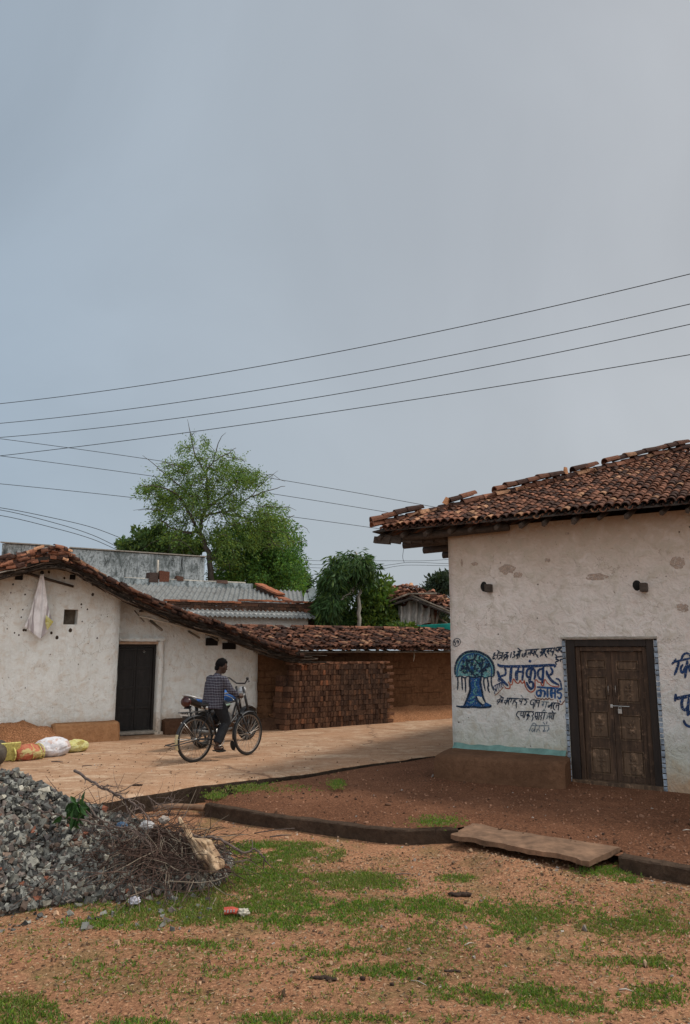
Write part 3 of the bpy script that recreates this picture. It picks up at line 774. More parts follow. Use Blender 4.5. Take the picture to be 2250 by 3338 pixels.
HP.append(mb.build('lintel_strip', M['cement']))

# teal limewash ledge above the bench
mb = MB()
u0, _ = RU(1478, 2440); u1, _ = RU(1850, 2470)
# mud bench against the wall
btz = .295
benchF = [G(1418, 2458, btz), G(1600, 2470, btz), G(1740, 2478, btz), G(1835, 2484, btz)]
def bench():
    mb = MB(); L = catmull(benchF, 8); nl = len(L); V = []
    dirb = (L[-1]-L[0]).normalized(); nb = Vector((dirb.y, -dirb.x, 0)); nb = nb if nb.y < 0 else -nb
    prof = [(.06, -.40), (.05, -.1), (.03, .12), (.02, btz-.06), (-.005, btz-.02), (-.04, btz), (-.16, btz+.008), (-.30, btz+.015), (-.75, btz+.02)]
    K = len(prof)
    ext = [L[0]-dirb*.0]+L
    for i, p in enumerate(L):
        e = 0
        if i == 0: e = .035
        if i == nl-1: e = .03
        for k, (o, z) in enumerate(prof):
            jj = .012*N3(p.x*1.0, p.y, z, 4)+.006*N3(p.x, p.y, z, 13)
            q = p+nb*(o+jj-e); V.append((q.x, q.y, z+(.006*N3(p.x, p.y, k, 7) if k > 3 else 0)-(e*.6 if k > 3 else 0)))
    fs = [(i*K+k, (i+1)*K+k, (i+1)*K+k+1, i*K+k+1) for i in range(nl-1) for k in range(K-1)]
    mb.add(V, fs)
    for i0, sgn in ((0, -1), (nl-1, 1)):      # end caps with depth
        A = [Vector(V[i0*K+k]) for k in range(K)]
        c = [Vector((a.x+dirb.x*sgn*.02, a.y+dirb.y*sgn*.02, a.z-.02)) for a in A]
        mb.add(A+c, [(k, k+1, K+k+1, K+k) for k in range(K-1)])
        base = [Vector((p.x, p.y, -.4)) for p in c]
        mb.add(c+base, [(k, k+1, K+k+1, K+k) for k in range(K-1)])
    return mb.build('mud_bench', M['mud_bench'], smooth=True)
bn = bench(); tag(bn, 'long brown mud bench with a teal washed back edge left of the carved door', 'bench')
V = []; nu = 40
mbt = MB()
for i in range(nu+1):
    u = .03+(dl-.05)*i/nu
    for k, (o, z) in enumerate(((.075, btz+.012), (.05, btz+.035), (.022, btz+.055), (.002, btz+.080+.02*N3(u, 0, 0, 5)))):
        z2 = z+.012*N3(u, 2, k, 5); V.append(RW(u, z2, bumpR(u, z2)+o+.01*N3(u, k, 0, 6)*(1 if k < 3 else 0)))
mbt.add(V, [(i*4+k, (i+1)*4+k, (i+1)*4+k+1, i*4+k+1) for i in range(nu) for k in range(3)])
HP.append(mbt.build('teal_ledge', M['teal_edge'], smooth=True))

# ------------------------------------------------------------------ hand painted signs on the wall
class Paint:
    def __init__(s): s.mb = MB()
    def stroke(s, P, wpx, f, out=.0045, m=0, taper=(.75, .7), n=4, wob=.10):
        """P in crop pixels through f -> (u,z); ribbon of paint lying on the bumpy wall"""
        Q = [f(*p) for p in P]
        a = f(0, 0); b = f(wpx, 0); wd = abs(b[0]-a[0])
        wd = max(wd*1.22, .006)
        L = catmull([Vector((u, z, 0)) for u, z in Q], n) if len(Q) > 2 else [Vector((Q[0][0], Q[0][1], 0)).lerp(Vector((Q[1][0], Q[1][1], 0)), t) for t in (0, .25, .5, .75, 1)]
        N_ = len(L); vs = []
        for i, p in enumerate(L):
            t = L[min(i+1, N_-1)]-L[max(i-1, 0)]
            if t.length < 1e-7: t = Vector((1, 0, 0))
            t.normalize(); nn = Vector((-t.y, t.x, 0)); e = i/(N_-1)
            k = 1.0
            if e < .15: k = taper[0]+(1-taper[0])*e/.15
            if e > .8: k = 1-(1-taper[1])*(e-.8)/.2
            k *= 1+wob*N3(p.x*40, p.y*40, wpx, 1)
            for sg in (-1, 0, 1):
                q = p+nn*sg*wd*.5*k; vs.append(RW(q.x, q.y, bumpR(q.x, q.y)+out))
        fs = []
        for i in range(N_-1):
            for k in (0, 1): fs.append((i*3+k, (i+1)*3+k, (i+1)*3+k+1, i*3+k+1))
        for i, sg in ((0, -1), (N_-1, 1)):       # rounded ends
            t = (L[1]-L[0]) if i == 0 else (L[-1]-L[-2]); t = t.normalized()*sg if t.length else Vector((1, 0, 0))
            q = L[i]+t*wd*.32; b0 = len(vs); vs.append(RW(q.x, q.y, bumpR(q.x, q.y)+out)); fs.append((i*3, b0, i*3+1) if sg > 0 else (i*3+1, b0, i*3)); fs.append((i*3+1, b0, i*3+2) if sg > 0 else (i*3+2, b0, i*3+1))
        s.mb.add(vs, fs, m=m)
    def fill(s, P, f, out=.003, m=0, step=.012):
        Q = [f(*p) for p in P]; us = [q[0] for q in Q]; zs = [q[1] for q in Q]
        def inside(u, z):
            c = False; j = len(Q)-1
            for i in range(len(Q)):
                if (Q[i][1] > z) != (Q[j][1] > z) and u < (Q[j][0]-Q[i][0])*(z-Q[i][1])/(Q[j][1]-Q[i][1])+Q[i][0]: c = not c
                j = i
            return c
        u = min(us)
        while u < max(us):
            z = min(zs)
            while z < max(zs):
                if inside(u+step/2, z+step/2):
                    s.mb.add([RW(a, b, bumpR(a, b)+out) for a, b in ((u, z), (u+step, z), (u+step, z+step), (u, z+step))], [(0, 1, 2, 3)], m=m)
                z += step
            u += step
def crop(x0, y0, k): return lambda x, y: RU(x0+x*k, y0+y*k)
c1 = crop(1460, 2050, 200/1551); c2 = crop(1600, 2090, 250/1568); c3 = crop(1590, 2140, 260/1568); c4 = crop(1600, 2250, 250/1568); c5 = crop(2150, 2080, 100/727)
small = [[(135, 185), (180, 225), (150, 240), (265, 235)], [(95, 235), (70, 255), (68, 285), (100, 285), (140, 290)], [(75, 290), (45, 330), (50, 365), (75, 345), (95, 375)], [(150, 240), (140, 300), (125, 360)],
 [(245, 240), (235, 300), (225, 360)], [(165, 290), (200, 290), (225, 310)], [(155, 375), (190, 340), (220, 335)], [(300, 235), (365, 230)], [(335, 235), (325, 300), (290, 345), (250, 400)],
 [(320, 270), (280, 280), (270, 320), (300, 330), (325, 290)], [(330, 290), (355, 300), (335, 345), (330, 380)], [(420, 225), (400, 335)], [(455, 220), (490, 215), (465, 265), (490, 285), (475, 320), (435, 340)],
 [(545, 140), (600, 185), (575, 208)], [(545, 215), (640, 190)], [(565, 215), (560, 255), (520, 275)], [(515, 290), (545, 325), (530, 365)], [(540, 290), (585, 275)], [(605, 200), (590, 255), (575, 330)],
 [(700, 185), (840, 174), (990, 160)], [(725, 190), (715, 300)], [(715, 240), (680, 270), (685, 310), (655, 320), (640, 290), (650, 255)], [(825, 180), (800, 290)], [(805, 245), (770, 240), (760, 280)],
 [(850, 185), (840, 225), (850, 255), (880, 240)], [(895, 175), (875, 300)], [(950, 170), (925, 195), (910, 235), (925, 270), (955, 290), (940, 300), (970, 335)],
 [(1025, 165), (1180, 150), (1315, 135)], [(1050, 170), (1040, 215), (1010, 225), (1035, 270), (1005, 315)], [(1025, 235), (1065, 235)], [(1090, 160), (1050, 300)], [(1130, 155), (1100, 200), (1095, 250), (1125, 270), (1115, 290), (1150, 335)],
 [(1190, 150), (1170, 190), (1150, 205), (1185, 265)], [(1165, 215), (1215, 195)], [(1235, 150), (1225, 200), (1250, 220), (1285, 190)], [(1300, 140), (1255, 295)],
 [(1345, 130), (1480, 115)], [(1345, 135), (1330, 170), (1345, 200), (1375, 180)], [(1395, 130), (1370, 230)], [(1460, 120), (1430, 140), (1410, 180), (1430, 205), (1450, 200), (1455, 240)],
 [(1315, 330), (1505, 305)], [(1310, 270), (1350, 310)], [(1350, 330), (1330, 370), (1370, 375), (1385, 400), (1350, 415), (1320, 440), (1350, 475)], [(1425, 420), (1420, 380), (1450, 370), (1480, 370)], [(1490, 310), (1480, 450)]]
pa = Paint()
for s_ in small: pa.stroke(s_, 21, c2)
txt4 = [[(185, 105), (250, 155)], [(190, 160), (270, 150)], [(190, 165), (180, 220), (130, 290)], [(185, 190), (135, 205), (145, 240), (190, 230)], [(195, 200), (225, 200), (205, 250)], [(260, 155), (225, 265)],
 [(330, 160), (460, 166), (590, 170)], [(350, 170), (340, 230), (290, 260), (285, 215), (330, 200)], [(350, 165), (300, 295)], [(400, 170), (370, 200), (360, 240), (370, 295)], [(430, 170), (415, 220), (395, 240)], [(485, 165), (445, 290)], [(540, 175), (500, 200), (495, 240), (530, 250), (520, 290), (525, 365)],
 [(600, 175), (775, 180)], [(600, 180), (590, 230), (640, 220)], [(650, 175), (610, 290)], [(730, 185), (690, 200), (735, 230), (700, 290), (675, 290)],
 [(835, 195), (1005, 205)], [(835, 200), (810, 240), (815, 290), (870, 290), (865, 240)], [(870, 290), (865, 385)], [(910, 200), (895, 335)], [(940, 210), (935, 250), (975, 260)], [(995, 210), (965, 350)],
 [(1240, 255), (1410, 265)], [(1250, 260), (1215, 320), (1180, 350), (1185, 310), (1240, 310)], [(1265, 265), (1230, 390)], [(1320, 265), (1290, 300), (1285, 370), (1320, 400)], [(1400, 270), (1385, 410)], [(1390, 320), (1350, 300), (1340, 360)],
 [(550, 435), (885, 440)], [(560, 440), (525, 490), (540, 530), (570, 560), (585, 600)], [(625, 445), (610, 510), (650, 520)], [(665, 440), (660, 560)], [(715, 440), (680, 565)], [(780, 450), (760, 560), (730, 610)], [(770, 490), (740, 500), (745, 530), (780, 510), (805, 550)], [(850, 445), (880, 490), (840, 520), (865, 560), (835, 635)],
 [(905, 455), (1150, 455)], [(920, 460), (905, 540), (940, 600)], [(905, 540), (950, 530)], [(960, 460), (945, 600)], [(1000, 460), (975, 605)], [(1040, 460), (1050, 500), (1020, 530), (1035, 560), (1020, 610)], [(1110, 455), (1070, 610)],
 [(1175, 465), (1345, 465)], [(1215, 470), (1205, 590)], [(1260, 465), (1250, 590)], [(1255, 415), (1280, 455)], [(1300, 465), (1275, 600)]]
for s_ in txt4: pa.stroke(s_, 17, c4)
faded = [[(615, 100), (660, 155)], [(1035, 235), (1195, 240)], [(1080, 240), (1070, 330)], [(1055, 270), (1050, 310), (1090, 290)], [(1150, 240), (1110, 370)], [(1060, 435), (1090, 400), (1120, 430)], [(1180, 470), (1165, 550), (1130, 590)], [(1150, 530), (1210, 540)], [(1250, 520), (1225, 560)],
 [(830, 720), (1200, 725)], [(840, 700), (880, 670), (930, 700)], [(830, 725), (790, 835)], [(870, 780), (840, 800), (850, 850), (900, 790)], [(915, 730), (890, 855)], [(960, 790), (935, 855)], [(1000, 740), (985, 800), (1010, 840)], [(1070, 650), (1110, 700)], [(1150, 640), (1140, 690)], [(1090, 740), (1100, 800), (1070, 840), (1130, 830)], [(1170, 740), (1190, 790), (1150, 840)]]
for s_ in faded: pa.stroke(s_, 16, c4, m=1)
for s_ in ([(205, 300), (165, 315), (170, 350), (205, 350), (205, 390), (180, 400)], [(265, 290), (235, 300), (240, 335), (270, 320), (265, 290)], [(275, 300), (280, 330), (260, 385)]): pa.stroke(s_, 18, c1)
pa.stroke([(228+98*math.cos(a+.6), 340+98*math.sin(a+.6)-14*math.cos(a+.6)) for a in [2*math.pi*k/14 for k in range(15)]], 15, c1)
HP.append(pa.mb.build('small_lettering', [M['paint_black'], M['paint_faded']]))
pa = Paint()
for P, w_ in [([(200, 150), (240, 183), (400, 195), (850, 190), (1290, 170), (1315, 205)], 42), ([(825, 78), (835, 105)], 45), ([(330, 215), (355, 270), (350, 350), (300, 375), (235, 395)], 32), ([(190, 290), (215, 350), (235, 410), (300, 480), (395, 570)], 44),
  ([(465, 215), (455, 330), (447, 500)], 44), ([(577, 280), (562, 360), (573, 460)], 50), ([(603, 215), (590, 300)], 30), ([(700, 210), (690, 330), (675, 470)], 34), ([(580, 300), (690, 300)], 30),
  ([(855, 210), (840, 370), (822, 460), (820, 525)], 40), ([(835, 240), (790, 250), (760, 310), (765, 370), (790, 405), (835, 395)], 34), ([(850, 290), (890, 240), (925, 290), (932, 370), (912, 450)], 36), ([(760, 510), (800, 590), (850, 635), (895, 590), (885, 510), (840, 495)], 38),
  ([(1075, 240), (1010, 260), (985, 330), (1000, 400), (1040, 445), (1080, 455)], 34), ([(1093, 205), (1087, 360), (1075, 520)], 40), ([(1235, 215), (1275, 280), (1260, 340), (1200, 370)], 34), ([(1158, 285), (1175, 350), (1210, 410), (1280, 490), (1395, 555)], 40),
  ([(1345, 435), (1400, 450), (1440, 520), (1450, 610)], 27)]: pa.stroke(P, w_, c3, out=.006)
for P, w_ in [([(975, 600), (1200, 615), (1470, 635)], 30), ([(1048, 640), (1048, 720), (1040, 790)], 34), ([(1040, 660), (975, 680), (965, 740), (1000, 780), (1040, 740)], 28), ([(1050, 690), (1100, 670), (1130, 710), (1110, 790)], 34), ([(1182, 640), (1180, 800)], 34),
  ([(1262, 640), (1250, 720), (1265, 805)], 44), ([(1262, 720), (1330, 715)], 28), ([(1330, 640), (1328, 820)], 30), ([(1455, 640), (1385, 670), (1380, 710), (1440, 720), (1450, 780), (1415, 830), (1380, 790)], 28), ([(1430, 868), (1435, 892)], 24)]: pa.stroke(P, w_, c3, out=.006, m=1)
for P in ([(205, 430), (250, 480)], [(120, 585), (310, 490)], [(125, 590), (115, 640), (160, 640), (140, 700), (145, 740)], [(160, 570), (180, 690)], [(200, 540), (205, 640)], [(235, 520), (245, 625)], [(265, 500), (280, 610)], [(290, 500), (310, 580)], [(215, 440), (205, 470), (240, 500)]): pa.stroke(P, 15, c3, m=0)
def T5(P, w_): pa.stroke(P, w_, c5, out=.006)
for P, w_ in [([(390, 490), (345, 565), (300, 615)], 44), ([(350, 570), (500, 530), (760, 470)], 42), ([(515, 520), (560, 410), (640, 355), (720, 400), (740, 460)], 45), ([(460, 570), (420, 720), (365, 870)], 52), ([(555, 630), (510, 700), (520, 800), (560, 810), (610, 700), (650, 680)], 46), ([(665, 540), (640, 720), (610, 940)], 52), ([(760, 600), (700, 690), (735, 800)], 46),
  ([(395, 1330), (380, 1400), (375, 1490)], 50), ([(390, 1430), (560, 1400), (800, 1345)], 72), ([(560, 1450), (530, 1530), (550, 1660), (620, 1700), (680, 1600)], 56), ([(700, 1430), (680, 1650), (670, 1830)], 55), ([(670, 1830), (780, 1700)], 50), ([(575, 1950), (620, 2040), (700, 2090), (800, 2100)], 52)]: T5(P, w_)
HP.append(pa.mb.build('large_lettering', [M['paint_navy'], M['paint_blue']]))
pa = Paint()
for P, w_, m_ in [([(310, 600), (230, 690), (140, 770)], 13, 1), ([(330, 590), (370, 625), (430, 625), (440, 570), (425, 530)], 18, 0), ([(405, 495), (440, 550), (480, 545), (505, 440), (560, 515), (610, 520), (635, 470), (665, 520), (705, 510), (715, 470), (740, 590), (790, 670), (850, 700), (910, 670), (935, 600), (930, 480), (960, 460), (990, 500), (1040, 510), (1065, 560), (1100, 565), (1125, 450), (1180, 520), (1270, 580), (1390, 595), (1405, 560)], 18, 0),
  ([(920, 770), (960, 820), (1030, 830), (1050, 850), (1080, 820), (1110, 855), (1150, 820), (1175, 850), (1210, 820), (1250, 850), (1300, 840)], 15, 1), ([(1370, 850), (1385, 895)], 12, 1), ([(1390, 910), (1450, 945), (1490, 900), (1530, 850)], 16, 1)]: pa.stroke(P, w_, c3, out=.0035, m=m_)
HP.append(pa.mb.build('lettering_outline', [M['paint_red'], M['paint_brown']]))
# the painted banyan tree
pa = Paint(); rs = random.Random(5)
crown = [(190, 1150), (185, 1030), (210, 900), (270, 760), (370, 650), (480, 590), (620, 565), (760, 578), (880, 620), (1000, 690), (1090, 790), (1150, 910), (1175, 1050), (1160, 1190)]
pa.fill(crown+[(1100, 1215), (850, 1225), (600, 1210), (340, 1200), (230, 1210)], c1, .0025, m=2)
trunk = [(540, 1210), (860, 1220), (850, 1350), (880, 1500), (870, 1600), (960, 1850), (1110, 1930), (1050, 1985), (800, 2000), (400, 2000), (220, 1960), (390, 1940), (480, 1820), (560, 1500), (545, 1300)]
pa.fill(trunk, c1, .0035, m=1, step=.008)
pa.stroke(crown, 42, c1, .006, 0, n=5)
pa.stroke([(240, 1180), (250, 1040), (290, 900), (350, 780), (450, 680), (620, 630), (760, 640), (900, 710), (1010, 800), (1080, 930), (1110, 1060), (1100, 1190)], 26, c1, .005, 1)
pa.stroke([(200, 1190), (250, 1215), (340, 1190), (430, 1235), (520, 1195), (600, 1215), (700, 1225), (860, 1205), (950, 1240), (1060, 1200), (1150, 1215)], 24, c1, .006, 0)
import itertools
for k in range(84):
    a = rs.uniform(0, 2*math.pi); rr = math.sqrt(rs.random()); cx = 680+400*rr*math.cos(a); cy = 930+270*rr*math.sin(a)
    an = math.atan2(cy-1180, cx-690)+rs.gauss(0, .55); L = rs.uniform(45, 95)
    dx, dy = math.cos(an)*L/2, math.sin(an)*L/2; cvx, cvy = -dy*.4, dx*.4; sg = rs.choice((-1, 1))
    pa.stroke([(cx-dx, cy-dy), (cx+cvx*sg, cy+cvy*sg), (cx+dx, cy+dy)], rs.uniform(20, 34), c1, .0065, 0 if rs.random() < .75 else 1)
for k in range(24):
    a = rs.uniform(0, 2*math.pi); rr = math.sqrt(rs.random()); cx = 660+300*rr*math.cos(a); cy = 940+220*rr*math.sin(a)
    pa.stroke([(cx-30, cy+rs.uniform(-12, 12)), (cx, cy-14), (cx+34, cy+rs.uniform(-12, 12))], rs.uniform(20, 32), c1, .0055, 3)
for P in ([(470, 780), (500, 900), (530, 1010), (640, 1130), (720, 1225)], [(860, 760), (880, 870), (850, 980), (860, 1220)], [(680, 640), (690, 720), (640, 780), (500, 800)], [(720, 830), (800, 890), (850, 960)], [(340, 1000), (470, 1010)], [(890, 1020), (990, 960)]): pa.stroke(P, 34, c1, .007, 0)
for P in ([(255, 1220), (265, 1350), (250, 1540)], [(360, 1220), (370, 1400), (375, 1540)], [(445, 1240), (455, 1400), (455, 1600)], [(920, 1250), (910, 1350), (955, 1560)], [(1000, 1240), (1030, 1400), (1020, 1500), (1060, 1610)], [(1100, 1220), (1110, 1400), (1160, 1560)]): pa.stroke(P, 30, c1, .006, 0, (1, .5))
pa.stroke([(560, 1220), (560, 1400), (570, 1550), (500, 1750), (430, 1930)], 40, c1, .007, 0); pa.stroke([(840, 1230), (830, 1400), (870, 1560), (900, 1720), (955, 1860)], 36, c1, .007, 0)
pa.stroke([(230, 1950), (400, 1975), (650, 1965), (800, 1985), (1050, 1975), (1105, 1935)], 34, c1, .007, 0); pa.stroke([(720, 1700), (760, 1800), (840, 1890), (900, 1930)], 34, c1, .007, 0)
for P in ([(700, 1340), (690, 1420), (740, 1500), (700, 1600)], [(690, 1500), (660, 1620), (760, 1660)], [(730, 1280), (720, 1310)], [(580, 1770), (640, 1730), (690, 1700)], [(560, 1880), (620, 1850), (680, 1820)]): pa.stroke(P, 30, c1, .0075, 2)
pa.fill([(745, 1700), (860, 1720), (950, 1890), (880, 1900), (800, 1830)], c1, .0065, m=4, step=.008)
M['wash_patch'] = simple('pale_trunk_gap', (.50, .49, .43), .9, var=.4, sc=30)
HP.append(pa.mb.build('tree_emblem', [M['paint_black'], M['paint_blue'], M['paint_teal'], M['paint_green'], M['wash_patch']]))
reparent(house, HP)
# ================================================================== ROW OF MUD HOUSES ON THE LEFT
eV = Vector((.857, .514, 0)).normalized(); wV = Vector((-eV.y, eV.x, 0))   # along the row / away from the viewer
RE = Matrix.Rotation(math.atan2(eV.y, eV.x), 3, 'Z')
rowP = Vector((0, 17.80, 0)); rowP -= eV*rowP.dot(eV)      # foot of the row line
rowD = rowP.length
def RP(s, b, z): return rowP + eV*s + wV*b + Vector((0, 0, z))          # s along, b back
def RS(px, py, b=0.0):
    p = PLN(px, py, rowP+wV*b, wV); return p.dot(eV), p.z
FB = -.45     # the gable part stands in front of the row line
sA, _ = RS(384, 2200, FB); sB, _ = RS(848, 2240, 0)
# roof underside profile z(s), from the wall top seen in the photo
prof_px = [(-10, 1878, FB), (60, 1866, FB), (100, 1850, FB), (165, 1842, FB), (215, 1856, FB), (262, 1885, FB), (320, 1915, FB), (384, 1945, FB)]
PS = []; PZ = []
for x, y, b in prof_px: s, z = RS(x, y, b); PS.append(s); PZ.append(z)
for x, y in ((470, 1998), (560, 2032), (650, 2060), (740, 2092), (800, 2118), (848, 2133)): s, z = RS(x, y, 0); PS.append(s); PZ.append(z)
PS = [PS[0]-6]+PS+[PS[-1]+.5]; PZ = [PZ[0]-2.0]+PZ+[PZ[-1]-.08]
def under(s): return interp(s, PS, PZ)-.0
def bumpL(s, z): return .03*N3(s, z, 13, .8)+.014*N3(s, z, 18, 2.6)+.005*N3(s, z, 11, 9)
M['niche'] = simple('brown_niche', (.13, .105, .08), .95, var=.4, sc=12)  # niche back, darker and browner than the wall
M['reedv'] = vcol('reeds', .9, .4, 25, 0)
lh = empty('gable_house', tuple(RP(sA-1.5, FB, 0))); tag(lh, 'white mud gable house with a dark double door and long sagging tiled roof', 'house')
LP = []
def WF(s, z, o): return RP(s, FB, z)-wV*o
def WB(s, z, o): return RP(s, 0, z)-wV*o
h0 = RS(210, 1986, FB); h1 = RS(252, 2036, FB)
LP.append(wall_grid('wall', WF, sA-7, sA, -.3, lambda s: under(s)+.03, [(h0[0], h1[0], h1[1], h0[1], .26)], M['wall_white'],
    lambda s, z: bumpL(s, z)-.06*max(0, 1-(sA-s)/.12)**2 + .05*max(0, .5-z), step=.07))
d0 = RS(384, 2100, 0)[0]+.02; d1 = RS(516, 2100, 0)[0]; dz0 = RS(450, 2384, 0)[1]; dz1 = RS(450, 2098, 0)[1]
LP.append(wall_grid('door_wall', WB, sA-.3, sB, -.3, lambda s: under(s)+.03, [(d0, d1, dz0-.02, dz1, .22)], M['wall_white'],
    lambda s, z: bumpL(s, z+3)-.10*max(0, 1-(sB-s)/.16)**2, step=.07))
mb = MB(); V = []     # return between the two wall planes
for i in range(8):
    for j in range(40):
        b = FB+.04+(0-FB)*i/7; z = -.3+(under(sA)+.05+.3)*j/39; p = RP(sA-.005+.02*N3(b, z, 0, 3), b, z); V.append(tuple(p))
mb.add(V, [(i*40+j, (i+1)*40+j, (i+1)*40+j+1, i*40+j+1) for i in range(7) for j in range(39)])
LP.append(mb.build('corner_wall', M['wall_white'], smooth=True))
mb = MB(); V = []     # broken right end of the wall, bare mud
for i in range(10):
    for j in range(24):
        b = .03+1.2*i/9; z = -.3+(under(sB)+.02+.3)*j/23; p = RP(sB+.03*N3(b, z, 0, 5)-.02, b, z); V.append(tuple(p))
mb.add(V, [(i*24+j, (i+1)*24+j, (i+1)*24+j+1, i*24+j+1) for i in range(9) for j in range(23)])
LP.append(mb.build('bare_end', M['mud'], smooth=True))
# door with raised plaster surround
def ebox(mb, sa, sb, za, zb, oa, ob, base=0.0, **k):
    mb.box(RP((sa+sb)/2, base-(oa+ob)/2, (za+zb)/2), sb-sa, abs(ob-oa), zb-za, RE, **k)
mb = MB(); ebox(mb, h0[0]-.01, h1[0]+.01, h1[1]-.01, h0[1]+.01, -.25, -.24, base=FB); LP.append(mb.build('niche_back', M['niche']))
mb = MB(); ebox(mb, h0[0]+.002, h0[0]+.012, h1[1]+.003, h0[1]-.003, -.235, -.03, base=FB); LP.append(mb.build('niche_side', M['black']))
mb = MB(); V = []
for k in range(41):
    z = dz0-.12+(dz1-dz0+.16)*k/40; a_ = .012*N3(0, z, 3, 2.5); b_ = .012*N3(5, z, 3, 3)
    for (s_, o_) in ((d1-.004, -.10), (d1-.002+a_*.5, .055+b_), (d1+.015+a_, .078+b_), (d1+.085+a_, .080+b_), (d1+.112+a_, .055+b_), (d1+.13+a_, -.03)): V.append(tuple(RP(s_, -o_, z)))
mb.add(V, [(i*6+k, i*6+k+1, (i+1)*6+k+1, (i+1)*6+k) for i in range(40) for k in range(5)])
ebox(mb, d1-.03, d1+.16, dz0-.16, dz0-.02, -.02, .13, jit=.01, bev=.02)
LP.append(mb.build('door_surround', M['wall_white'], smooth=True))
mb = MB()
for k in range(9):
    s = d0+(d1+.12-d0)*k/9; ebox(mb, s, s+(d1+.12-d0)/9+.004, dz1+.045, dz1+.10+.008*N3(k, 0, 7, .9), -.03, .09+.01*N3(k, 1, 0, 1), jit=.006)
LP.append(mb.build('door_lintel', M['wall_white']))
mb = MB(); ebox(mb, d0+.004, d1-.004, dz1-.012, dz1+.04, -.12, .02, bev=.004)
M['lintel'] = simple('pale_lintel_wood', (.40, .28, .20), .8, var=.3, sc=10)
LP.append(mb.build('lintel_board', M['lintel']))
mb = MB()
fw2 = .05
for x0, x1 in ((d0+.004, d0+fw2), (d1-fw2, d1-.004)): ebox(mb, x0, x1, dz0, dz1-.014, -.17, -.10, bev=.003)
ebox(mb, d0+fw2+.001, d1-fw2-.001, dz1-.075, dz1-.014, -.17, -.101, bev=.003)
LP.append(mb.build('door_frame', M['door_dark']))
dm = (d0+d1)/2+.015
for (x0, x1) in ((d0+fw2+.002, dm-.002), (dm+.002, d1-fw2-.002)):
    mb = MB(); top = dz1-.08; ebox(mb, x0, x1, dz0+.01, top, -.195, -.165)
    for z in (dz0+.01, dz0+.50*(top-dz0), dz0+.26*(top-dz0), dz0+.74*(top-dz0), top-.06): ebox(mb, x0+.001, x1-.001, z, z+.05, -.164, -.145, bev=.003)
    for x in (x0+.002, x1-.042): ebox(mb, x, x+.04, dz0+.012, top-.003, -.163, -.148, bev=.003)
    LP.append(mb.build('door_leaf', M['door_dark']))
mb = MB(); mb.ring(RP(dm+.14, .14, dz1-.16), wV, .018, .004, 14, 5); LP.append(mb.build('latch_ring', M['steel']))
mb = MB(); ebox(mb, d0, d1+.02, dz0-.05, dz0+.004, -.16, .10, jit=.006, bev=.01); LP.append(mb.build('threshold', M['cement']))
# roof: slab following the profile
OVF = -1.02    # verge line in front of the row line
def roofz(s): return under(s)+.10+.015*N3(s, 0, 0, 1.2)
ss = np.linspace(sA-7, sB+.42, 90)
mb = MB(); V = []; rows = [OVF, -.6, -.2, .5, 1.5, 2.6, 3.8]
for s in ss:
    for b in rows: V.append(tuple(RP(s, b, roofz(s)-.07)))
    for b in rows: V.append(tuple(RP(s, b, roofz(s)+.03)))
n = len(rows); fs = []
for i in range(len(ss)-1):
    for j in range(n-1):
        fs.append((i*2*n+j, i*2*n+j+1, (i+1)*2*n+j+1, (i+1)*2*n+j)); fs.append((i*2*n+n+j, (i+1)*2*n+n+j, (i+1)*2*n+n+j+1, i*2*n+n+j+1))
    fs.append((i*2*n, (i+1)*2*n, (i+1)*2*n+n, i*2*n+n)); fs.append((i*2*n+n-1, i*2*n+2*n-1, (i+1)*2*n+2*n-1, (i+1)*2*n+n-1))
e_ = (len(ss)-1)*2*n; fs += [tuple([0]+[n]+[2*n-1]+[n-1])]; fs += [(e_, e_+n-1, e_+2*n-1, e_+n)]
mb.add(V, fs); LP.append(mb.build('roof_lining', M['reed'], smooth=False))
# tiles along both slopes: rows run away from the verge
sR = PS[int(np.argmax(PZ))]
mb = MB()
for i in range(30):
    b = OVF+.04+i*.135
    for side in (-1, 1):
        s = sR+side*.04; send = (sA-6.9) if side < 0 else sB+.40
        while (s < send) if side > 0 else (s > send):
            s2 = s+side*.17; a = RP(s2, b, roofz(s2)+.035); c = RP(s, b, roofz(s)+.035); ax = (c-a)
            up = Vector((0, 0, 1)); 
            if random.random() > .03 and (i < 12 or side < 0):
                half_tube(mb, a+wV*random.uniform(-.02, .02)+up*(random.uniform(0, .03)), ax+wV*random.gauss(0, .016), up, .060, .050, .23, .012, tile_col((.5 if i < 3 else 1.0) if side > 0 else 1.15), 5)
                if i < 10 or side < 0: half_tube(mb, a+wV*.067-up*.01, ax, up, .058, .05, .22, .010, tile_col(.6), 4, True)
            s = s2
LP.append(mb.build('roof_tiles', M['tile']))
# ragged verge: broken tiles stacked on the edge with their ends outwards
mb = MB()
for k in range(560):
    s = random.uniform(sR-3.2, sB+.42) if k < 400 else random.uniform(sR-2.0, sR+.6)
    left = s < sR+.25
    h = random.uniform(-.05, .07 if not left else .19)
    b = OVF-random.uniform(-.04, .05) - (.0 if left else 0)
    p = RP(s, b, roofz(s)+h); slope = (roofz(s+.1)-roofz(s-.1))/.2
    ax = (eV*random.choice((-1, 1))*1.0+Vector((0, 0, slope*random.choice((1, 1, 1))))*1.0)
    ax = (eV+Vector((0, 0, slope))).normalized()*random.choice((-1, 1))+wV*random.gauss(0, .22)+Vector((0, 0, random.gauss(0, .06)))
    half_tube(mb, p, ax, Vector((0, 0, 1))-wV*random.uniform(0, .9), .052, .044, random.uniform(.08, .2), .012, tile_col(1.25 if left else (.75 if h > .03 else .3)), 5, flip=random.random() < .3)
LP.append(mb.build('verge_tiles', M['tile']))
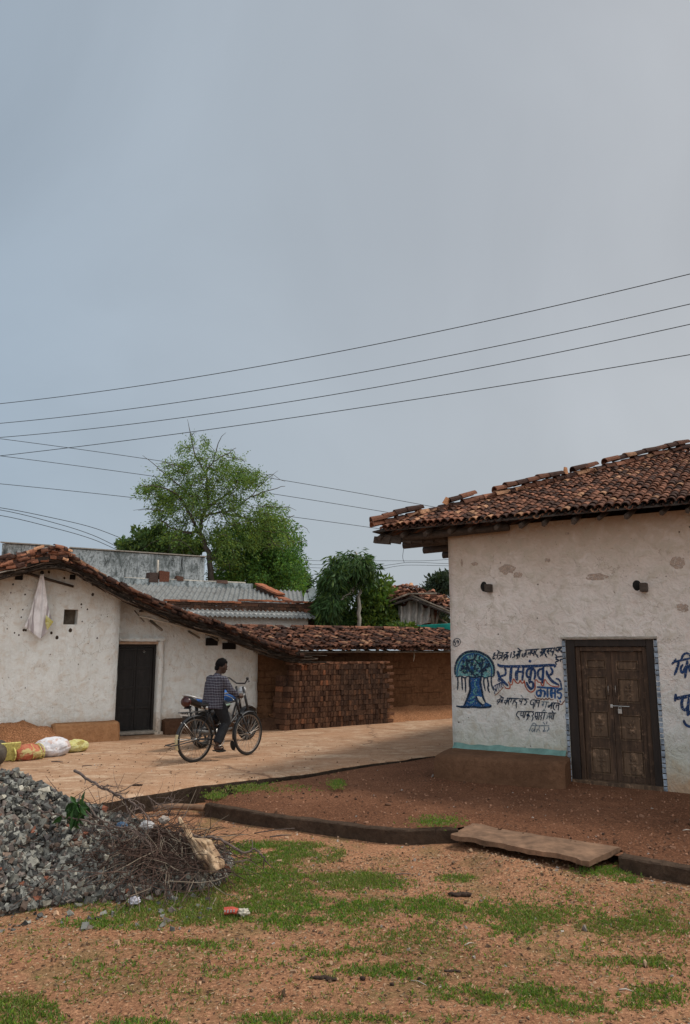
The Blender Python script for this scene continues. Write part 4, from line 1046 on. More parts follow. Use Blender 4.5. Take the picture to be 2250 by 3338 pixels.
def fascia():
    for k in range(3):
        mb = MB()
        for q_ in range(150):
            s = random.uniform(sR-3.2, sB+.3); L_ = random.uniform(.25, .9); h_ = -.03-random.random()*.17; P = [RP(s+L_*t_, OVF-.02+random.uniform(0, .12), roofz(s+L_*t_)+h_+random.gauss(0, .012)) for t_ in (0, .33, .66, 1)]; g_ = random.uniform(.5, 1.6) if random.random() > .12 else 3.2
            mb.tube(P, random.uniform(.006, .014), 5, col=(.040*g_, .029*g_, .022*g_))
        LP.append(mb.build('reed_bundle', M['reedv'], smooth=True))
    for k in range(0):
        mb = MB(); P = []; n = 60; a0 = sR-3.5+random.uniform(0, .4); a1 = sB+.42
        for i in range(n+1):
            s = a0+(a1-a0)*i/n; P.append(RP(s, OVF-.01+.03*k+.012*N3(s*3, k, 0, 1), roofz(s)-.035-.042*k+.014*N3(s*2, k, 5, 1)))
        mb.tube(P, [(.020, .026)]*len(P), 6); LP.append(mb.build('reed_bundle', M['reed'], smooth=True))
fascia()
# rafters (run away from the viewer), purlins and bamboo (run with the slope)
def along(s0, s1, b0, b1, dz0_, dz1_, r, name, mat, n=14, wob=.012):
    mb = MB(); P = []
    for i in range(n+1):
        t = i/n; s = s0+(s1-s0)*t; P.append(RP(s, b0+(b1-b0)*t, under(s)+dz0_+(dz1_-dz0_)*t)+Vector((0, 0, wob*N3(s*2, b0*9, 0, 1))))
    mb.tube(P, r, 6); o = mb.build(name, mat, smooth=True); LP.append(o); return o
along(sR-2.6, sA+.3, -.93, -.93, -.02, -.03, .022, 'purlin', M['rafter'])
along(sR-3.0, sR+.4, -.75, -.78, -.035, -.01, .028, 'purlin', M['rafter']); along(sA-.2, sB+.45, -.98, -.98, .0, -.02, .024, 'purlin', M['rafter'])
along(sA-.15, sB+.3, -.72, -.80, -.02, -.02, .020, 'purlin', M['bamboo_dark']); along(sA+.3, sB-.1, -.55, -.62, -.04, -.02, .016, 'purlin', M['bamboo_dark'])
along(sR-3, sR-.5, -1.02, -1.02, .02, .02, .016, 'purlin', M['bamboo'])
along(sR-3, sR-.3, -.9, -.92, -.01, .0, .014, 'purlin', M['bamboo_dark'])
p0 = RS(455, 2008, -.62); p1 = RS(745, 2081, -.62)
mb = MB(); a = RP(p0[0], -.62, p0[1]); c = RP(p1[0], -.62, p1[1]); mb.tube([a, a.lerp(c, .35)+Vector((0, 0, .01)), a.lerp(c, .7)-Vector((0, 0, .012)), c], [.018, .021, .021, .018], 7); LP.append(mb.build('bamboo_pole', M['bamboo'], smooth=True))
p0 = RS(385, 1950, -.62); p1 = RS(640, 2045, -.62)
mb = MB(); a = RP(p0[0], -.62, p0[1]); c = RP(p1[0], -.62, p1[1]); mb.tube([a, a.lerp(c, .5)-Vector((0, 0, .03)), c], .014, 6); LP.append(mb.build('bamboo_pole', M['bamboo_dark'], smooth=True))
for (xa, ya, xb, yb, r_) in ((492, 2024, 528, 2054, .026), (618, 2060, 650, 2079, .02), (680, 2068, 712, 2088, .022), (440, 1990, 470, 2026, .012), (620, 2040, 800, 2110, .012)):
    a_ = RS(xa, ya, -.05); b_ = RS(xb, yb, -.5); mb = MB(); mb.tube([RP(a_[0], .05, a_[1]+.02), RP(b_[0], -.5, b_[1])], r_, 6); LP.append(mb.build('pole_end', M['bamboo_dark'], smooth=True))
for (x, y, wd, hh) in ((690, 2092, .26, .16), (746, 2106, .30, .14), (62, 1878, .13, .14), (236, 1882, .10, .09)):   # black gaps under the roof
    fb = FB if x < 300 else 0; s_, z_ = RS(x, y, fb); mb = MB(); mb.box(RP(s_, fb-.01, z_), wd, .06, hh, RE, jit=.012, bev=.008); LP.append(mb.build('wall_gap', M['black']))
for k in range(16):
    s = sR-2.4+k*.62+random.uniform(-.1, .1)
    if s > sB+.3: break
    mb = MB(); mb.tube([RP(s, OVF+.06, under(s)+.0), RP(s+random.uniform(-.05, .05), 2.0, under(s)+.0)], random.uniform(.022, .034), 6); LP.append(mb.build('rafter', M['rafter'], smooth=True))
M['pit'] = simple('pit_dark', (.045, .032, .022), .95, var=.3)
mb = MB()      # real pits in the plaster
for (x, y, r_) in ((43, 1905, .022), (82, 1938, .02), (105, 2047+0, .014), (302, 1938, .035), (265, 1970, .022), (230, 2054, .045), (186, 2078, .04), (168, 2063, .03), (78, 2054, .03), (85, 2054, .025), (62, 2070, .018), (285, 1986, .02), (317, 2080, .02), (34, 1984, .014), (70, 2012, .018), (36, 1932, .018), (210, 1885, .028), (160, 1865, .03), (48, 2063, .018), (268, 2026, .015), (350, 2010, .012), (24, 2050, .014), (75, 1987, .018), (330, 2005, .012)):
    s_, z_ = RS(x, y, FB); o = bumpL(s_, z_)+.05*max(0, .5-z_)
    mb.ball(RP(s_, FB-o+.004, z_), r_*.8, .012, r_, RE, 9, 6, fn=lambda p: p*(1+.3*N3(p.x*2, p.z*2, x)))
LP.append(mb.build('plaster_pits', M['pit'], smooth=True))
reparent(lh, LP)
# mud plinth and heap in front
def lump(name, label, cat, pts, h, dep, mat, top_px=None):
    pass
def plinth(sa, sb, z, dep, base, name, label, cat, mat, tp=.8):
    mb = MB(); n = 26; V = []
    prof = [(dep+.05, -.3), (dep+.03, .0), (dep, z*.6), (dep-.03, z-.03), (dep-.07, z), (-.05, z+.01)]
    for i in range(n+1):
        s = sa+(sb-sa)*i/n; e = .05 if i in (0, n) else 0
        for k, (o, zz) in enumerate(prof):
            j_ = .016*N3(s, zz, 0, 4)+.008*N3(s, zz, 4, 13); V.append(tuple(RP(s, base-(o+j_-(e if k < 5 else 0)), zz-(e*.5 if k > 2 else 0)+.01*N3(s, 8, k, 3))))
    K = len(prof); fs = [(i*K+k, (i+1)*K+k, (i+1)*K+k+1, i*K+k+1) for i in range(n) for k in range(K-1)]
    fs += [tuple(range(K))[::-1]+(), tuple(n*K+k for k in range(K))]
    b0 = len(V); V += [tuple(RP(sa, base+.05, -.3)), tuple(RP(sb, base+.05, -.3))]
    fs[-2] = tuple(list(range(K))[::-1]+[b0]); fs[-1] = tuple([n*K+k for k in range(K)]+[b0+1])
    mb.add(V, fs); o = mb.build(name, mat, smooth=False); tag(o, label, cat); return o
pa_ = RS(174, 2400, FB-.28)[0]; pb_ = RS(392, 2400, FB-.28)[0]; pz = RS(280, 2358, FB-.28)[1]
plinth(pa_, pb_, pz, .28, FB, 'mud_plinth', 'orange brown mud plinth against the white gable wall behind the sacks', 'plinth', M['mud_orange'])
q0 = RS(540, 2400, -.30)[0]; q1 = RS(830, 2400, -.30)[0]
plinth(q0, q1, RS(600, 2345, -.30)[1], .30, 0, 'mud_plinth', 'dark brown mud plinth right of the black door, half hidden by the motorcycle', 'plinth', M['mud_dark'])
# earth heap at far left and rubble by the wall end
def heap(name, label, cat, c, rx, ry, h, mat, seed, kind=None, n=36, m=14, rough=.25, rot=0):
    mb = MB(); V = []; c = Vector(c)
    for j in range(m+1):
        r = j/m
        for i in range(n):
            a = 2*math.pi*i/n; rr = r*(1+.25*N3(math.cos(a), math.sin(a), seed, 1.4)); x = rx*rr*math.cos(a); y = ry*rr*math.sin(a)
            p = Vector((x*math.cos(rot)-y*math.sin(rot), x*math.sin(rot)+y*math.cos(rot), 0))+c
            z = h*max(0, math.cos(r*math.pi/2))**.8 + h*rough*N3(p.x, p.y, seed, 5)*(1-r)+.03*N3(p.x, p.y, seed, 16)*(1-r*.5) - .04*r
            V.append((p.x, p.y, c.z+z))
    mb.add(V, [(j*n+i, (j+1)*n+i, (j+1)*n+(i+1) % n, j*n+(i+1) % n) for j in range(m) for i in range(n)])
    o = mb.build(name, mat, smooth=True, merge=1e-4); tag(o, label, cat, kind=kind); return o
pp = G(30, 2440, 0); heap('earth_heap', 'rounded heap of reddish brown earth against the white wall behind the red sack', 'earth heap', (pp.x-.1, pp.y+.35, 0), .95, .55, .40, M['berm'], 3, rot=.5)
heap('earth_heap', 'low reddish rubble heap between the white wall end and the brick stack', 'earth heap', tuple(RP(sB+.15, -.25, 0)), .75, .28, .20, M['mud_dark'], 9, rot=.54, rough=.6)

# ================================================================== TILED MUD SHED
sh = empty('tiled_shed', tuple(RP(sB+3, 0, 0))); tag(sh, 'long low brown mud wall shed roofed in loose red clay tiles behind the brick stack', 'shed'); SP = []
s_end = sB+8.6
def shtop(s): return 1.62
SP.append(wall_grid('wall', lambda s, z, o: RP(s, .06, z)-wV*o, sB-.05, s_end, -.3, shtop, [], M['mud'], lambda s, z: .05*N3(s, z, 5, .9)+.02*N3(s, z, 7, 4)+.10*max(0, .5-z)*1.0, step=.08))
mb = MB(); ov = -.45; ez2 = 1.66
ridge_b = 1.25; rise = .46
for (P) in ([RP(sB-.2, ov, ez2), RP(s_end, ov, ez2+.02), RP(s_end, ridge_b, ez2+rise), RP(sB-.2, ridge_b, ez2+rise)], [RP(s_end, 3.2, ez2), RP(sB-.2, 3.2, ez2), RP(sB-.2, ridge_b, ez2+rise), RP(s_end, ridge_b, ez2+rise)]): plate(mb, P, .035)
SP.append(mb.build('roof_lining', M['reed']))
mb = MB(); VSs = (wV*(ridge_b-ov)+Vector((0, 0, rise))).normalized(); NS = eV.cross(VSs).normalized(); NS = NS if NS.z > 0 else -NS
random.seed(21)
tile_field(mb, RP(sB-.2, ov-.02, ez2+.005), eV, (VSs-eV*.10).normalized(), NS, s_end-sB+.2, lambda u: (-.02, 1.72), pitch=.115, expo=.135, r=.052, messy=1.0, seg=5, L=.21, sag=lambda u, v: .025*N3(u, v, 0, 1.3), bright=.85)
for k in range(60):
    s = random.uniform(sB-.2, s_end); half_tube(mb, RP(s, ridge_b+random.uniform(-.1, .1), ez2+rise+.06), eV+wV*random.gauss(0, .4), Vector((0, 0, 1)), .07, .06, .2, .012, tile_col(1.2), 5)
for k in range(90):
    s = random.uniform(sB-.1, s_end); v = random.uniform(.05, 1.6); P = RP(sB-.2, ov, ez2)+eV*(s-sB+.2)+VSs*v+NS*.09
    half_tube(mb, P, VSs+eV*random.gauss(0, .6), NS, .058, .05, random.uniform(.1, .2), .012, tile_col(1.0), 5)
SP.append(mb.build('roof_tiles', M['tile']))
for b, dz, r_ in ((ov+.04, -.07, .022), (ov+.16, -.05, .018)):
    mb = MB(); mb.tube([RP(sB-.3+t*(s_end-sB+.3)/24, b, ez2+dz+.012*N3(t, b, 0, .5)) for t in range(25)], r_, 6); SP.append(mb.build('eave_pole', M['bamboo_dark'], smooth=True))
for k in range(14):
    s = sB+.1+k*.5; mb = MB(); mb.tube([RP(s, ov+.02, ez2-.06), RP(s, .3, ez2+.08)], .025, 6); SP.append(mb.build('rafter', M['rafter'], smooth=True))
mb = MB(); s_, z_ = RS(1345, 2130, .0); mb.tube([RP(s_, -.05, 1.64), RP(s_+.01, -.06, 1.5), RP(s_-.01, -.05, 1.36)], [.006, .022, .008], 6); SP.append(mb.build('hanging_rag', M['bamboo'], smooth=True))
reparent(sh, SP)
# bank of earth along the foot of the shed
mb = MB(); V = []; n = 60
for i in range(n+1):
    s = sB+.2+(s_end-sB-.2)*i/n
    for k, (b, z) in enumerate(((.05, .30), (-.12, .26), (-.28, .16), (-.42, .04), (-.62, -.06))): V.append(tuple(RP(s, b+.06*N3(s, k, 0, 1.4), z+.05*N3(s, k, 5, 2.4)+.02*N3(s, k, 2, 8))))
mb.add(V, [(i*5+k, (i+1)*5+k, (i+1)*5+k+1, i*5+k+1)[::-1] for i in range(n) for k in range(4)])
tag(mb.build('earth_bank', M['berm'], smooth=True), kind='structure')

# ================================================================== BRICK STACK
b0 = G(928, 2382, 0); b1 = G(1270, 2357, 0)
bd = (b1-b0); bL = bd.length; bd.normalize(); bw = Vector((-bd.y, bd.x, 0)); rzb = math.atan2(bd.y, bd.x)
mb = MB(); mb.box((0, 0, 0), .062, .215, .104, bev=.006); proto = mb.build('brick', M['brick'])
for v in proto.data.vertices: v.co += Vector((N3(v.co.x*30, v.co.y*9, v.co.z*20)*.003, 0, N3(v.co.z*30, v.co.y*9, 4)*.003))
BRL = 'reddish brown fired brick standing on edge in the big stack before the shed'
cw = .068; rh = .111; ncol = int(bL/cw); nrow = 12; cnt = 0; rest = MB(); first = True
random.seed(3)
def place_brick(P, rz, rx=0, ry=0):
    global first, cnt
    if first: o = proto; first = False
    else: o = proto.copy(); COL.objects.link(o)
    o.location = P; o.rotation_euler = (rx, ry, rz); tag(o, BRL, 'brick', 'bricks of the big stack'); cnt += 1
def rest_brick(P, rz, rx=0, ry=0):
    r = random.random(); c = (.075, .043, .030) if r < .4 else (.115, .064, .042) if r < .9 else (.17, .085, .05)
    rest.box(P, .062, .215, .104, Matrix.Rotation(rz, 3, 'Z') @ Matrix.Rotation(rx, 3, 'X') @ Matrix.Rotation(ry, 3, 'Y'), col=c, jit=.003)
for k in range(3):
    for j in range(nrow):
        if k == 1 and j > 9: nst = 2 + (j-9)*2
        elif k == 2: nst = 1 + max(0, (j-5))*2
        elif k == 1: nst = 0
        else: nst = 0
        off = (.03 if j % 2 else 0)
        i0 = nst + (3 if (k == 0 and j > 7) else 1 if (k == 0 and j > 3) else 0)
        for i in range(i0, ncol - (2 if j > 9 and k == 0 else 0) + (1 if j % 2 else 0)):
            P = b0+bd*(i*cw+.035+random.uniform(-.004, .004))+bw*(.11+k*.205+random.uniform(-.012, .014))+Vector((0, 0, .052+j*rh))
            rot = rzb+random.gauss(0, .03); rx = random.gauss(0, .015); ry = random.gauss(0, .02)
            if (k == 0 and i < 21) or (k > 0 and i <= i0 + (1 if k == 1 else 0) and cnt < 296 and i-i0 < 1): place_brick(P, rot, rx, ry)
            else:
                if k == 1 and 3 < i < ncol-3 and j < nrow-1: continue
                if k == 2 and 3 < i < ncol-3 and j < nrow-1 and j != 0 and False: continue
                rest_brick(P, rot, rx, ry)
for i in range(ncol-3):
    rest_brick(b0+bd*(i*cw+.20)+bw*(.16+random.uniform(-.02, .25))+Vector((0, 0, .035+nrow*rh)), rzb+random.uniform(-.2, .2), 0, math.pi/2*0+random.gauss(0, .03)) if random.random() < .0 else None
for k in range(26):   # flat course on top
    rest.box(b0+bd*(.25+k*.10)+bw*(.20+random.uniform(-.03, .05))+Vector((0, 0, nrow*rh+.026)), .10, .22+.2*(k % 2), .045, Matrix.Rotation(rzb+random.gauss(0, .06), 3, 'Z') @ Matrix.Rotation(random.gauss(0, .03), 3, 'Y'), col=(.30, .14, .08) if k % 3 else (.2, .1, .06), jit=.006)
for k in range(9):    # right hand quoin sticking out
    rest.box(b0+bd*(bL+.05+.03*(k % 2))+bw*.09+Vector((0, 0, .05+k*.15-.0)), .20, .10, .065, Matrix.Rotation(rzb+random.gauss(0, .05), 3, 'Z'), col=(.2, .1, .06), jit=.004)
tag(rest.build('stacked_bricks', M['brickv']), 'many reddish brown fired bricks making up the rear and right side of the big stack', 'bricks', kind='stuff')
random.seed(31)

# ================================================================== BUILDINGS BEHIND
def DB(px, py, Y): return D(px, py, Y)
# corrugated sheet roof
M['sheet'] = (lambda t: (t.color(t.mix(t.rng(t.noise(3, 5, .7), .45, .7, 0, .7), t.ramp(t.noise(20, 5, .7), [(.3, (.14, .145, .145)), (.7, (.27, .28, .275))]), (.07, .065, .06))), t.m)[1])(NT('cement_sheet', .85, .2))
def corr(mb, A, B, C_, Dd, pitch=.15, amp=.028, rows=3, col=(1, 1, 1)):
    """A,B = lower edge, Dd,C_ = upper edge; waves run up the slope"""
    A, B, C_, Dd = map(Vector, (A, B, C_, Dd)); L = (B-A).length; n = max(4, int(L/pitch)*6); N_ = (B-A).cross(Dd-A).normalized()
    if N_.z < 0: N_ = -N_
    V = []
    for i in range(n+1):
        t = i/n; off = N_*amp*math.sin(t*L/pitch*2*math.pi)
        for j in range(rows+1): V.append(tuple((A.lerp(B, t)).lerp(Dd.lerp(C_, t), j/rows)+off))
    for i in range(n+1):
        t = i/n; off = N_*(amp*math.sin(t*L/pitch*2*math.pi)-.012)
        for j in range(rows+1): V.append(tuple((A.lerp(B, t)).lerp(Dd.lerp(C_, t), j/rows)+off))
    K = rows+1; b = (n+1)*K; fs = [(i*K+j, (i+1)*K+j, (i+1)*K+j+1, i*K+j+1) for i in range(n) for j in range(rows)]
    fs += [(b+i*K+j, b+i*K+j+1, b+(i+1)*K+j+1, b+(i+1)*K+j) for i in range(n) for j in range(rows)] + [(i*K, b+i*K, b+(i+1)*K, (i+1)*K) for i in range(n)]
    mb.add(V, fs, col)
MBH = 5.6   # how far the building stands behind the row line
mh = empty('sheet_roof_house', tuple(RP(0, MBH, 0))); tag(mh, 'pale house with grey corrugated roof and red brick ledges behind the sloping tiled roof', 'house'); MP = []
def MS(px, py, b=0): return RS(px, py, MBH+b)
ms0 = MS(430, 2010)[0]-1.5; ms1 = MS(1004, 2040)[0]; ze = MS(800, 2010)[1]
def MPt(s, b, z): return RP(s, MBH+b, z)
mb = MB(); 
MP.append(wall_grid('wall', lambda s, z, o: MPt(s, 0, z)-wV*o, ms0, ms1, -.3, lambda s: ze+.12, [(MS(738, 2045)[0], MS(776, 2045)[0], MS(757, 2062)[1], MS(757, 2036)[1], .3)], M['wall_mid'], lambda s, z: .02*N3(s, z, 0, 1), step=.2))
mb = MB(); plate(mb, [MPt(ms1, 0, ze), MPt(ms1, 5, ze+.9), MPt(ms1, 5, -.3), MPt(ms1, 0, -.3)], .01); MP.append(mb.build('side_wall', M['wall_mid']))
mb = MB(); corr(mb, MPt(ms0, -.35, ze-.02), MPt(ms1+.12, -.35, ze-.02), MPt(ms1+.12, .35, ze+.20), MPt(ms0, .35, ze+.20)); MP.append(mb.build('lower_roof', M['sheet'], smooth=True))
# brick ledge between the two roof sheets
bz0 = ze+.16; bz1 = MS(800, 1968, .4)[1]
bl0 = MS(560, 1975, .4)[0]; bl1 = MS(1012, 1975, .4)[0]
mb = MB(); 
k = bl0
while k < bl1:
    for j in range(3):
        zc = bz0+(bz1-bz0)*(j+.5)/3; mb.box(MPt(k+(.1 if j % 2 else 0), .42, zc), .205, .2, (bz1-bz0)/3-.008, RE, col=(.085, .05, .036) if random.random() < .7 else (.14, .07, .045), jit=.008)
    k += .215
MP.append(mb.build('brick_ledge', M['brickv']))
mb = MB(); k = bl0-.1; stp = MS(775, 1970, .4)[0]
while k < bl1+.1:
    up = .075 if k > stp else 0
    mb.box(MPt(k, .42, bz1+.028+up+random.uniform(-.006, .006)), .215, .27, .05, RE, col=(.40, .15, .08) if random.random() < .7 else (.26, .11, .07), jit=.01)
    if up: mb.box(MPt(k, .43, bz1+.02), .215, .2, .06, RE, col=(.1, .05, .036), jit=.006)
    k += .21
MP.append(mb.build('ledge_coping', M['brickv']))
zr = MS(640, 1912, 3.2)[1]; r0 = MS(420, 1912, 3.2)[0]-1; r1 = MS(850, 1912, 3.2)[0]+1.6
mb = MB(); corr(mb, MPt(ms0, .5, bz1-.02), MPt(bl1-.15, .5, bz1-.06), MPt(r1, 3.2, zr), MPt(r0, 3.2, zr), pitch=.165, amp=.032, rows=4); MP.append(mb.build('upper_roof', M['sheet'], smooth=True))
M['weather'] = None
def weathermat():
    t = NT('weathered_render', .95, .1)
    st = t.noise(3.4, 8, .8, t.map((1, 1, .30)), dist=1.2); bl = t.noise(1.1, 5, .7); fi = t.noise(12, 6, .8, dist=.6)
    c = t.ramp(st, [(.38, (.05, .055, .056)), (.45, (.20, .225, .23)), (.52, (.42, .46, .47)), (.75, (.56, .60, .60))])
    c = t.mix(t.rng(fi, .5, .6, 0, .8), c, (.09, .10, .09)); c = t.mix(t.rng(bl, .5, .62, 0, .6), c, (.10, .12, .115))
    t.color(c); t.bump(fi, .01, .8); return t.m
M['weather'] = weathermat()
mb = MB(); mb.box(MPt((r0+r1-1.9)/2, 3.3, zr+.03), r1-1.9-r0, .26, .30, RE, jit=.0); MP.append(mb.build('ridge_cap', M['weather']))
# sloping brick ledge at the right verge
mb = MB(); A_ = MS(848, 1906, 3.0); B_ = MS(1010, 1982, .3)
a = MPt(A_[0], 3.0, A_[1]); c = MPt(B_[0], .3, B_[1]); 
for i in range(24):
    p = a.lerp(c, (i+.5)/24); p2 = p+Vector((0, 0, .05 if 7 < i else .0)); 
    dirn = (c-a); rr = math.atan2(dirn.y, dirn.x); tilt = math.atan2(-dirn.z, math.hypot(dirn.x, dirn.y))
    Mx = Matrix.Rotation(rr, 3, 'Z') @ Matrix.Rotation(tilt, 3, 'Y')
    drop = .0 if i < 10 else -.10
    mb.box(p+Vector((0, 0, drop)), .26, .34, .06, Mx, col=(.40, .15, .08) if random.random() < .7 else (.26, .11, .07), jit=.012)
    for j in range(3): mb.box(p+Vector((0, 0, drop-.10-.13*j)), .25, .24, .115, Mx, col=(.075, .045, .034), jit=.008)
MP.append(mb.build('sloping_ledge', M['brickv']))
for (x, y, wd, hh, cc) in ((497, 1882, .40, .42, (.09, .06, .05)), (532, 1880, .42, .44, (.17, .07, .045)), (583, 1887, .30, .2, (.13, .07, .05)), (720, 1898, .5, .15, (.15, .09, .07))):
    mb = MB(); s_, z_ = MS(x, y, 3.3); mb.box(MPt(s_, 3.3, z_), wd*.75, .3, hh*.75, RE, col=cc, jit=.02); MP.append(mb.build('roof_block', M['brickv']))
mb = MB(); s_, z_ = MS(514, 1860, 3.3); mb.tube([MPt(s_, 3.3, z_-.5), MPt(s_, 3.3, z_+.35)], .035, 6); MP.append(mb.build('roof_pipe', M['bamboo'], smooth=True))
for (xa, xb, y) in ((405, 500, 1884), (540, 640, 1889), (590, 720, 1893), (660, 800, 1895)):
    mb = MB(); a_ = MS(xa, y, 3.25); c_ = MS(xb, y+5, 3.25); mb.tube([MPt(a_[0], 3.2, a_[1]), MPt(c_[0], 3.25, c_[1])], .03, 6); MP.append(mb.build('loose_pole', M['bamboo'], smooth=True))
reparent(mh, MP)
# lean-to to its right
ls = empty('sheet_lean_to', tuple(MPt(ms1+.8, .5, 0))); tag(ls, 'small corrugated lean-to with poles and white scraps between the pale house and the bushes', 'lean-to'); LS = []
x0, z0_ = MS(1002, 2000, .4); x1, z1_ = MS(1085, 2020, .4)
mb = MB(); corr(mb, MPt(x0+.15, .2, MS(1010, 2018, .2)[1]), MPt(x1, .2, MS(1085, 2020, .2)[1]), MPt(x0+1.1, 2.4, MS(1035, 1985, 2.4)[1]-.1), MPt(x0+.0, 2.4, MS(1012, 1978, 2.4)[1]), pitch=.13, rows=3); LS.append(mb.build('roof_sheet', M['sheet'], smooth=True))
M['scrap'] = simple('pale_scrap', (.55, .56, .57), .8, var=.25)
M['darkscrap'] = simple('dark_scrap', (.05, .045, .04), .9, var=.5)
for (x, y, wd, hh, m_) in ((1022, 2030, .35, .16, 'scrap'), (1040, 2040, .55, .05, 'scrap'), (1060, 2035, .25, .12, 'scrap'), (1050, 2060, 1.0, .30, 'darkscrap'), (1015, 2050, .2, .25, 'darkscrap'), (1095, 2045, .3, .08, 'scrap')):
    mb = MB(); s_, z_ = MS(x, y, .9); mb.box(MPt(s_, .9+random.uniform(-.1, .3), z_), wd, .1, hh, RE @ Matrix.Rotation(random.uniform(-.12, .12), 3, 'Y'), jit=.02); LS.append(mb.build('stored_board', M[m_]))
for (xa, ya, xb, yb) in ((1000, 2046, 1110, 2052), (1003, 2050, 1100, 2056), (1020, 2035, 1080, 2050), (1045, 2020, 1110, 2040), (1008, 2020, 1010, 2075)):
    mb = MB(); a_ = MS(xa, ya, .6); c_ = MS(xb, yb, .6); mb.tube([MPt(a_[0], .6, a_[1]), MPt(c_[0], .6, c_[1])], .03, 6); LS.append(mb.build('stored_pole', M['bamboo'], smooth=True))
reparent(ls, LS)
# satellite dish shaped pale disc on the corner of the brick ledge
dq = MS(1012, 1945, .6); dp = MPt(dq[0]+.05, .6, dq[1]); dish = empty('satellite_dish', tuple(dp-Vector((0, 0, .45)))); tag(dish, 'small pale satellite dish standing at the corner of the red brick ledge', 'satellite dish'); DP = []
M['dish'] = simple('dish_grey', (.42, .47, .45), .6, var=.25)
mb = MB(); V = []; Mx = Matrix.Rotation(R(-28), 3, 'Z') @ Matrix.Rotation(R(62), 3, 'X')
for j in range(7):
    for i in range(24): r = .30*j/6; V.append(tuple(dp+Mx @ Vector((r*math.cos(i*math.pi/12)*.8, r*math.sin(i*math.pi/12), (r*r)*.9))))
mb.add(V, [(j*24+i, j*24+(i+1) % 24, (j+1)*24+(i+1) % 24, (j+1)*24+i) for j in range(6) for i in range(24)]); DP.append(mb.build('reflector', M['dish'], smooth=True))
mb = MB(); mb.tube([dp, dp-Vector((0, 0, .45))], .02, 6); DP.append(mb.build('mast', M['darksteel'], smooth=True))
mb = MB(); mb.tube([dp-Mx @ Vector((0, .2, -.03)), dp+Mx @ Vector((0, 0, .32))], .01, 5); mb.ball(dp+Mx @ Vector((0, 0, .33)), .05, .05, .05, col=(1, 1, 1)); DP.append(mb.build('feed_arm', M['darksteel'], smooth=True))
reparent(dish, DP)
# weathered flat roofed houses behind
def flat_house(px0, px1, ytop0, ytop1, Y0, Y1, dep, name, label, step=False):
    a = D(px0, ytop0, Y0); b = D(px1, ytop1, Y1); d = (b-a); d.z = 0; nn = Vector((-d.y, d.x, 0)).normalized()
    zt = (a.z+b.z)/2; e = empty(name, (a.x, a.y, 0)); tag(e, label, 'house'); PR = []
    mb = MB(); P = [Vector((a.x, a.y, 0)), Vector((b.x, b.y, 0)), Vector((b.x, b.y, 0))+nn*dep, Vector((a.x, a.y, 0))+nn*dep]
    for i in range(4):
        p, q = P[i], P[(i+1) % 4]; za, zb = (a.z, b.z) if i == 0 else (b.z, b.z) if i == 1 else (b.z, a.z) if i == 2 else (a.z, a.z)
        V = []; n = 20
        for k in range(n+1):
            r = p.lerp(q, k/n); V += [(r.x, r.y, -.3), (r.x, r.y, za+(zb-za)*k/n)]
        mb.add(V, [(2*k, 2*k+2, 2*k+3, 2*k+1) for k in range(n)])
    PR.append(mb.build('wall', M['weather']))
    mb = MB(); T = [Vector((a.x, a.y, a.z)), Vector((b.x, b.y, b.z)), Vector((b.x, b.y, b.z))+nn*dep, Vector((a.x, a.y, a.z))+nn*dep]
    c_ = sum(T, Vector())/4; T = [t+(t-c_).normalized()*.09+Vector((0, 0, .06)) for t in T]; plate(mb, T, .07); PR.append(mb.build('roof_slab', M['cement'])); reparent(e, PR)
flat_house(232, 668, 1789, 1818, 27, 29.0, 7, 'flat_roof_house', 'stained pale blue grey flat roofed house rising behind the corrugated roof and tree')
flat_house(8, 165, 1772, 1782, 27, 26.6, 6, 'flat_roof_house', 'short piece of stained parapet house showing above the red tiles at far left')
flat_house(150, 206, 1790, 1791, 26.2, 26.3, 3, 'flat_roof_house', 'narrow low weathered block between the two stained flat roofed houses')
# hut with plastic sheeting
hx = 24.0
ht = empty('sheeted_hut', (D(1350, 2105, hx).x, hx, 0)); tag(ht, 'shabby brick hut with broken red tiles and grey plastic sheeting beside the dark tree', 'hut'); TP = []
mb = MB(); A_ = D(1300, 2000, hx); 
def HT(px, py, dy=0): return D(px, py, hx+dy)
mb = MB(); c1_ = HT(1310, 2000, .3); c2_ = HT(1420, 2000, .3); 
for i in range(12):
    for j in range(34):
        p = Vector((c1_.x+(c2_.x-c1_.x)*i/11, hx+.35, .05+j*.10)); mb.box(p, .09+.02, .22, .09, col=(.17, .08, .055) if random.random() < .6 else (.24, .11, .07), jit=.006)
TP.append(mb.build('wall', M['brickv']))
roofpts = [HT(1262, 1972, -.3), HT(1340, 1945, -.5), HT(1462, 2000, -.5), HT(1480, 1960, 2), HT(1350, 1918, 2.2), HT(1268, 1922, 2)]
mb = MB(); plate(mb, [HT(1262, 1975, -.2), HT(1342, 1950, -.5), HT(1345, 1925, 2.0), HT(1265, 1930, 2.0)], .08); plate(mb, [HT(1342, 1950, -.5), HT(1470, 2002, -.5), HT(1475, 1965, 2), HT(1345, 1925, 2)], .08); TP.append(mb.build('roof_lining', M['reed']))
mb = MB()
for k in range(230):
    t = random.random(); v = random.random()
    if t < .45: p = HT(1262+80*(t/.45), 1972-24*(t/.45), -.25).lerp(HT(1268+75*(t/.45), 1928-5*(t/.45), 2), v)
    else: p = HT(1342+120*((t-.45)/.55), 1948+50*((t-.45)/.55), -.5).lerp(HT(1345+125*((t-.45)/.55), 1922+42*((t-.45)/.55), 2), v); 
    if t > .45 and random.random() < .45: continue
    half_tube(mb, p+Vector((0, 0, random.uniform(.02, .16))), Vector((random.gauss(0, .5), 1, random.gauss(.1, .2))), Vector((random.gauss(0, .2), 0, 1)), .09, .07, .26, .015, tile_col(1.4), 5)
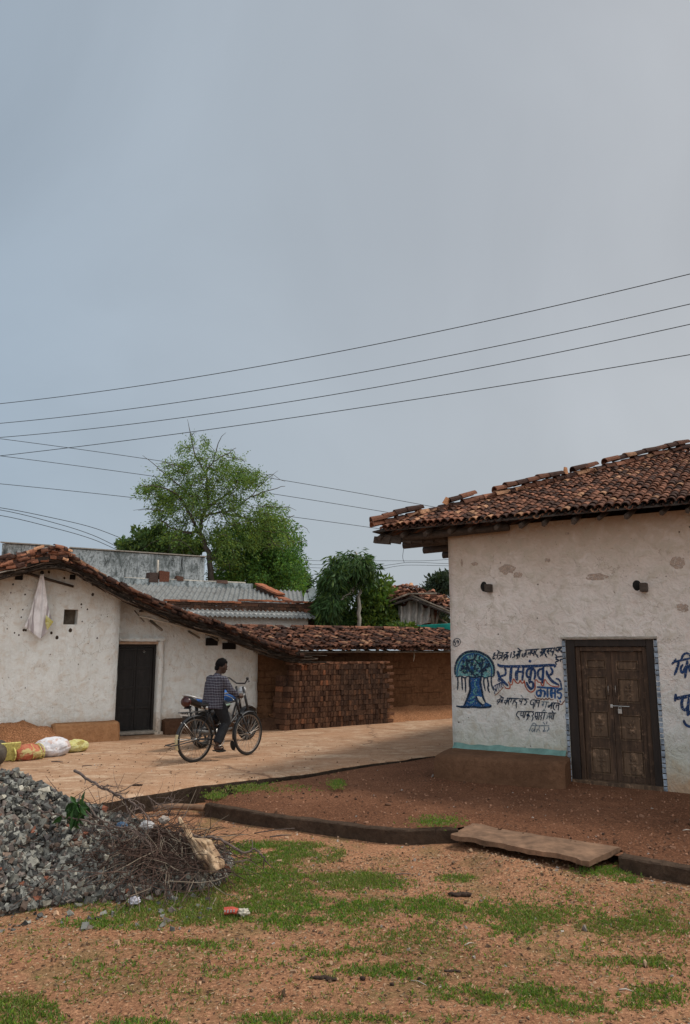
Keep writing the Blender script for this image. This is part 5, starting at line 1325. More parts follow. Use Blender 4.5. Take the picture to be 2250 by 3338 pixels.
TP.append(mb.build('roof_tiles', M['tile']))
M['sheeting'] = simple('grey_plastic_sheet', (.40, .38, .35), .55, var=.35, sc=5, spec=.4, bump=.01)
mb = MB(); n, m = 70, 22; V = []
for i in range(n+1):
    for j in range(m+1):
        t = i/n; v = j/m; x = 1296+108*t + 3*math.sin(v*3)*(1-t); yt = 1955+12*math.sin(t*9)+8*t+10*abs(math.sin(t*math.pi*3)); yb = 2034-4*math.sin(t*8)+(6 if t < .5 else 0)
        fold = .10*math.sin(t*31+v*1.5+2*N3(t*3, v, 0))*(1-.3*v)+.05*N3(t*9, v*3, 1, 1); p = HT(x+4*N3(t*4, v*4, 8), yt+(yb-yt)*v, .05+fold); V.append(tuple(p))
mb.add(V, [(i*(m+1)+j, (i+1)*(m+1)+j, (i+1)*(m+1)+j+1, i*(m+1)+j+1) for i in range(n) for j in range(m)]); TP.append(mb.build('plastic_sheet', M['sheeting'], smooth=True))
for (xa, ya, xb, yb, dy, r_) in ((1270, 1960, 1335, 1935, -.6, .03), (1328, 1936, 1425, 1935, -.6, .03), (1410, 1985, 1412, 2040, 0, .06), (1432, 1990, 1418, 2045, 0, .04), (1340, 1940, 1470, 1995, -.55, .03), (1415, 2005, 1470, 2040, .5, .03), (1420, 2035, 1480, 2037, .3, .04), (1345, 2040, 1345, 2110, .1, .07), (1380, 2040, 1380, 2110, .2, .07)):
    mb = MB(); mb.tube([HT(xa, ya, dy), HT(xb, yb, dy)], r_, 6); TP.append(mb.build('pole', M['bamboo_dark'], smooth=True))
reparent(ht, TP)
# teal tarpaulin
M['tarp'] = simple('teal_tarpaulin', (.02, .33, .26), .5, var=.2, sc=3, spec=.4)
mb = MB(); A_, B_, C_, D_ = D(1358, 2038, 21.5), D(1500, 2030, 20.5), D(1500, 2075, 20.5), D(1440, 2063, 21); n = 20; V = []
for i in range(n+1):
    for j in range(9): t = i/n; v = j/8; p = A_.lerp(B_, t).lerp(A_.lerp(D_, min(1, t*1.7)).lerp(C_, max(0, t*1.7-1)/.7), v); V.append(tuple(p+Vector((0, 0, .03*math.sin(t*14+v*3)*v))))
mb.add(V, [(i*9+j, (i+1)*9+j, (i+1)*9+j+1, i*9+j+1) for i in range(n) for j in range(8)])
o = mb.build('tarpaulin', M['tarp'], smooth=True); sm = o.modifiers.new('s', 'SOLIDIFY'); sm.thickness = .006; tag(o, 'bright teal tarpaulin stretched over the tiles at the corner of the painted house', 'tarpaulin')
# ================================================================== MESH BODIES
def remeshed(mb, name, mat, parent, vox=.008, smooth_it=2, loc=None):
    o = mb.build(name, mat, None, smooth=True)
    m = o.modifiers.new('r', 'REMESH'); m.mode = 'VOXEL'; m.voxel_size = vox
    if smooth_it: k = o.modifiers.new('s', 'SMOOTH'); k.iterations = smooth_it; k.factor = .5
    dg = bpy.context.evaluated_depsgraph_get(); me = bpy.data.meshes.new_from_object(o.evaluated_get(dg)); o.modifiers.clear()
    old = o.data; o.data = me; me.name = name
    if not me.materials: me.materials.append(mat)
    me.polygons.foreach_set('use_smooth', [True]*len(me.polygons)); o.parent = parent; return o
M['skin'] = simple('brown_skin', (.060, .031, .021), .65, var=.15, sc=20, spec=.4)
M['hair'] = simple('black_hair', (.008, .007, .007), .95, var=.4, sc=90, bump=.004, spec=.05)
def plaidmat():
    t = NT('checked_shirt_cloth', .9, .1); sp = t.xyz()
    h = t.math('SUBTRACT', t.math('MULTIPLY', sp[1], 1.0), sp[0]); 
    def line(v, per, wd, ph=0):
        x = t.math('FRACT', t.math('ADD', t.math('DIVIDE', v, per), ph)); return t.math('LESS_THAN', x, wd)
    nz_ = t.noise(8, 3); hh = t.math('ADD', h, t.rng(nz_, .3, .7, -.006, .006)); zz = t.math('ADD', sp[2], t.rng(nz_, .3, .7, -.006, .006))
    l1 = t.math('ADD', line(hh, .034, .30), line(zz, .040, .26)); l2 = t.math('ADD', line(hh, .034, .10, .5), line(zz, .040, .10, .5))
    c = t.mix(t.math('MULTIPLY', l1, .42, True), (.011, .012, .020), (.24, .24, .28)); c = t.mix(t.math('MULTIPLY', l2, .3, True), c, (.16, .10, .13))
    t.color(c); t.bump(t.noise(9, 4, .6), .02, .8); return t.m
M['plaid'] = plaidmat()
M['trouser'] = simple('dark_trousers', (.012, .013, .016), .85, var=.4, sc=10, bump=.01)
# ================================================================== BICYCLE
HD = Vector((.66, .75, 0)).normalized(); rzk = math.atan2(HD.y, HD.x)
kc = G(633, 2486, 0)
bike = empty('bicycle', (kc.x, kc.y, .003), rzk); tag(bike, 'black roadster bicycle with white tipped rear mudguard being ridden along the dusty road', 'bicycle')
M['bike'] = simple('black_enamel', (.016, .016, .018), .45, var=.5, sc=12, spec=.5)
M['chrome'] = simple('worn_chrome', (.50, .49, .47), .35, metal=.85, var=.3)
M['cream'] = simple('cream_paint', (.50, .42, .24), .6, var=.3, sc=16)
M['leather'] = simple('black_saddle', (.020, .018, .017), .6, var=.3)
def T(name, segs, mat, parent, r=.012, n=7):
    mb = MB()
    for s in segs:
        P, rr = (s if isinstance(s, tuple) and isinstance(s[0], list) else (s, r)); mb.tube(P, rr, n)
    return mb.build(name, mat, parent, smooth=True)
WR = .333; WB_ = 1.06
def wheel(x, steer=0.0, guard=True):
    ax = Vector((math.sin(-steer), math.cos(steer), 0)); c = Vector((x, 0, WR))
    mb = MB(); mb.ring(c, ax, WR-.017, .018, 56, 8, ell=(1, 1)); tyre = mb.build('tyre', M['rubber'], bike, smooth=True)
    mb = MB(); mb.ring(c, ax, WR-.044, .010, 56, 6, ell=(1, 1.3)); mb.build('rim', M['rim'], tyre, smooth=True)
    mb = MB(); mb.tube([c-ax*.045, c+ax*.045], .022, 10); mb.tube([c-ax*.065, c+ax*.065], .008, 6); hub = mb.build('hub', M['chrome'], tyre, smooth=True)
    e1 = Vector((0, 0, 1)); e2 = ax.cross(e1); mb = MB()
    for k in range(32):
        a = 2*math.pi*k/32; sg = 1 if k % 2 else -1; b = a+(.5 if (k//2) % 2 else -.5)
        mb.tube([c+ax*.03*sg+(e1*math.cos(b)+e2*math.sin(b))*.020, c+(e1*math.cos(a)+e2*math.sin(a))*(WR-.05)], .0021, 4, cap=False)
    mb.build('spokes', M['rim'], tyre)
    return c, ax, e1, e2
rc, rax, re1, re2 = wheel(0); fc, fax, fe1, fe2 = wheel(WB_, .12)
BB = Vector((.43, 0, .29)); ST = Vector((.25, 0, .76)); HT0 = Vector((.80, 0, .86)); HT1 = Vector((.855, 0, .68))
fr = T('frame', [([tuple(BB), tuple(ST)], .0155), ([tuple(ST), tuple(HT0)], .015), ([tuple(BB), tuple(HT1)], .017), ([tuple(HT0+Vector((-.008, 0, .03))), tuple(HT1-Vector((-.008, 0, .03)))], .021),
  ([(.43, .045, .29), (.2, .05, .32), (0, .062, WR)], .0095), ([(.43, -.045, .29), (.2, -.05, .32), (0, -.062, WR)], .0095), ([(.26, .02, .74), (.05, .055, .42), (0, .062, WR)], .0085), ([(.26, -.02, .74), (.05, -.055, .42), (0, -.062, WR)], .0085)], M['bike'], bike)
T('fork', [([tuple(HT1), (.872, 0, .655)], .018), ([(.872, .05, .65), (.872, -.05, .65)], .018), ([(.873, .052, .65), (.97, .055, .45), (1.01, .052, .37), (WB_, .05, WR)], .0125), ([(.873, -.052, .65), (.97, -.055, .45), (1.01, -.052, .37), (WB_, -.05, WR)], .0125)], M['bike'], bike)
hb = T('handlebar', [([(.80, 0, .88), (.79, 0, .965), (.84, 0, .975)], .013), ([(.60, .27, .945), (.70, .275, .955), (.80, .20, .97), (.84, .08, .975), (.84, -.08, .975), (.80, -.20, .97), (.70, -.275, .955), (.60, -.27, .945)], .0115),
  ([(.60, -.245, .925), (.76, -.22, .935), (.80, -.12, .90), (.84, -.02, .80)], .005), ([(.60, .245, .925), (.76, .22, .935), (.80, .12, .90), (.84, .02, .80)], .005)], M['chrome'], bike)
for sg in (-1, 1): T('grip', [([(.57, .268*sg, .94), (.69, .275*sg, .954)], .017)], M['rubber'], bike)
mb = MB(); mb.ball((.28, 0, .825), .18, .105, .045, fn=lambda p: Vector((p.x, p.y*(.32 if p.x > .1 else .32+.68*min(1, (.1-p.x)*1.6)), p.z))); mb.tube([(.25, 0, .76), (.235, 0, .82)], .013, 8); mb.build('saddle', M['leather'], bike, smooth=True)
for sg in (-1, 1):
    mb = MB(); mb.tube([(.17, sg*.05, .76), (.17, sg*.05, .82)], .022, 8); mb.build('saddle_spring', M['chrome'], bike, smooth=True)
def guard(c, ax, e1, a0, a1, name, mat, r=WR+.022, wd=.034, par=None):
    mb = MB(); e2 = ax.cross(e1); V = []; n = 36
    for i in range(n+1):
        a = a0+(a1-a0)*i/n; d = e1*math.cos(a)+e2*math.sin(a)
        for k in range(7):
            t = (k-3)/3; V.append(tuple(c+d*(r-.016*t*t)+ax*wd*t))
    mb.add(V, [(i*7+k, (i+1)*7+k, (i+1)*7+k+1, i*7+k+1) for i in range(n) for k in range(6)]); o = mb.build(name, mat, par or bike, smooth=True)
    m = o.modifiers.new('s', 'SOLIDIFY'); m.thickness = .003; return o
# angle measured from straight up, positive towards the front? ax=+y, e1=z, e2=y x z = +x
gr = guard(rc, rax, re1, -1.42, .95, 'rear_mudguard', M['bike'])
guard(rc, rax, re1, -1.95, -1.30, 'mudguard_tip', M['cream'], par=gr, r=WR+.0245)
gf = guard(fc, fax, fe1, -1.75, .35, 'front_mudguard', M['bike'])
mb = MB(); mb.ball(fc+fe1*math.cos(-1.98)*(WR+.05)+fax.cross(fe1)*math.sin(-1.98)*(WR+.05), .014, .062, .078, Matrix.Rotation(-.2, 3, 'Y'), n=14, k=8); mb.build('mud_flap', M['rubber'], gf, smooth=True)
T('guard_stays', [([(0, .06, WR), (-.24, .035, WR+.26)], .0035), ([(0, -.06, WR), (-.24, -.035, WR+.26)], .0035), ([(0, .06, WR), (-.36, .03, WR+.03)], .0035), ([(0, -.06, WR), (-.36, -.03, WR+.03)], .0035), ([(WB_, -.05, WR), (WB_-.30, -.03, WR+.2)], .0035), ([(WB_, .05, WR), (WB_-.30, .03, WR+.2)], .0035)], M['chrome'], bike, n=5)
T('rear_stand', [([(0, .075, WR), (-.30, .075, WR-.035), (-.48, .07, WR-.05)], .009), ([(0, -.075, WR), (-.30, -.075, WR-.035), (-.48, -.07, WR-.05)], .009), ([(-.48, .07, WR-.05), (-.48, -.07, WR-.05)], .009)], M['darksteel'], bike)
T('carrier', [([(.22, .06, .735), (-.28, .06, .735)], .006), ([(.22, -.06, .735), (-.28, -.06, .735)], .006), ([(-.28, .06, .735), (-.28, -.06, .735)], .006), ([(-.1, .06, .735), (0, .07, WR)], .005), ([(-.1, -.06, .735), (0, -.07, WR)], .005), ([(-.05, .06, .735), (-.05, -.06, .735)], .005), ([(.08, .06, .735), (.08, -.06, .735)], .005)], M['darksteel'], bike)
mb = MB(); mb.ring((.43, -.062, .29), (0, 1, 0), .088, .007, 30, 6)
for k in range(5): a = k*2*math.pi/5; mb.tube([(.43, -.062, .29), (.43+.088*math.cos(a), -.062, .29+.088*math.sin(a))], .006, 5)
ch = mb.build('chainring', M['chrome'], bike, smooth=True)
T('chain', [([(.43, -.062, .38), (.2, -.062, .385), (0, -.062, WR+.035)], .006), ([(.43, -.062, .20), (.2, -.062, .25), (0, -.062, WR-.035)], .006)], M['darksteel'], bike, n=5)
PR_ = Vector((.375, -.08, .135)); PL_ = Vector((.485, .08, .445))
T('crank', [([(.43, -.085, .29), tuple(PR_)], .009), ([(.43, .085, .29), tuple(PL_)], .009)], M['chrome'], bike)
for P, sg in ((PR_, -1), (PL_, 1)):
    mb = MB(); mb.box(P+Vector((0, sg*.055, 0)), .085, .085, .022, bev=.004); mb.build('pedal', M['rubber'], bike)
mb = MB(); mb.box((.62, -.022, .62), .05, .01, .03); 
mb = MB(); mb.tube([(.50, 0, .785), (.66, 0, .815)], .022, 8); mb.build('frame_pad', simple('green_white_tape', (.25, .34, .28), .8, var=.6, sc=30), bike, smooth=True)

# ================================================================== RIDER
per = empty('person', (kc.x, kc.y, .003), rzk); tag(per, 'person in a dark checked shirt and dark trousers riding the black bicycle away', 'person')
mb = MB()
# torso core, neck, head
mb.tube([(.33, 0, .86), (.335, 0, .98), (.355, 0, 1.12), (.385, 0, 1.21), (.402, 0, 1.27)], [(.13, .10), (.12, .09), (.135, .09), (.12, .075), (.05, .05)], 16)
mb.tube([(.40, 0, 1.24), (.418, -.004, 1.30), (.432, -.008, 1.345)], [(.052, .055), (.047, .05), (.047, .05)], 14)
hM = Matrix.Rotation(R(-16), 3, 'Z') @ Matrix.Rotation(R(20), 3, 'Y')       # head bowed, turned a little to the right
hc = Vector((.462, -.012, 1.405))
def headf(p):
    q = p.copy()
    if q.z < -.1: q.x *= 1; q.y *= (1+.30*(q.z+.1)); q.x += .10*(-q.z-.1)      # jaw narrows and comes forward
    if q.x > .6: q.x *= .97
    return q
mb.ball(hc, .093, .073, .112, hM, 24, 18, fn=headf)
mb.ball(hc+hM @ Vector((.055, 0, -.062)), .045, .042, .042, hM, 14, 10)       # chin
mb.tube([hc+hM @ Vector((.083, 0, .015)), hc+hM @ Vector((.105, 0, -.020)), hc+hM @ Vector((.095, 0, -.028))], [.010, .014, .012], 8)   # nose
for sg in (-1, 1):
    mb.ball(hc+hM @ Vector((.080, sg*.030, .022)), .014, .020, .008, hM, 8, 6)     # brow
    mb.ball(hc+hM @ Vector((-.002, sg*.075, -.008)), .018, .008, .028, hM @ Matrix.Rotation(sg*.3, 3, 'Z'), 10, 8)  # ear
    mb.ball(hc+hM @ Vector((.060, sg*.038, -.022)), .022, .02, .02, hM, 8, 6)      # cheek
mb.ball(hc+hM @ Vector((.093, 0, -.050)), .009, .022, .006, hM, 8, 6); mb.ball(hc+hM @ Vector((.090, 0, -.060)), .009, .020, .006, hM, 8, 6)   # lips
SH = {}; 
for sg in (-1, 1):
    s0 = Vector((.390, sg*.160, 1.205)); el = Vector((.475, sg*.25, 1.035)); wr = Vector((.60, sg*.262, .965)); SH[sg] = (s0, el, wr)
    mb.tube([s0, s0.lerp(el, .5), el, el.lerp(wr, .4), wr], [.045, .042, .036, .034, .024], 12)
    # hand closed on the grip (grip runs along x at y=.27, z=.945)
    pc = Vector((.632, sg*.270, .962)); mb.ball(pc, .040, .036, .018, Matrix.Rotation(R(6), 3, 'Y'), 12, 8)
    for k in range(4):
        fx = .603+.0205*k; ln = (.9, 1.0, .97, .8)[3-k]; o = sg
        P = [(fx, .270*sg+.020*sg, .966), (fx+.002, .270*sg+.036*sg*ln, .952), (fx+.002, .270*sg+.034*sg*ln, .934), (fx, .270*sg+.012*sg, .920), (fx-.001, .270*sg-.008*sg, .924)]
        mb.tube(P, [.0100, .0095, .0090, .0085, .0075], 8)
    mb.tube([(.625, .270*sg-.024*sg, .966), (.650, .270*sg-.034*sg, .950), (.668, .270*sg-.022*sg, .930)], [.012, .011, .009], 8)   # thumb on the inner side
LG = {-1: [Vector((.37, -.085, .86)), Vector((.485, -.13, .545)), Vector((.315, -.125, .235))], 1: [Vector((.37, .085, .86)), Vector((.70, .135, .78)), Vector((.43, .125, .545))]}
for sg in (-1, 1):
    a, k, f = LG[sg]; mb.tube([a, a.lerp(k, .5), k, k.lerp(f, .35), f], [.078, .068, .05, .05, .032], 12)
    toe = f+Vector((.15, sg*.005, -.085)) if sg < 0 else f+Vector((.16, 0, -.07)); heel = f+Vector((-.035, 0, -.045))
    mb.tube([heel, f+Vector((.02, 0, -.045)), f.lerp(toe, .6)+Vector((0, 0, -.018)), toe+Vector((-.02, 0, 0))], [(.026, .028), (.032, .034), (.040, .022), (.036, .014)], 12)
    for k2 in range(5):
        t0 = toe+Vector((-.025, (k2-2)*.016*1, .002)); mb.tube([t0, t0+Vector((.030-.004*abs(k2-(0 if sg < 0 else 4)), 0, -.006))], [.0095, .008], 6)
body = remeshed(mb, 'person_body', M['skin'], None, .0065, 2); body.parent = per
# eyes are painted as small lenses set in the face
mb = MB()
for sg in (-1, 1): mb.ball(hc+hM @ Vector((.083, sg*.030, .006)), .006, .012, .007, hM, 8, 6)
mb.build('eyes', M['hair'], per, smooth=True)
# hair: short, thick on top
mb = MB()
def hairf(p):
    k = 1+.05*N3(p.x*2, p.y*2, p.z*2, 2); q = p*k
    if p.x > .35 and p.z < .45: q = p*.80
    if p.z < -.35: q = q*.82
    return q
mb.ball(hc+hM @ Vector((-.010, 0, .020)), .100, .083, .110, hM, 28, 20, fn=hairf)
mb.ball(hc+hM @ Vector((.018, 0, .080)), .058, .062, .034, hM, 14, 8)
mb.ball(hc+hM @ Vector((-.062, 0, -.045)), .036, .058, .050, hM, 14, 8)
hair = remeshed(mb, 'hair', M['hair'], None, .0075, 1); hair.parent = per
# shirt
mb = MB()
mb.tube([(.325, 0, .765), (.33, 0, .85), (.335, 0, .95), (.345, 0, 1.05), (.368, 0, 1.14), (.390, 0, 1.215), (.402, 0, 1.255)], [(.205, .165), (.196, .152), (.185, .140), (.192, .138), (.200, .132), (.184, .108), (.085, .066)], 24)
for sg in (-1, 1):
    s0, el, wr = SH[sg]; mb.tube([s0+Vector((-.03, -sg*.05, .0)), s0+Vector((0, sg*.012, -.004)), s0.lerp(el, .5), el+Vector((-.008, 0, -.006)), el.lerp(wr, .5), wr+Vector((-.012, 0, -.002))], [.068, .066, .060, .054, .047, .040], 14)
mb.tube([(.400, 0, 1.245), (.414, 0, 1.285)], [(.066, .064), (.058, .058)], 16)
shirt = remeshed(mb, 'shirt', M['plaid'], None, .010, 3); shirt.parent = per
for v in shirt.data.vertices:
    n_ = N3(v.co.x, v.co.y, v.co.z, 9)*.007+N3(v.co.x*1.5, v.co.y*1.5, v.co.z*.6, 18)*.004; v.co += v.normal*n_
# trousers
mb = MB(); mb.tube([(.335, 0, .80), (.34, 0, .88), (.34, 0, .95)], [(.165, .135), (.15, .115), (.14, .105)], 18)
for sg in (-1, 1):
    a, k, f = LG[sg]; mb.tube([a+Vector((-.03, 0, 0)), a.lerp(k, .5), k+Vector((.004, 0, 0)), k.lerp(f, .4), k.lerp(f, .92)+Vector((-.004, 0, 0))], [.105, .098, .078, .075, .068], 14)
tr = remeshed(mb, 'trousers', M['trouser'], None, .010, 2); tr.parent = per
for v in tr.data.vertices: v.co += v.normal*(N3(v.co.x, v.co.y, v.co.z*.6, 14)*.008)
for sg in (-1, 1):
    a, k, f = LG[sg]; toe = f+Vector((.15, sg*.005, -.085)) if sg < 0 else f+Vector((.16, 0, -.07)); mb = MB()
    mb.tube([f+Vector((-.055, 0, -.080)), f+Vector((.03, 0, -.090)), f.lerp(toe, .7)+Vector((.0, 0, -.048)), toe+Vector((.015, 0, -.018))], [(.030, .010), (.034, .010), (.044, .010), (.036, .009)], 12)
    mb.ring(f.lerp(toe, .62)+Vector((0, 0, -.01)), Vector((1, 0, -.5)), .038, .006, 16, 5, ell=(1, 2.5)); mb.build('sandal', M['rubber'], per, smooth=True)

# ================================================================== MOTORCYCLE
mc = Vector((-2.46, 13.45, 0)); mh_ = Vector((.50, .866, 0)); rzm = math.atan2(mh_.y, mh_.x)
moto = empty('motorcycle', tuple(mc), rzm); tag(moto, 'parked dark motorcycle with a blue seat cover and red tail lamp behind the cyclist', 'motorcycle')
M['mblack'] = simple('motor_black', (.018, .018, .020), .4, var=.4, sc=8, spec=.5); M['msilver'] = simple('tail_silver', (.45, .45, .45), .35, metal=.3, var=.2); M['mgrey'] = simple('engine_grey', (.10, .10, .10), .5, metal=.4, var=.5)
M['blue_cloth'] = simple('blue_seat_cover', (.03, .11, .33), .8, var=.55, sc=30, bump=.006); M['tail_red'] = simple('tail_lens', (.05, .009, .008), .25, var=.2, spec=.6)
M['plate'] = simple('plate_white', (.62, .62, .60), .6, var=.12)
def mwheel(x, r=.30):
    mb = MB(); mb.ring((x, 0, r), (0, 1, 0), r-.04, .042, 40, 9); t_ = mb.build('tyre', M['rubber'], moto, smooth=True)
    mb = MB(); mb.ring((x, 0, r), (0, 1, 0), r-.085, .014, 40, 6, ell=(1, 1.8)); mb.build('rim', M['mgrey'], t_, smooth=True)
    mb = MB()
    for k in range(6): a = k*math.pi/3; mb.tube([(x, 0, r), (x+(r-.09)*math.cos(a), 0, r+(r-.09)*math.sin(a))], [(.02, .03), (.014, .02)], 6)
    mb.tube([(x, -.06, r), (x, .06, r)], .05, 12); mb.build('wheel_spokes', M['mblack'], t_, smooth=True)
mwheel(0); mwheel(1.27)
def mball(name, c, rx, ry, rz, mat, rot=0, n=18, k=12, fn=None):
    mb = MB(); mb.ball(c, rx, ry, rz, Matrix.Rotation(rot, 3, 'Y'), n, k, fn=fn); return mb.build(name, mat, moto, smooth=True)
mb = MB(); mb.tube([(-.30, 0, .80), (-.12, 0, .785), (.15, 0, .77), (.38, 0, .76), (.50, 0, .79)], [(.09, .035), (.12, .045), (.135, .05), (.13, .045), (.08, .03)], 14); mb.build('seat', M['blue_cloth'], moto, smooth=True)
mb = MB(); mb.tube([(-.44, 0, .86), (-.30, 0, .79), (.0, 0, .70), (.42, 0, .66)], [(.075, .055), (.10, .06), (.115, .065), (.12, .07)], 14); mb.build('tail_panel', M['mblack'], moto, smooth=True)
T('grab_rail', [([(-.02, .13, .80), (-.3, .12, .85), (-.47, .06, .90), (-.47, -.06, .90), (-.3, -.12, .85), (-.02, -.13, .80)], .014)], M['msilver'], moto)
mball('tail_lamp', (-.45, 0, .79), .06, .105, .085, M['tail_red'])
mb = MB(); mb.tube([(-.38, 0, .72), (-.43, 0, .60), (-.47, 0, .42)], [(.09, .02), (.08, .015), (.07, .012)], 10); mb.tube([(-.30, 0, .60), (-.38, 0, .50)], .02, 6); mb.build('rear_fender', M['mblack'], moto, smooth=True)
pl_ = MB(); pl_.box((-.475, 0, .62), .008, .20, .12, Matrix.Rotation(R(-10), 3, 'Y'), bev=.002); plt = pl_.build('number_plate', M['plate'], moto)
pl_ = MB()
for z in (.645, .60):
    for k in range(5): pl_.box((-.482+(.62-z)*.17*-1, -.07+k*.035, z), .004, .018, .022, Matrix.Rotation(R(-10), 3, 'Y'), jit=.004)
pl_.build('plate_marks', M['mblack'], plt)
mball('fuel_tank', (.66, 0, .84), .24, .145, .12, M['blue_cloth'], .12)
mball('headlamp', (1.08, 0, .90), .08, .09, .09, M['msilver']); mball('engine', (.58, 0, .42), .16, .13, .17, M['mgrey'], n=9, k=7); mball('side_cover', (.24, 0, .58), .16, .13, .10, M['mblack'])
T('frame', [([(0, .10, .30), (.40, .10, .38), (.85, .05, .40), (1.0, 0, .88)], .02), ([(0, -.10, .30), (.40, -.10, .38), (.85, -.05, .40), (1.0, 0, .88)], .02), ([(-.05, .12, .70), (.02, .12, .30)], .03), ([(-.05, -.12, .70), (.02, -.12, .30)], .03)], M['mblack'], moto)
T('exhaust', [([(.62, -.14, .28), (.3, -.16, .24), (-.10, -.17, .27), (-.42, -.17, .32)], [.02, .028, .04, .036])], M['mgrey'], moto, n=10)
T('fork', [([(1.0, .08, .98), (1.27, .08, .30)], .024), ([(1.0, -.08, .98), (1.27, -.08, .30)], .024)], M['mblack'], moto)
T('handlebar', [([(.86, .29, 1.14), (.97, .22, 1.14), (1.03, .10, 1.04), (1.03, -.10, 1.04), (.97, -.22, 1.14), (.86, -.29, 1.14)], .014), ([(.93, -.25, 1.12), (.90, -.30, 1.08), (.82, -.33, 1.08)], .008)], M['mblack'], moto)
for sg in (-1, 1):
    T('grip', [([(.90, .25*sg, 1.14), (.80, .33*sg, 1.13)], .024)], M['rubber'], moto)
mb = MB(); V = []
for i in range(20):
    a = -1.0+1.9*i/19
    for k in range(5): t_ = (k-2)/2; V.append((1.27+math.sin(a)*(.33-.02*t_*t_), .06*t_, .30+math.cos(a)*(.33-.02*t_*t_)))
mb.add(V, [(i*5+k, (i+1)*5+k, (i+1)*5+k+1, i*5+k+1) for i in range(19) for k in range(4)]); o = mb.build('front_fender', M['mblack'], moto, smooth=True)
T('side_stand', [([(.45, .12, .28), (.42, .26, .01)], .012)], M['mblack'], moto)

# ================================================================== SACKS
def sack(name, label, cat, p0, p1, r, mat, seed, ties=True, flat=.68, extra=None):
    p0, p1 = Vector(p0), Vector(p1); ax = (p1-p0).normalized(); up = Vector((0, 0, 1)); sd = ax.cross(up).normalized(); L = (p1-p0).length
    mb = MB(); n, m = 84, 46; V = []
    for i in range(m+1):
        t = i/m; rr = r*(math.sin(math.pi*min(max(t*.90+.05, 0), 1))**.30)
        if ties and t > .93: rr *= .55
        for k in range(n):
            a = 2*math.pi*k/n; pk = .10*abs(math.sin(a*7+seed))*(abs(t-.5)*2)**3
            w_ = 1+.10*N3(math.cos(a)*1.5, math.sin(a)*1.5+t*2, seed, 1)+.07*N3(math.cos(a)*2, t*5, seed+4, 1.5)-pk-.07*abs(N3(math.cos(a)*2.2+t, math.sin(a)*2.2-t*2, seed, 1.6))-.035*abs(N3(math.cos(a)*5, math.sin(a)*5+t*4, seed+8, 1.4))-.05*math.exp(-((t-.5)/.05)**2)*N3(a, 0, seed, 1)
            z = math.sin(a)*rr*flat*w_; z = max(z, -r*flat*.72); V.append(tuple(p0+ax*L*t+sd*math.cos(a)*rr*w_*1.1+up*(z+r*flat*.72)))
    fs = [(i*n+k, i*n+(k+1) % n, (i+1)*n+(k+1) % n, (i+1)*n+k) for i in range(m) for k in range(n)]+[tuple(range(n))[::-1], tuple(m*n+k for k in range(n))]
    mb.add(V, fs); o = mb.build(name, mat, smooth=True); tag(o, label, cat); return o
def sackmat(name, a, b, band=None):
    t = NT(name, .7, .25); f = t.noise(9, 5, .65, dist=.6); g = t.noise(24, 4, .7, t.map((1, 1, 3)))
    c = t.ramp(f, [(.38, a), (.56, b)]); 
    if band: c = t.mix(t.rng(t.noise(5, 4, .6), .55, .6, 0, .85), c, band)
    t.color(c); t.bump(g, .02, .9); return t.m
a_ = G(22, 2485, 0); b_ = G(125, 2474, 0); c_ = G(212, 2458, 0); d_ = G(255, 2448, 0)
up0 = Vector((0, .14, 0))
M['sack_red'] = sackmat('red_yellow_sack', (.42, .10, .065), (.50, .19, .10), (.55, .50, .22)); M['sack_white'] = sackmat('white_sack', (.58, .58, .62), (.72, .71, .74), (.56, .40, .34)); M['sack_yellow'] = sackmat('yellow_sack', (.50, .44, .10), (.62, .60, .30), (.30, .22, .06))
sr = sack('sack', 'red and yellow printed sack lying between the dark log and the white sack', 'sack', a_+up0+Vector((.04, 0, 0)), b_+up0+Vector((-.02, 0, 0)), .195, M['sack_red'], 1)
sw = sack('sack', 'bulging white woven sack in the middle of the lying sacks', 'sack', G(108, 2472, 0)+up0, G(205, 2460, 0)+up0, .245, M['sack_white'], 4)
sy = sack('sack', 'small yellow green sack at the right end of the row of lying sacks', 'sack', G(205, 2458, 0)+up0, G(266, 2448, 0)+up0, .165, M['sack_yellow'], 7)
M['sack_tie'] = simple('yellow_band', (.55, .50, .16), .7, var=.4, sc=30)
axs = (b_-a_).normalized()
for t in (.55, .80, .90):
    c__ = (a_+up0).lerp(b_+up0, t)+Vector((0, 0, .096)); sd__ = axs.cross(Vector((0, 0, 1))).normalized(); kk = .98 if t < .7 else .90; mb = MB(); mb.tube([c__+sd__*math.cos(q_*math.pi/14)*.212*kk+Vector((0, 0, max(-.088, math.sin(q_*math.pi/14)*.132*kk))) for q_ in range(29)], .008, 5); o = mb.build('band', M['sack_tie'], smooth=True); reparent(sr, [o])
c__ = (a_+up0).lerp(b_+up0, -.01)+Vector((0, 0, .096)); mb = MB(); mb.tube([c__+sd__*math.cos(q_*math.pi/14)*.17+Vector((0, 0, max(-.085, math.sin(q_*math.pi/14)*.115))) for q_ in range(29)], .014, 6); o = mb.build('rolled_mouth', M['sack_tie'], smooth=True); reparent(sr, [o])
mb = MB(); q = G(78, 2478, 0); mb.tube(catmull([q+Vector((-.05, -.03, .13)), q+Vector((-.04, -.07, .05)), q+Vector((0, -.09, .012)), q+Vector((.04, -.07, .05)), q+Vector((.03, -.04, .12))], 5), .006, 6); tag(mb.build('rope_loop', M['bamboo'], smooth=True), 'loop of pale rope hanging off the red sack onto the ground', 'rope')
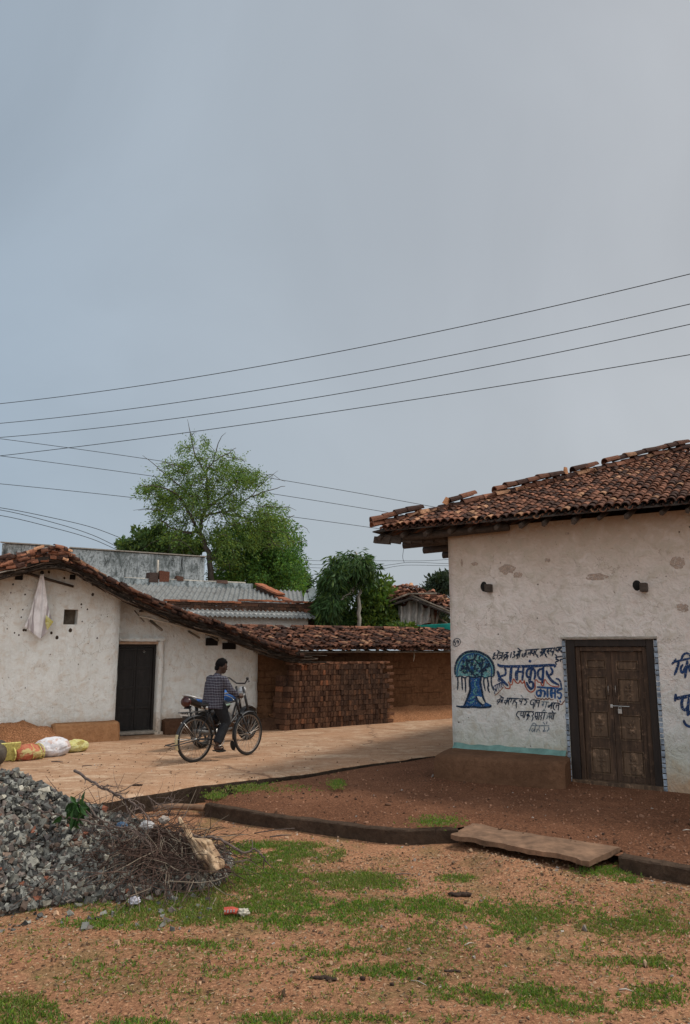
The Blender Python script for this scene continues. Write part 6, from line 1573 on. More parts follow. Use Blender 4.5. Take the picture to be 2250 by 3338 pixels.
# log end at the left frame edge, board behind it
lg = G(-22, 2504, 0); mb = MB(); mb.tube([lg+Vector((-.0, .0, .14)), lg+Vector((-.02, .10, .15)), lg+Vector((-.35, .9, .15))], [.125, .14, .14], 16); 
M['bark'] = wood('log_bark', (.035, .028, .022), (.12, .095, .07), axis=1)
tag(mb.build('log', M['bark'], smooth=True), 'dark round log end lying at the left frame edge beside the red sack', 'log')
mb = MB(); q = G(14, 2490, 0); mb.box(q+Vector((-.02, .20, .15)), .30, .03, .27, Matrix.Rotation(.8, 3, 'Z') @ Matrix.Rotation(.25, 3, 'X'), bev=.006, jit=.0); tag(mb.build('board', M['sack_tie']), 'yellowish board leaning between the dark log and the red sack', 'board')

# ================================================================== CLOTH ON A POLE
w0 = RS(62, 1862, FB-.06); w1 = RS(240, 1912, FB-.06)
mb = MB(); pa1 = RP(w0[0]-.1, FB-.07, w0[1]+.03); pb1 = RP(w1[0], FB-.06, w1[1]); mb.tube([pa1, pa1.lerp(pb1, .5), pb1], [.024, .026, .022], 8); tag(mb.build('wall_pole', M['rafter'], smooth=True), 'thin dark pole fixed slantwise on the white gable wall under the roof', 'pole')
def hanging():
    top = RS(137, 1872, FB-.12); tp = RP(top[0], FB-.12, top[1]); mb = MB(); n, m = 44, 40; V = []
    zb_ = RS(137, 2085, FB)[1]; Ht = tp.z-zb_
    for i in range(n+1):
        u = i/n
        for j in range(m+1):
            v = j/m; wd = .05+.42*v**1.05; 
            low = 1-.16*abs(u-.62)*2*v**3*(1.0 if u < .62 else 1.6)
            x = (u-.52)*wd; fold = .035*math.sin(u*14+1.2*v)*(.35+.65*v)*(1-.2*v)+.02*N3(u*4, v*3, 2)
            V.append(tuple(tp+eV*x-wV*(.02+fold*.8+.02*v)+Vector((0, 0, -Ht*v*low*(.86 if u > .85 else 1)))))
    mb.add(V, [(i*(m+1)+j, (i+1)*(m+1)+j, (i+1)*(m+1)+j+1, i*(m+1)+j+1) for i in range(n) for j in range(m)])
    t = NT('grey_white_cloth', .9, .1); sp = t.xyz(); f = t.noise(5, 4, .6)
    c = t.ramp(f, [(.3, (.55, .52, .52)), (.6, (.80, .78, .79))]); c = t.mix(t.rng(t.noise(3, 2, .5, t.map((3, 3, .25))), .57, .60, 0, .7), c, (.20, .16, .17)); t.color(c); t.bump(f, .01)
    o = mb.build('hanging_cloth', t.m, smooth=True); s = o.modifiers.new('s', 'SOLIDIFY'); s.thickness = .004
    tag(o, 'bunched grey and white cloth hanging from the slanting pole on the white wall', 'cloth')
    mb = MB(); A = [RS(151, 2005, FB-.2), RS(174, 2027, FB-.2), RS(155, 2054, FB-.2), RS(148, 2030, FB-.2)]
    V = [RP(a[0], FB-.16-.03*(k % 2), a[1]) for k, a in enumerate(A)]; V2 = [v-wV*.03 for v in V]; mb.add(V+V2, [(0, 1, 2, 3), (7, 6, 5, 4), (0, 4, 5, 1), (1, 5, 6, 2), (2, 6, 7, 3), (3, 7, 4, 0)])
    y = mb.build('yellow_corner', M['sack_yellow']); reparent(o, [y])
    mb = MB(); mb.ball(tp+Vector((0, 0, .03)), .035, .035, .04); k = mb.build('knot', M['rubber'], smooth=True); reparent(o, [k])
hanging()

# ================================================================== GRAVEL HEAP
YC = 6.95
def gprof(x): return interp(x, [-5.6, -4.6, -3.9, -3.3, -2.9, -2.62, -2.4, -2.1, -1.8, -1.5, -1.25, -.95], [.1, .45, .74, .84, .82, .70, .58, .47, .38, .29, .18, 0])
def gh(x, y):
    p = gprof(x); hw = .35+1.02*p**.9 if p > 0 else .01
    d = abs(y-YC)/(hw*(1.05 if y < YC else .9)); h = p*max(0, 1-d)**.95; return fz(x, y)+h+(.03*N3(x, y, 0, 2.5)+.015*N3(x, y, 3, 7))*min(1, h*6)
xs = np.arange(-5.8, -.9, .07); ys = np.arange(5.5, 8.4, .07); V = [(x, y, gh(x, y)-.03) for x in xs for y in ys]; m_ = len(ys)
M['gravel'] = vcol('crushed_stone', .9, .35, 60, .003, .25)
Fc = [(i*m_+j, (i+1)*m_+j, (i+1)*m_+j+1, i*m_+j+1) for i in range(len(xs)-1) for j in range(m_-1)]
gbase = npmesh('gravel_bed', V, Fc, simple('gravel_dust', (.085, .075, .065), .98, var=.4, sc=30), smooth=True)
# stones
bm = bmesh.new(); bmesh.ops.create_icosphere(bm, subdivisions=1, radius=1); iv = np.array([v.co[:] for v in bm.verts]); ifc = np.array([[v.index for v in f.verts] for f in bm.faces]); bm.free()
iv = np.array([(a, b, c) for a in (-.72, .72) for b in (-.72, .72) for c in (-.72, .72)], dtype=float); ifc = np.array([(0, 1, 3), (0, 3, 2), (4, 6, 7), (4, 7, 5), (0, 4, 5), (0, 5, 1), (2, 3, 7), (2, 7, 6), (0, 2, 6), (0, 6, 4), (1, 5, 7), (1, 7, 3)]); NVS = 8
stV, stF, stC = [], [], []; nb = 0
variants = []
for k in range(14):
    q = iv*1.0
    q = q+rng.uniform(-.42, .42, q.shape)
    q = q*np.array([1.25, rng.uniform(.75, 1.1), rng.uniform(.55, .9)]); variants.append(q)
def rotm(rg):
    q = rg.normal(size=4); q /= np.linalg.norm(q); a, b, c, d = q
    return np.array([[1-2*(c*c+d*d), 2*(b*c-a*d), 2*(b*d+a*c)], [2*(b*c+a*d), 1-2*(b*b+d*d), 2*(c*d-a*b)], [2*(b*d-a*c), 2*(c*d+a*b), 1-2*(b*b+c*c)]])
pal = np.array([(.19, .19, .175), (.28, .28, .25), (.10, .10, .095), (.38, .37, .32), (.23, .185, .16), (.28, .20, .155), (.48, .45, .37), (.13, .115, .11)])
cnt_ = 0
while cnt_ < 14500:
    x = rng.uniform(-4.3, -1.0); y = rng.uniform(5.55, 7.7); h = gh(x, y)-fz(x, y)
    if h < .02 and rng.random() > (.12 if cnt_ < 9500 else .5)*(1 if h > 0.001 else .2): continue
    if x < -3.9 and rng.random() < .5: continue
    s = rng.uniform(.013, .029)*(1.3 if rng.random() < .12 else 1) if cnt_ < 9500 else rng.uniform(.005, .011)
    q = (variants[rng.integers(14)]*s) @ rotm(rng).T + np.array([x, y, gh(x, y)+rng.uniform(-.3, .7)*s])
    stV.append(q); stF.append(ifc+nb); nb += NVS; c = pal[rng.choice(8, p=[.22, .2, .16, .12, .1, .06, .06, .08])]*rng.uniform(.32, 1.1); 
    if rng.random() < .012: c = np.array([.26, .10, .06])
    stC.append(np.repeat(c[None], NVS, 0)); cnt_ += 1
gv = npmesh('gravel', np.concatenate(stV), np.concatenate(stF), M['gravel'], col=np.concatenate(stC)); tag(gv, 'heap of crushed grey stone under the dry branches', 'gravel', kind='stuff'); reparent(gv, [gbase]); gbase.name = 'gravel_bed'

# ================================================================== BRUSHWOOD
M['twig'] = simple('dry_twig', (.13, .095, .08), .9, var=.5, sc=12)
M['twig_v'] = vcol('dry_twigs', .9, .4, 20, 0)
def bpt(px, py, Y): return D(px, py, Y)
tw = MB(); rr_ = random.Random(8)
def bz(x): return interp(x, [-2.75, -2.4, -2.0, -1.7, -1.4, -1.1, -.8], [.40, .42, .42, .40, .34, .22, .02])
for k in range(1350):
    x = rr_.triangular(-2.55, -.95, -1.40); hz = bz(x); y = YC-.15+rr_.gauss(0, .32); 
    d = max(0, 1-abs(y-YC+.15)/.95); top = fz(x, y)+hz*d; z = max(gh(x, y)-.02, top*rr_.uniform(.3, 1.05)+fz(x, y)*.0)
    L = rr_.uniform(.12, .55); an = rr_.uniform(-.9, .9)+(math.pi if rr_.random() < .5 else 0); el = rr_.gauss(-.05, .45)
    if rr_.random() < .45: an = rr_.uniform(-2.2, -.9); el = rr_.uniform(-1.2, -.2)
    p = Vector((x, y, z)); P = [p]; dv = Vector((math.cos(an)*math.cos(el), math.sin(an)*math.cos(el), math.sin(el)))
    for s in range(4):
        dv = (dv+Vector((rr_.gauss(0, .28), rr_.gauss(0, .28), rr_.gauss(-.05, .22)))).normalized(); q = P[-1]+dv*L/4
        q.z = max(q.z, max(gh(q.x, q.y), fz(q.x, q.y))+.004); P.append(q)
    r = rr_.uniform(.0022, .0052); g = rr_.uniform(.4, 1.25); c = (.105*g, .066*g, .052*g) if rr_.random() < .85 else (.26, .21, .16)
    tw.tube(P, [r, r*.9, r*.75, r*.6, r*.35], 4, col=c, cap=False)
tag(tw.build('dry_twigs', M['twig_v']), 'tangle of thin dry brown twigs piled against the gravel', 'twigs', kind='stuff')
def branch(name, label, P, r0, subs=0, seed=0, mat='twig', curl=.25):
    rg = random.Random(seed); mb = MB(); L = catmull(P, 6); n = len(L)
    L = [p+Vector((rg.gauss(0, .004), rg.gauss(0, .004), rg.gauss(0, .005))) for p in L]
    mb.tube(L, [r0*(1-.6*i/(n-1)) for i in range(n)], 7)
    for k in range(subs):
        i = rg.randint(int(n*.1), n-2); p = L[i]; dv = (L[i+1]-L[i]).normalized(); sd = Vector((rg.gauss(0, 1), rg.gauss(0, .6), rg.uniform(-1.6, .5))).normalized()
        dv = (dv*.9+sd).normalized(); ln = rg.uniform(.10, .32); Q = [p]
        for s in range(5): dv = (dv+Vector((rg.gauss(0, curl), rg.gauss(0, curl), rg.gauss(-.04, curl)))).normalized(); Q.append(Q[-1]+dv*ln/5)
        mb.tube(Q, [r0*.42, r0*.36, r0*.30, r0*.22, r0*.16, r0*.1], 5)
    o = mb.build(name, M[mat], smooth=True); tag(o, label, 'branch'); return o
branch('dry_branch', 'long bare dark branch sticking up from the brushwood towards the road', [bpt(243, 2511, 7.5), bpt(290, 2540, 7.3), bpt(360, 2580, 7.1), bpt(420, 2607, 6.95), bpt(470, 2650, 6.8), bpt(510, 2700, 6.7)], .014, 26, 3)
branch('dry_branch', 'curved bare dark branch reaching out over the grass to the right', [bpt(590, 2705, 6.75), bpt(640, 2725, 6.7), bpt(720, 2738, 6.65), bpt(790, 2778, 6.5), bpt(830, 2770, 6.5), bpt(858, 2790, 6.4), bpt(866, 2812, 6.4)], .013, 7, 4)
branch('dry_branch', 'thin dry branch low over the grass below the curved one', [bpt(630, 2740, 6.7), bpt(700, 2790, 6.5), bpt(760, 2808, 6.4), bpt(800, 2806, 6.4)], .008, 6, 5)
branch('dry_branch', 'long thin branch lying across the front of the gravel and twigs', [bpt(120, 2640, 6.6), bpt(200, 2660, 6.5), bpt(290, 2680, 6.45), bpt(360, 2700, 6.4), bpt(440, 2705, 6.4), bpt(500, 2760, 6.4)], .008, 16, 6)
branch('dry_branch', 'arched pale brown branch over the middle of the twig tangle', [bpt(280, 2620, 6.8), bpt(320, 2665, 6.5), bpt(380, 2695, 6.4), bpt(420, 2700, 6.4), bpt(470, 2735, 6.35)], .009, 14, 7)
for i, (xa, ya, xb, yb) in enumerate([(500, 2640, 550, 2595), (548, 2660, 560, 2600), (480, 2600, 560, 2650), (560, 2700, 610, 2645), (300, 2560, 385, 2565), (575, 2735, 590, 2660)]):
    branch('dry_branch', ['short dry sprig rising behind the twigs near the road edge', 'upright dry sprig at the top right of the twig tangle', 'dry sprig leaning along the slab edge', 'pale dry sprig above the dusty bag', 'short horizontal dry stick beneath the long bare branch', 'upright thin dry stick beside the dusty bag'][i], [bpt(xa, ya, 7.0), bpt((xa+xb)/2+6, (ya+yb)/2, 7.0), bpt(xb, yb, 7.05)], .006, 7, 20+i)
# scraps in the tangle
M['foil'] = simple('pale_plastic', (.40, .39, .39), .5, var=.3, sc=20, spec=.5); M['bluefoil'] = simple('blue_plastic', (.03, .07, .13), .5, var=.3, sc=20, spec=.5)
def crumple(name, label, cat, c, rx, ry, rz, mat, seed, n=18, k=12, amp=.4, children=None):
    mb = MB(); mb.ball(c, rx, ry, rz, None, n, k, fn=lambda p: p*(1+amp*N3(p.x*2.2, p.y*2.2, p.z*2.2+seed)+.35*amp*N3(p.x*6, p.y*6, p.z*6+seed))); o = mb.build(name, mat); tag(o, label, cat); return o
crumple('plastic_scrap', 'small dark blue plastic scrap caught in the twigs', 'plastic scrap', bpt(396, 2690, 6.45), .045, .04, .025, M['bluefoil'], 3)
crumple('plastic_scrap', 'pale crumpled plastic scrap among the twigs right of the blue one', 'plastic scrap', bpt(480, 2690, 6.6), .055, .04, .035, M['foil'], 5)
crumple('plastic_scrap', 'whitish paper scrap in the upper right of the twig tangle', 'paper scrap', bpt(535, 2672, 6.8), .045, .04, .03, simple('paper_scrap', (.36, .31, .27), .8, var=.35), 7)
pg = G(175, 2892, -.2); crumple('litter', 'crumpled white and violet paper ball on the grass below the gravel', 'paper litter', G(438, 2948, -.19)+Vector((0, 0, .025)), .045, .036, .026, simple('violet_paper', (.48, .47, .53), .7, var=.4, sc=30), 9)
# crushed packet
q = G(755, 2985, -.2); mb = MB(); mb.tube([q+Vector((-.055, 0, .03)), q+Vector((.0, .01, .035)), q+Vector((.045, .0, .028))], [(.030, .026), (.034, .022), (.030, .018)], 12); pk = mb.build('drink_packet', simple('red_packet', (.42, .07, .04), .5, var=.3, sc=30)); tag(pk, 'crushed red packet with a torn pale end lying on the grass', 'packet')
mb = MB(); mb.ball(q+Vector((.085, .0, .024)), .045, .035, .024, None, 14, 9, fn=lambda p: p*(1+.5*N3(p.x*3, p.y*3, p.z*3))); o = mb.build('torn_end', simple('clear_film', (.46, .42, .34), .4, var=.4, sc=30)); reparent(pk, [o])
mb = MB()
for k in range(4): mb.box(q+Vector((-.045+.022*k, -.026, .036+.002*k)), .010, .004, .018, Matrix.Rotation(.2, 3, 'Y'))
o = mb.build('packet_print', M['foil']); reparent(pk, [o])
# dusty cloth bag
def bag():
    O = bpt(668, 2790, 6.35); mb = MB(); n, m = 30, 26; V = []
    outline = [(590, 2687, 612, 2690), (603, 2715, 632, 2738), (620, 2745, 665, 2733), (632, 2778, 690, 2740), (648, 2800, 702, 2765), (664, 2822, 718, 2790), (676, 2845, 733, 2812), (690, 2848, 728, 2828)]
    for j in range(m+1):
        t = j/m*(len(outline)-1); a = min(int(t), len(outline)-2); f = t-a; o = [outline[a][i]*(1-f)+outline[a+1][i]*f for i in range(4)]
        for i in range(n+1):
            u = i/n; x = o[0]+(o[2]-o[0])*u; y = o[1]+(o[3]-o[1])*u; Yd = 6.72-.30*(j/m)-.10*math.sin(math.pi*u)*(j/m)**.5 - .05*N3(u*3.2, j/m*5, 1)-.028*N3(u*8, j/m*8, 5); V.append(tuple(D(x, y, Yd)))
    mb.add(V, [(j*(n+1)+i, j*(n+1)+i+1, (j+1)*(n+1)+i+1, (j+1)*(n+1)+i) for j in range(m) for i in range(n)])
    t = NT('dusty_cream_bag', .85, .15); f = t.noise(6, 5, .65); t.color(t.ramp(f, [(.38, (.22, .13, .08)), (.52, (.42, .29, .18)), (.68, (.60, .47, .33))])); t.bump(t.noise(14, 4), .015)
    ob = mb.build('cloth_bag', t.m, smooth=False); s = ob.modifiers.new('s', 'SOLIDIFY'); s.thickness = .006; tag(ob, 'crumpled dusty cream bag hanging off the right end of the dry twigs', 'bag')
    mb = MB(); mb.tube(catmull([D(590, 2690, 6.72), D(585, 2665, 6.75), D(600, 2690, 6.72), D(625, 2735, 6.65)], 5), [.010]*16, 6); h = mb.build('strap', t.m, smooth=True); reparent(ob, [h])
bag()
# ================================================================== TREES
def leafmat(name, rough=.6, tr=.25):
    t = NT(name, rough, .25); oi = t.attr(); t.color(oi)
    tb = t.n('ShaderNodeBsdfTranslucent'); t.L(t.mix(1.0, oi, (1.0, 1.25, .5), 'MULTIPLY'), tb.inputs['Color'])
    ms = t.n('ShaderNodeMixShader'); ms.inputs[0].default_value = tr; t.L(t.b.outputs[0], ms.inputs[1]); t.L(tb.outputs[0], ms.inputs[2])
    t.L(ms.outputs[0], t.t.nodes['Material Output'].inputs['Surface']); return t.m
M['leaf'] = leafmat('leaf')
M['treebark'] = wood('tree_bark', (.035, .028, .022), (.11, .09, .07)); M['palebark'] = simple('pale_bark', (.36, .33, .28), .95, var=.4, sc=8, bump=.02, stretch=(1, 1, .5))
def leaves(name, P, axis, L, Wd, cols, parent=None, fold=.25, rg=rng, jit=.25):
    """P (n,3) roots, axis (n,3) directions, each leaf a folded lozenge of 4 triangles -> 2 quads"""
    n = len(P); axis = axis/np.maximum(1e-6, np.linalg.norm(axis, axis=1, keepdims=True))
    r = rg.normal(size=(n, 3)); sd = np.cross(axis, r); sd /= np.maximum(1e-6, np.linalg.norm(sd, axis=1, keepdims=True)); nn = np.cross(axis, sd)
    L = L*rg.uniform(1-jit, 1+jit, n)[:, None]; Wd = Wd*rg.uniform(1-jit, 1+jit, n)[:, None]
    a = P; b = P+axis*L*.45+sd*Wd*.5+nn*Wd*fold; c = P+axis*L-nn*Wd*.2; d = P+axis*L*.45-sd*Wd*.5+nn*Wd*fold
    V = np.stack([a, b, c, d], 1).reshape(-1, 3); i = np.arange(n)*4
    Fc = np.stack([np.stack([i, i+1, i+2], 1), np.stack([i, i+2, i+3], 1)], 1).reshape(-1, 3)
    C = np.repeat(cols, 4, 0); return npmesh(name, V, Fc, M['leaf'], parent, col=C)
def leafcols(n, base, var=.35, rg=rng, yellow=.3):
    k = rg.uniform(1-var, 1+var, n)[:, None]; c = np.array(base)[None]*k; y = rg.random(n) < yellow; c[y] = c[y]*np.array([1.55, 1.25, .7]); return c
def clumped(E, Y, dy, n, ncl, sz, rg, keep=1.0):
    """points gathered in clumps inside screen-shaped ellipses given real depth"""
    sh = sz*F/Y*.62; E = [(e[0], e[1], max(6, e[2]-sh), max(6, e[3]-sh))+tuple(e[4:]) for e in E]
    wts = np.array([e[2]*e[3]*(e[4] if len(e) > 4 else 1) for e in E], dtype=float); wts /= wts.sum(); cen = []
    for k in range(ncl):
        e = E[rg.choice(len(E), p=wts)]
        a = rg.uniform(0, 2*math.pi); r = rg.random()**.42; x = e[0]+e[2]*r*math.cos(a); y = e[1]+e[3]*r*math.sin(a)
        rad = (e[2]+e[3])/2/F*Y; dd = rg.uniform(-1, 1)*dy*math.sqrt(max(.05, 1-r*r*.8)); cen.append(list(D(x, y, Y+dd)))
    cen = np.array(cen); idx = rg.integers(0, ncl, n); s = sz*rg.uniform(.5, 1.3, ncl)
    off = rg.normal(size=(n, 3)); off /= np.linalg.norm(off, axis=1, keepdims=True); off *= (rg.random(n)**.45)[:, None]*s[idx][:, None]
    return cen[idx]+off*np.array([1, 1, .8]), off, cen, idx
def limb_tree(name, label, cat, base, limbs, mat, crown_fn, group=None):
    e = empty(name, base); tag(e, label, cat, group); parts = []
    mb = MB()
    for P, r in limbs:
        L = catmull(P, 4); n = len(L); L = [p+Vector((random.gauss(0, .02), random.gauss(0, .02), random.gauss(0, .02))) if 0 < i < n-1 else p for i, p in enumerate(L)]
        r0, r1 = r; mb.tube(L, [r0+(r1-r0)*i/(n-1) for i in range(n)], 8)
    parts.append(mb.build('trunk', mat, smooth=True)); parts += crown_fn(); reparent(e, parts); return e
# --- the tall feathery tree behind the flat roofed house
YT = 31.5
def px_l(P, dy=0): return [D(x, y, YT+(dy*i/(len(P)-1))) for i, (x, y) in enumerate(P)]
rgT = np.random.default_rng(5)
limbsA = [(px_l([(692, 2080), (692, 1950), (690, 1890), (684, 1840), (680, 1802), (663, 1759), (651, 1735)], 0), (.15, .09)),
 (px_l([(651, 1735), (638, 1715), (632, 1700), (615, 1672), (598, 1640)], -1), (.08, .035)), (px_l([(651, 1735), (656, 1706), (661, 1682), (677, 1654)], .5), (.09, .07)),
 (px_l([(677, 1654), (704, 1635), (747, 1606), (790, 1570)], 1), (.08, .02)), (px_l([(677, 1654), (676, 1600), (668, 1539), (637, 1482), (622, 1415), (611, 1367)], .5), (.065, .006)),
 (px_l([(667, 1540), (694, 1505), (713, 1443), (737, 1410)], -1), (.035, .006)), (px_l([(661, 1682), (710, 1670), (760, 1660), (814, 1620), (852, 1582), (907, 1534)], 1.5), (.055, .006)),
 (px_l([(814, 1620), (870, 1600), (930, 1585)], 1), (.035, .01)), (px_l([(640, 1640), (600, 1600), (565, 1568), (508, 1520), (465, 1484)], -1), (.045, .006)), (px_l([(632, 1700), (590, 1625), (532, 1590), (455, 1582)], -2), (.06, .012)),
 (px_l([(651, 1735), (598, 1735), (560, 1720), (520, 1690)], -1), (.07, .02)), (px_l([(694, 1505), (740, 1480), (770, 1460)], 0), (.03, .01)), (px_l([(720, 1668), (800, 1690), (880, 1700), (960, 1680)], 1), (.06, .012)),
 (px_l([(880, 1700), (930, 1740), (985, 1715), (1010, 1738)], 1), (.02, .006)), (px_l([(930, 1740), (960, 1770), (1000, 1765), (990, 1792)], 1), (.018, .006)), (px_l([(852, 1582), (880, 1545), (930, 1570)], 0), (.02, .006)), (px_l([(740, 1490), (790, 1500), (800, 1512)], 0), (.02, .006))]
EA = [(545, 1595, 85, 50, 1), (560, 1530, 60, 40, .75), (600, 1490, 60, 55, .8), (640, 1450, 50, 45, .45), (740, 1560, 100, 55, 1.1), (800, 1555, 60, 35, .8), (600, 1655, 110, 60, 1), (700, 1640, 110, 60, .9), (810, 1655, 100, 50, .7), (890, 1680, 70, 45, .6), (560, 1710, 70, 45, .7), (830, 1700, 110, 45, .7), (900, 1660, 60, 25, .5), (505, 1500, 35, 25, .4), (755, 1470, 55, 45, .30), (850, 1590, 60, 45, .28), (690, 1560, 120, 110, .5), (480, 1590, 40, 30, .5), (620, 1745, 90, 50, .55), (760, 1740, 110, 55, .8), (550, 1765, 80, 36, .4), (890, 1745, 80, 50, .6), (760, 1810, 90, 60, .5)]
def crownA():
    n = 27000; P, off, cen, idx = clumped(EA, YT, 1.6, n, 560, .26, rgT)
    # feathery sprays: every clump has one drooping direction
    cd = rgT.normal(size=(len(cen), 3)); cd[:, 2] = -abs(cd[:, 2])*.8-.2; cd[:, 0] += np.sign(cen[:, 0]-cen[:, 0].mean())*.6; ax = cd[idx]+rgT.normal(size=(n, 3))*.55
    P = cen[idx]+cd[idx]*(rgT.uniform(-.5, .6, n)[:, None])*.42+rgT.normal(size=(n, 3))*.10
    o = leaves('crown', P, ax, .13, .042, leafcols(n, (.120, .200, .054), .45, rgT), fold=.1, rg=rgT)
    mb = MB()
    for k in range(240):
        c = Vector(cen[rgT.integers(len(cen))]); b = c+Vector((rgT.normal()*.5, rgT.normal()*.3, -abs(rgT.normal())*.35)); mb.tube([c+Vector((0, 0, -.05)), c.lerp(b, .5)+Vector((0, 0, .08)), b], [.016, .012, .006], 4, cap=False)
    return [o, mb.build('twigs', M['treebark'])]
limb_tree('tree', 'tall feathery open tree with thin bare top twigs crossed by the upper power lines', 'tree', tuple(D(692, 2110, YT)*1.0), limbsA, M['treebark'], crownA)
def bush(name, label, E, Y, dy, n, ncl, sz, L, W_, col, trunkpx, seed, droop=0.0, bark='treebark', r=.09, yellow=.3, cat='tree', fold=.25, group=None, extra=None):
    rg = np.random.default_rng(seed)
    def cf():
        P, off, cen, idx = clumped(E, Y, dy, n, ncl, sz, rg); ax = off/np.maximum(1e-6, np.linalg.norm(off, axis=1, keepdims=True))+rg.normal(size=(n, 3))*.5; ax[:, 2] -= droop
        sh_ = rg.uniform(.7, 1.25, ncl)[idx][:, None]; o = leaves('crown', P, ax, L, W_, leafcols(n, col, .35, rg, yellow)*sh_, fold=fold, rg=rg); out = [o]
        mb = MB(); b = D(*trunkpx[-1], Y)
        for k in range(26):
            c = Vector(cen[rg.integers(len(cen))]); m_ = b.lerp(c, .5)+Vector((rg.normal()*.15, rg.normal()*.15, -.1)); mb.tube([b, m_, c], [r*.6, r*.3, .01], 5, cap=False)
        out.append(mb.build('limbs', M[bark], smooth=True)); return out
    T_ = [D(x, y, Y) for x, y in trunkpx]; g = T_[0].copy(); g.z = -.1
    e = limb_tree(name, label, cat, tuple(g), [([g]+T_, (r*1.2, r*.7))]+[(p, q) for p, q in (extra or [])], M[bark], cf, group); return e
bush('tree', 'dense bright green tree behind the right half of the tall feathery tree', [(790, 1790, 115, 95), (890, 1770, 105, 90), (890, 1860, 105, 85), (955, 1860, 55, 70), (740, 1860, 65, 85), (940, 1910, 70, 50), (830, 1880, 120, 60), (960, 1790, 40, 50, .5)], 34, 2.6, 27000, 460, .50, .13, .075, (.080, .178, .042), [(820, 2060), (825, 1980), (830, 1900)], 11, droop=.3, r=.2)
bush('tree', 'small dark leafed tree between the tall tree and the satellite dish', [(985, 1905, 28, 42), (1000, 1950, 25, 40)], 36, .8, 3600, 60, .5, .14, .09, (.028, .055, .022), [(990, 2060), (990, 1950)], 12, r=.08, yellow=.1)
bush('tree', 'low broad leafed tree spreading left behind the flat roof of the stained house', [(450, 1775, 60, 28), (510, 1755, 60, 42), (590, 1780, 80, 38), (402, 1775, 24, 26), (480, 1780, 80, 24), (492, 1715, 12, 26, .5), (445, 1735, 16, 14, .6)], 33, 1.2, 4200, 150, .26, .20, .13, (.085, .145, .048), [(560, 2060), (560, 1900), (560, 1800)], 13, r=.12, extra=[([D(500, 1790, 33), D(495, 1740, 33), D(491, 1695, 33)], (.03, .01)), ([D(560, 1800, 33), D(480, 1775, 33), D(440, 1715, 33)], (.05, .012))])
bush('tree', 'dark drooping leafed tree on a pale straight trunk behind the tiled shed', [(1135, 1850, 85, 50, 1.2), (1090, 1905, 58, 62, 1.2), (1198, 1865, 48, 50), (1075, 1965, 55, 70, 1.2), (1208, 1910, 28, 36, .6), (1120, 1910, 60, 60, .8), (1160, 1820, 60, 30, .6)], 23.5, 1.0, 8200, 200, .30, .25, .056, (.050, .100, .032), [(1168, 2095), (1169, 2000), (1171, 1930), (1172, 1890)], 14, droop=1.3, bark='palebark', r=.062, yellow=.22, fold=.15, extra=[([D(1172, 1890, 23.5), D(1166, 1850, 23.5), D(1164, 1815, 23.5), D(1160, 1798, 23.5)], (.05, .02)), ([D(1172, 1900, 23.5), D(1190, 1870, 23.4), D(1200, 1850, 23.3)], (.035, .012))])
bush('shrub', 'mid green rounded shrub left of the pale trunk behind the tiled shed', [(1095, 2025, 70, 62), (1130, 2045, 55, 40), (1060, 2040, 40, 40)], 24.6, .9, 8000, 170, .34, .13, .075, (.050, .105, .030), [(1120, 2090), (1120, 2050)], 15, r=.06, cat='shrub')
bush('shrub', 'tall yellow green shrub between the pale trunk and the plastic sheeting', [(1230, 1985, 70, 80), (1270, 2025, 50, 55), (1205, 2030, 60, 50), (1235, 1920, 36, 42), (1250, 1905, 20, 30, .6)], 24.6, .8, 11000, 210, .34, .15, .085, (.090, .155, .040), [(1230, 2095), (1230, 2040)], 16, r=.06, yellow=.45, cat='shrub')
bush('shrub', 'small bright leafy shrub in front of the plastic sheeting', [(1310, 2058, 40, 26), (1345, 2070, 38, 20), (1375, 2078, 20, 12)], 21.0, .4, 2200, 60, .16, .15, .09, (.090, .145, .042), [(1320, 2095), (1320, 2070)], 17, r=.04, yellow=.5, cat='shrub')
bush('tree', 'sparse dark tree partly hidden by the left corner of the painted house', [(1445, 1900, 45, 32), (1415, 1945, 28, 30, .7), (1450, 1980, 35, 30, .5), (1450, 2040, 30, 30, .8), (1400, 1930, 20, 12, .5)], 33, 1.3, 5200, 110, .45, .17, .10, (.036, .056, .034), [(1455, 2095), (1448, 2010), (1440, 1940)], 18, r=.11, yellow=.1, extra=[([D(1448, 2010, 33), D(1420, 1960, 33), D(1400, 1925, 33)], (.06, .015))])
bush('tree', 'far dark tree low on the horizon behind the lean-to', [(1010, 2030, 60, 40), (1080, 2020, 60, 40), (1420, 2040, 60, 30), (950, 2040, 50, 30)], 52, 2.5, 5200, 120, 1.0, .30, .2, (.030, .050, .030), [(1010, 2095), (1010, 2040)], 19, r=.12, yellow=.1)

# ================================================================== POWER LINES
M['wire'] = simple('wire', (.02, .02, .022), .7, var=.1)
def wire(P, r, label, group, sag=0.0):
    mb = MB(); mb.tube(catmull(P, 6), r, 6); o = mb.build('power_line', M['wire'], smooth=True); tag(o, label, 'power line', group); return o
def span(x0, y0, Y0, x1, y1, Y1, sag, ext=.35, r=.007, label='', group=None):
    a = D(x0, y0, Y0); b = D(x1, y1, Y1); P = []
    for k in range(13):
        t = -ext+(1+2*ext)*k/12; p = a.lerp(b, t); p.z -= sag*4*t*(1-t); P.append(p)
    return wire(P, r, label, group)
G1 = 'four upper power lines'
span(0, 1316, 21, 2250, 893, 14, .30, r=.0088, label='uppermost of the four upper power lines crossing the sky', group=G1)
span(0, 1380, 21, 2250, 991, 14, .30, r=.0085, label='second from top of the four upper power lines', group=G1)
span(0, 1426, 21, 2250, 1057, 14, .30, r=.0085, label='third from top of the four upper power lines', group=G1)
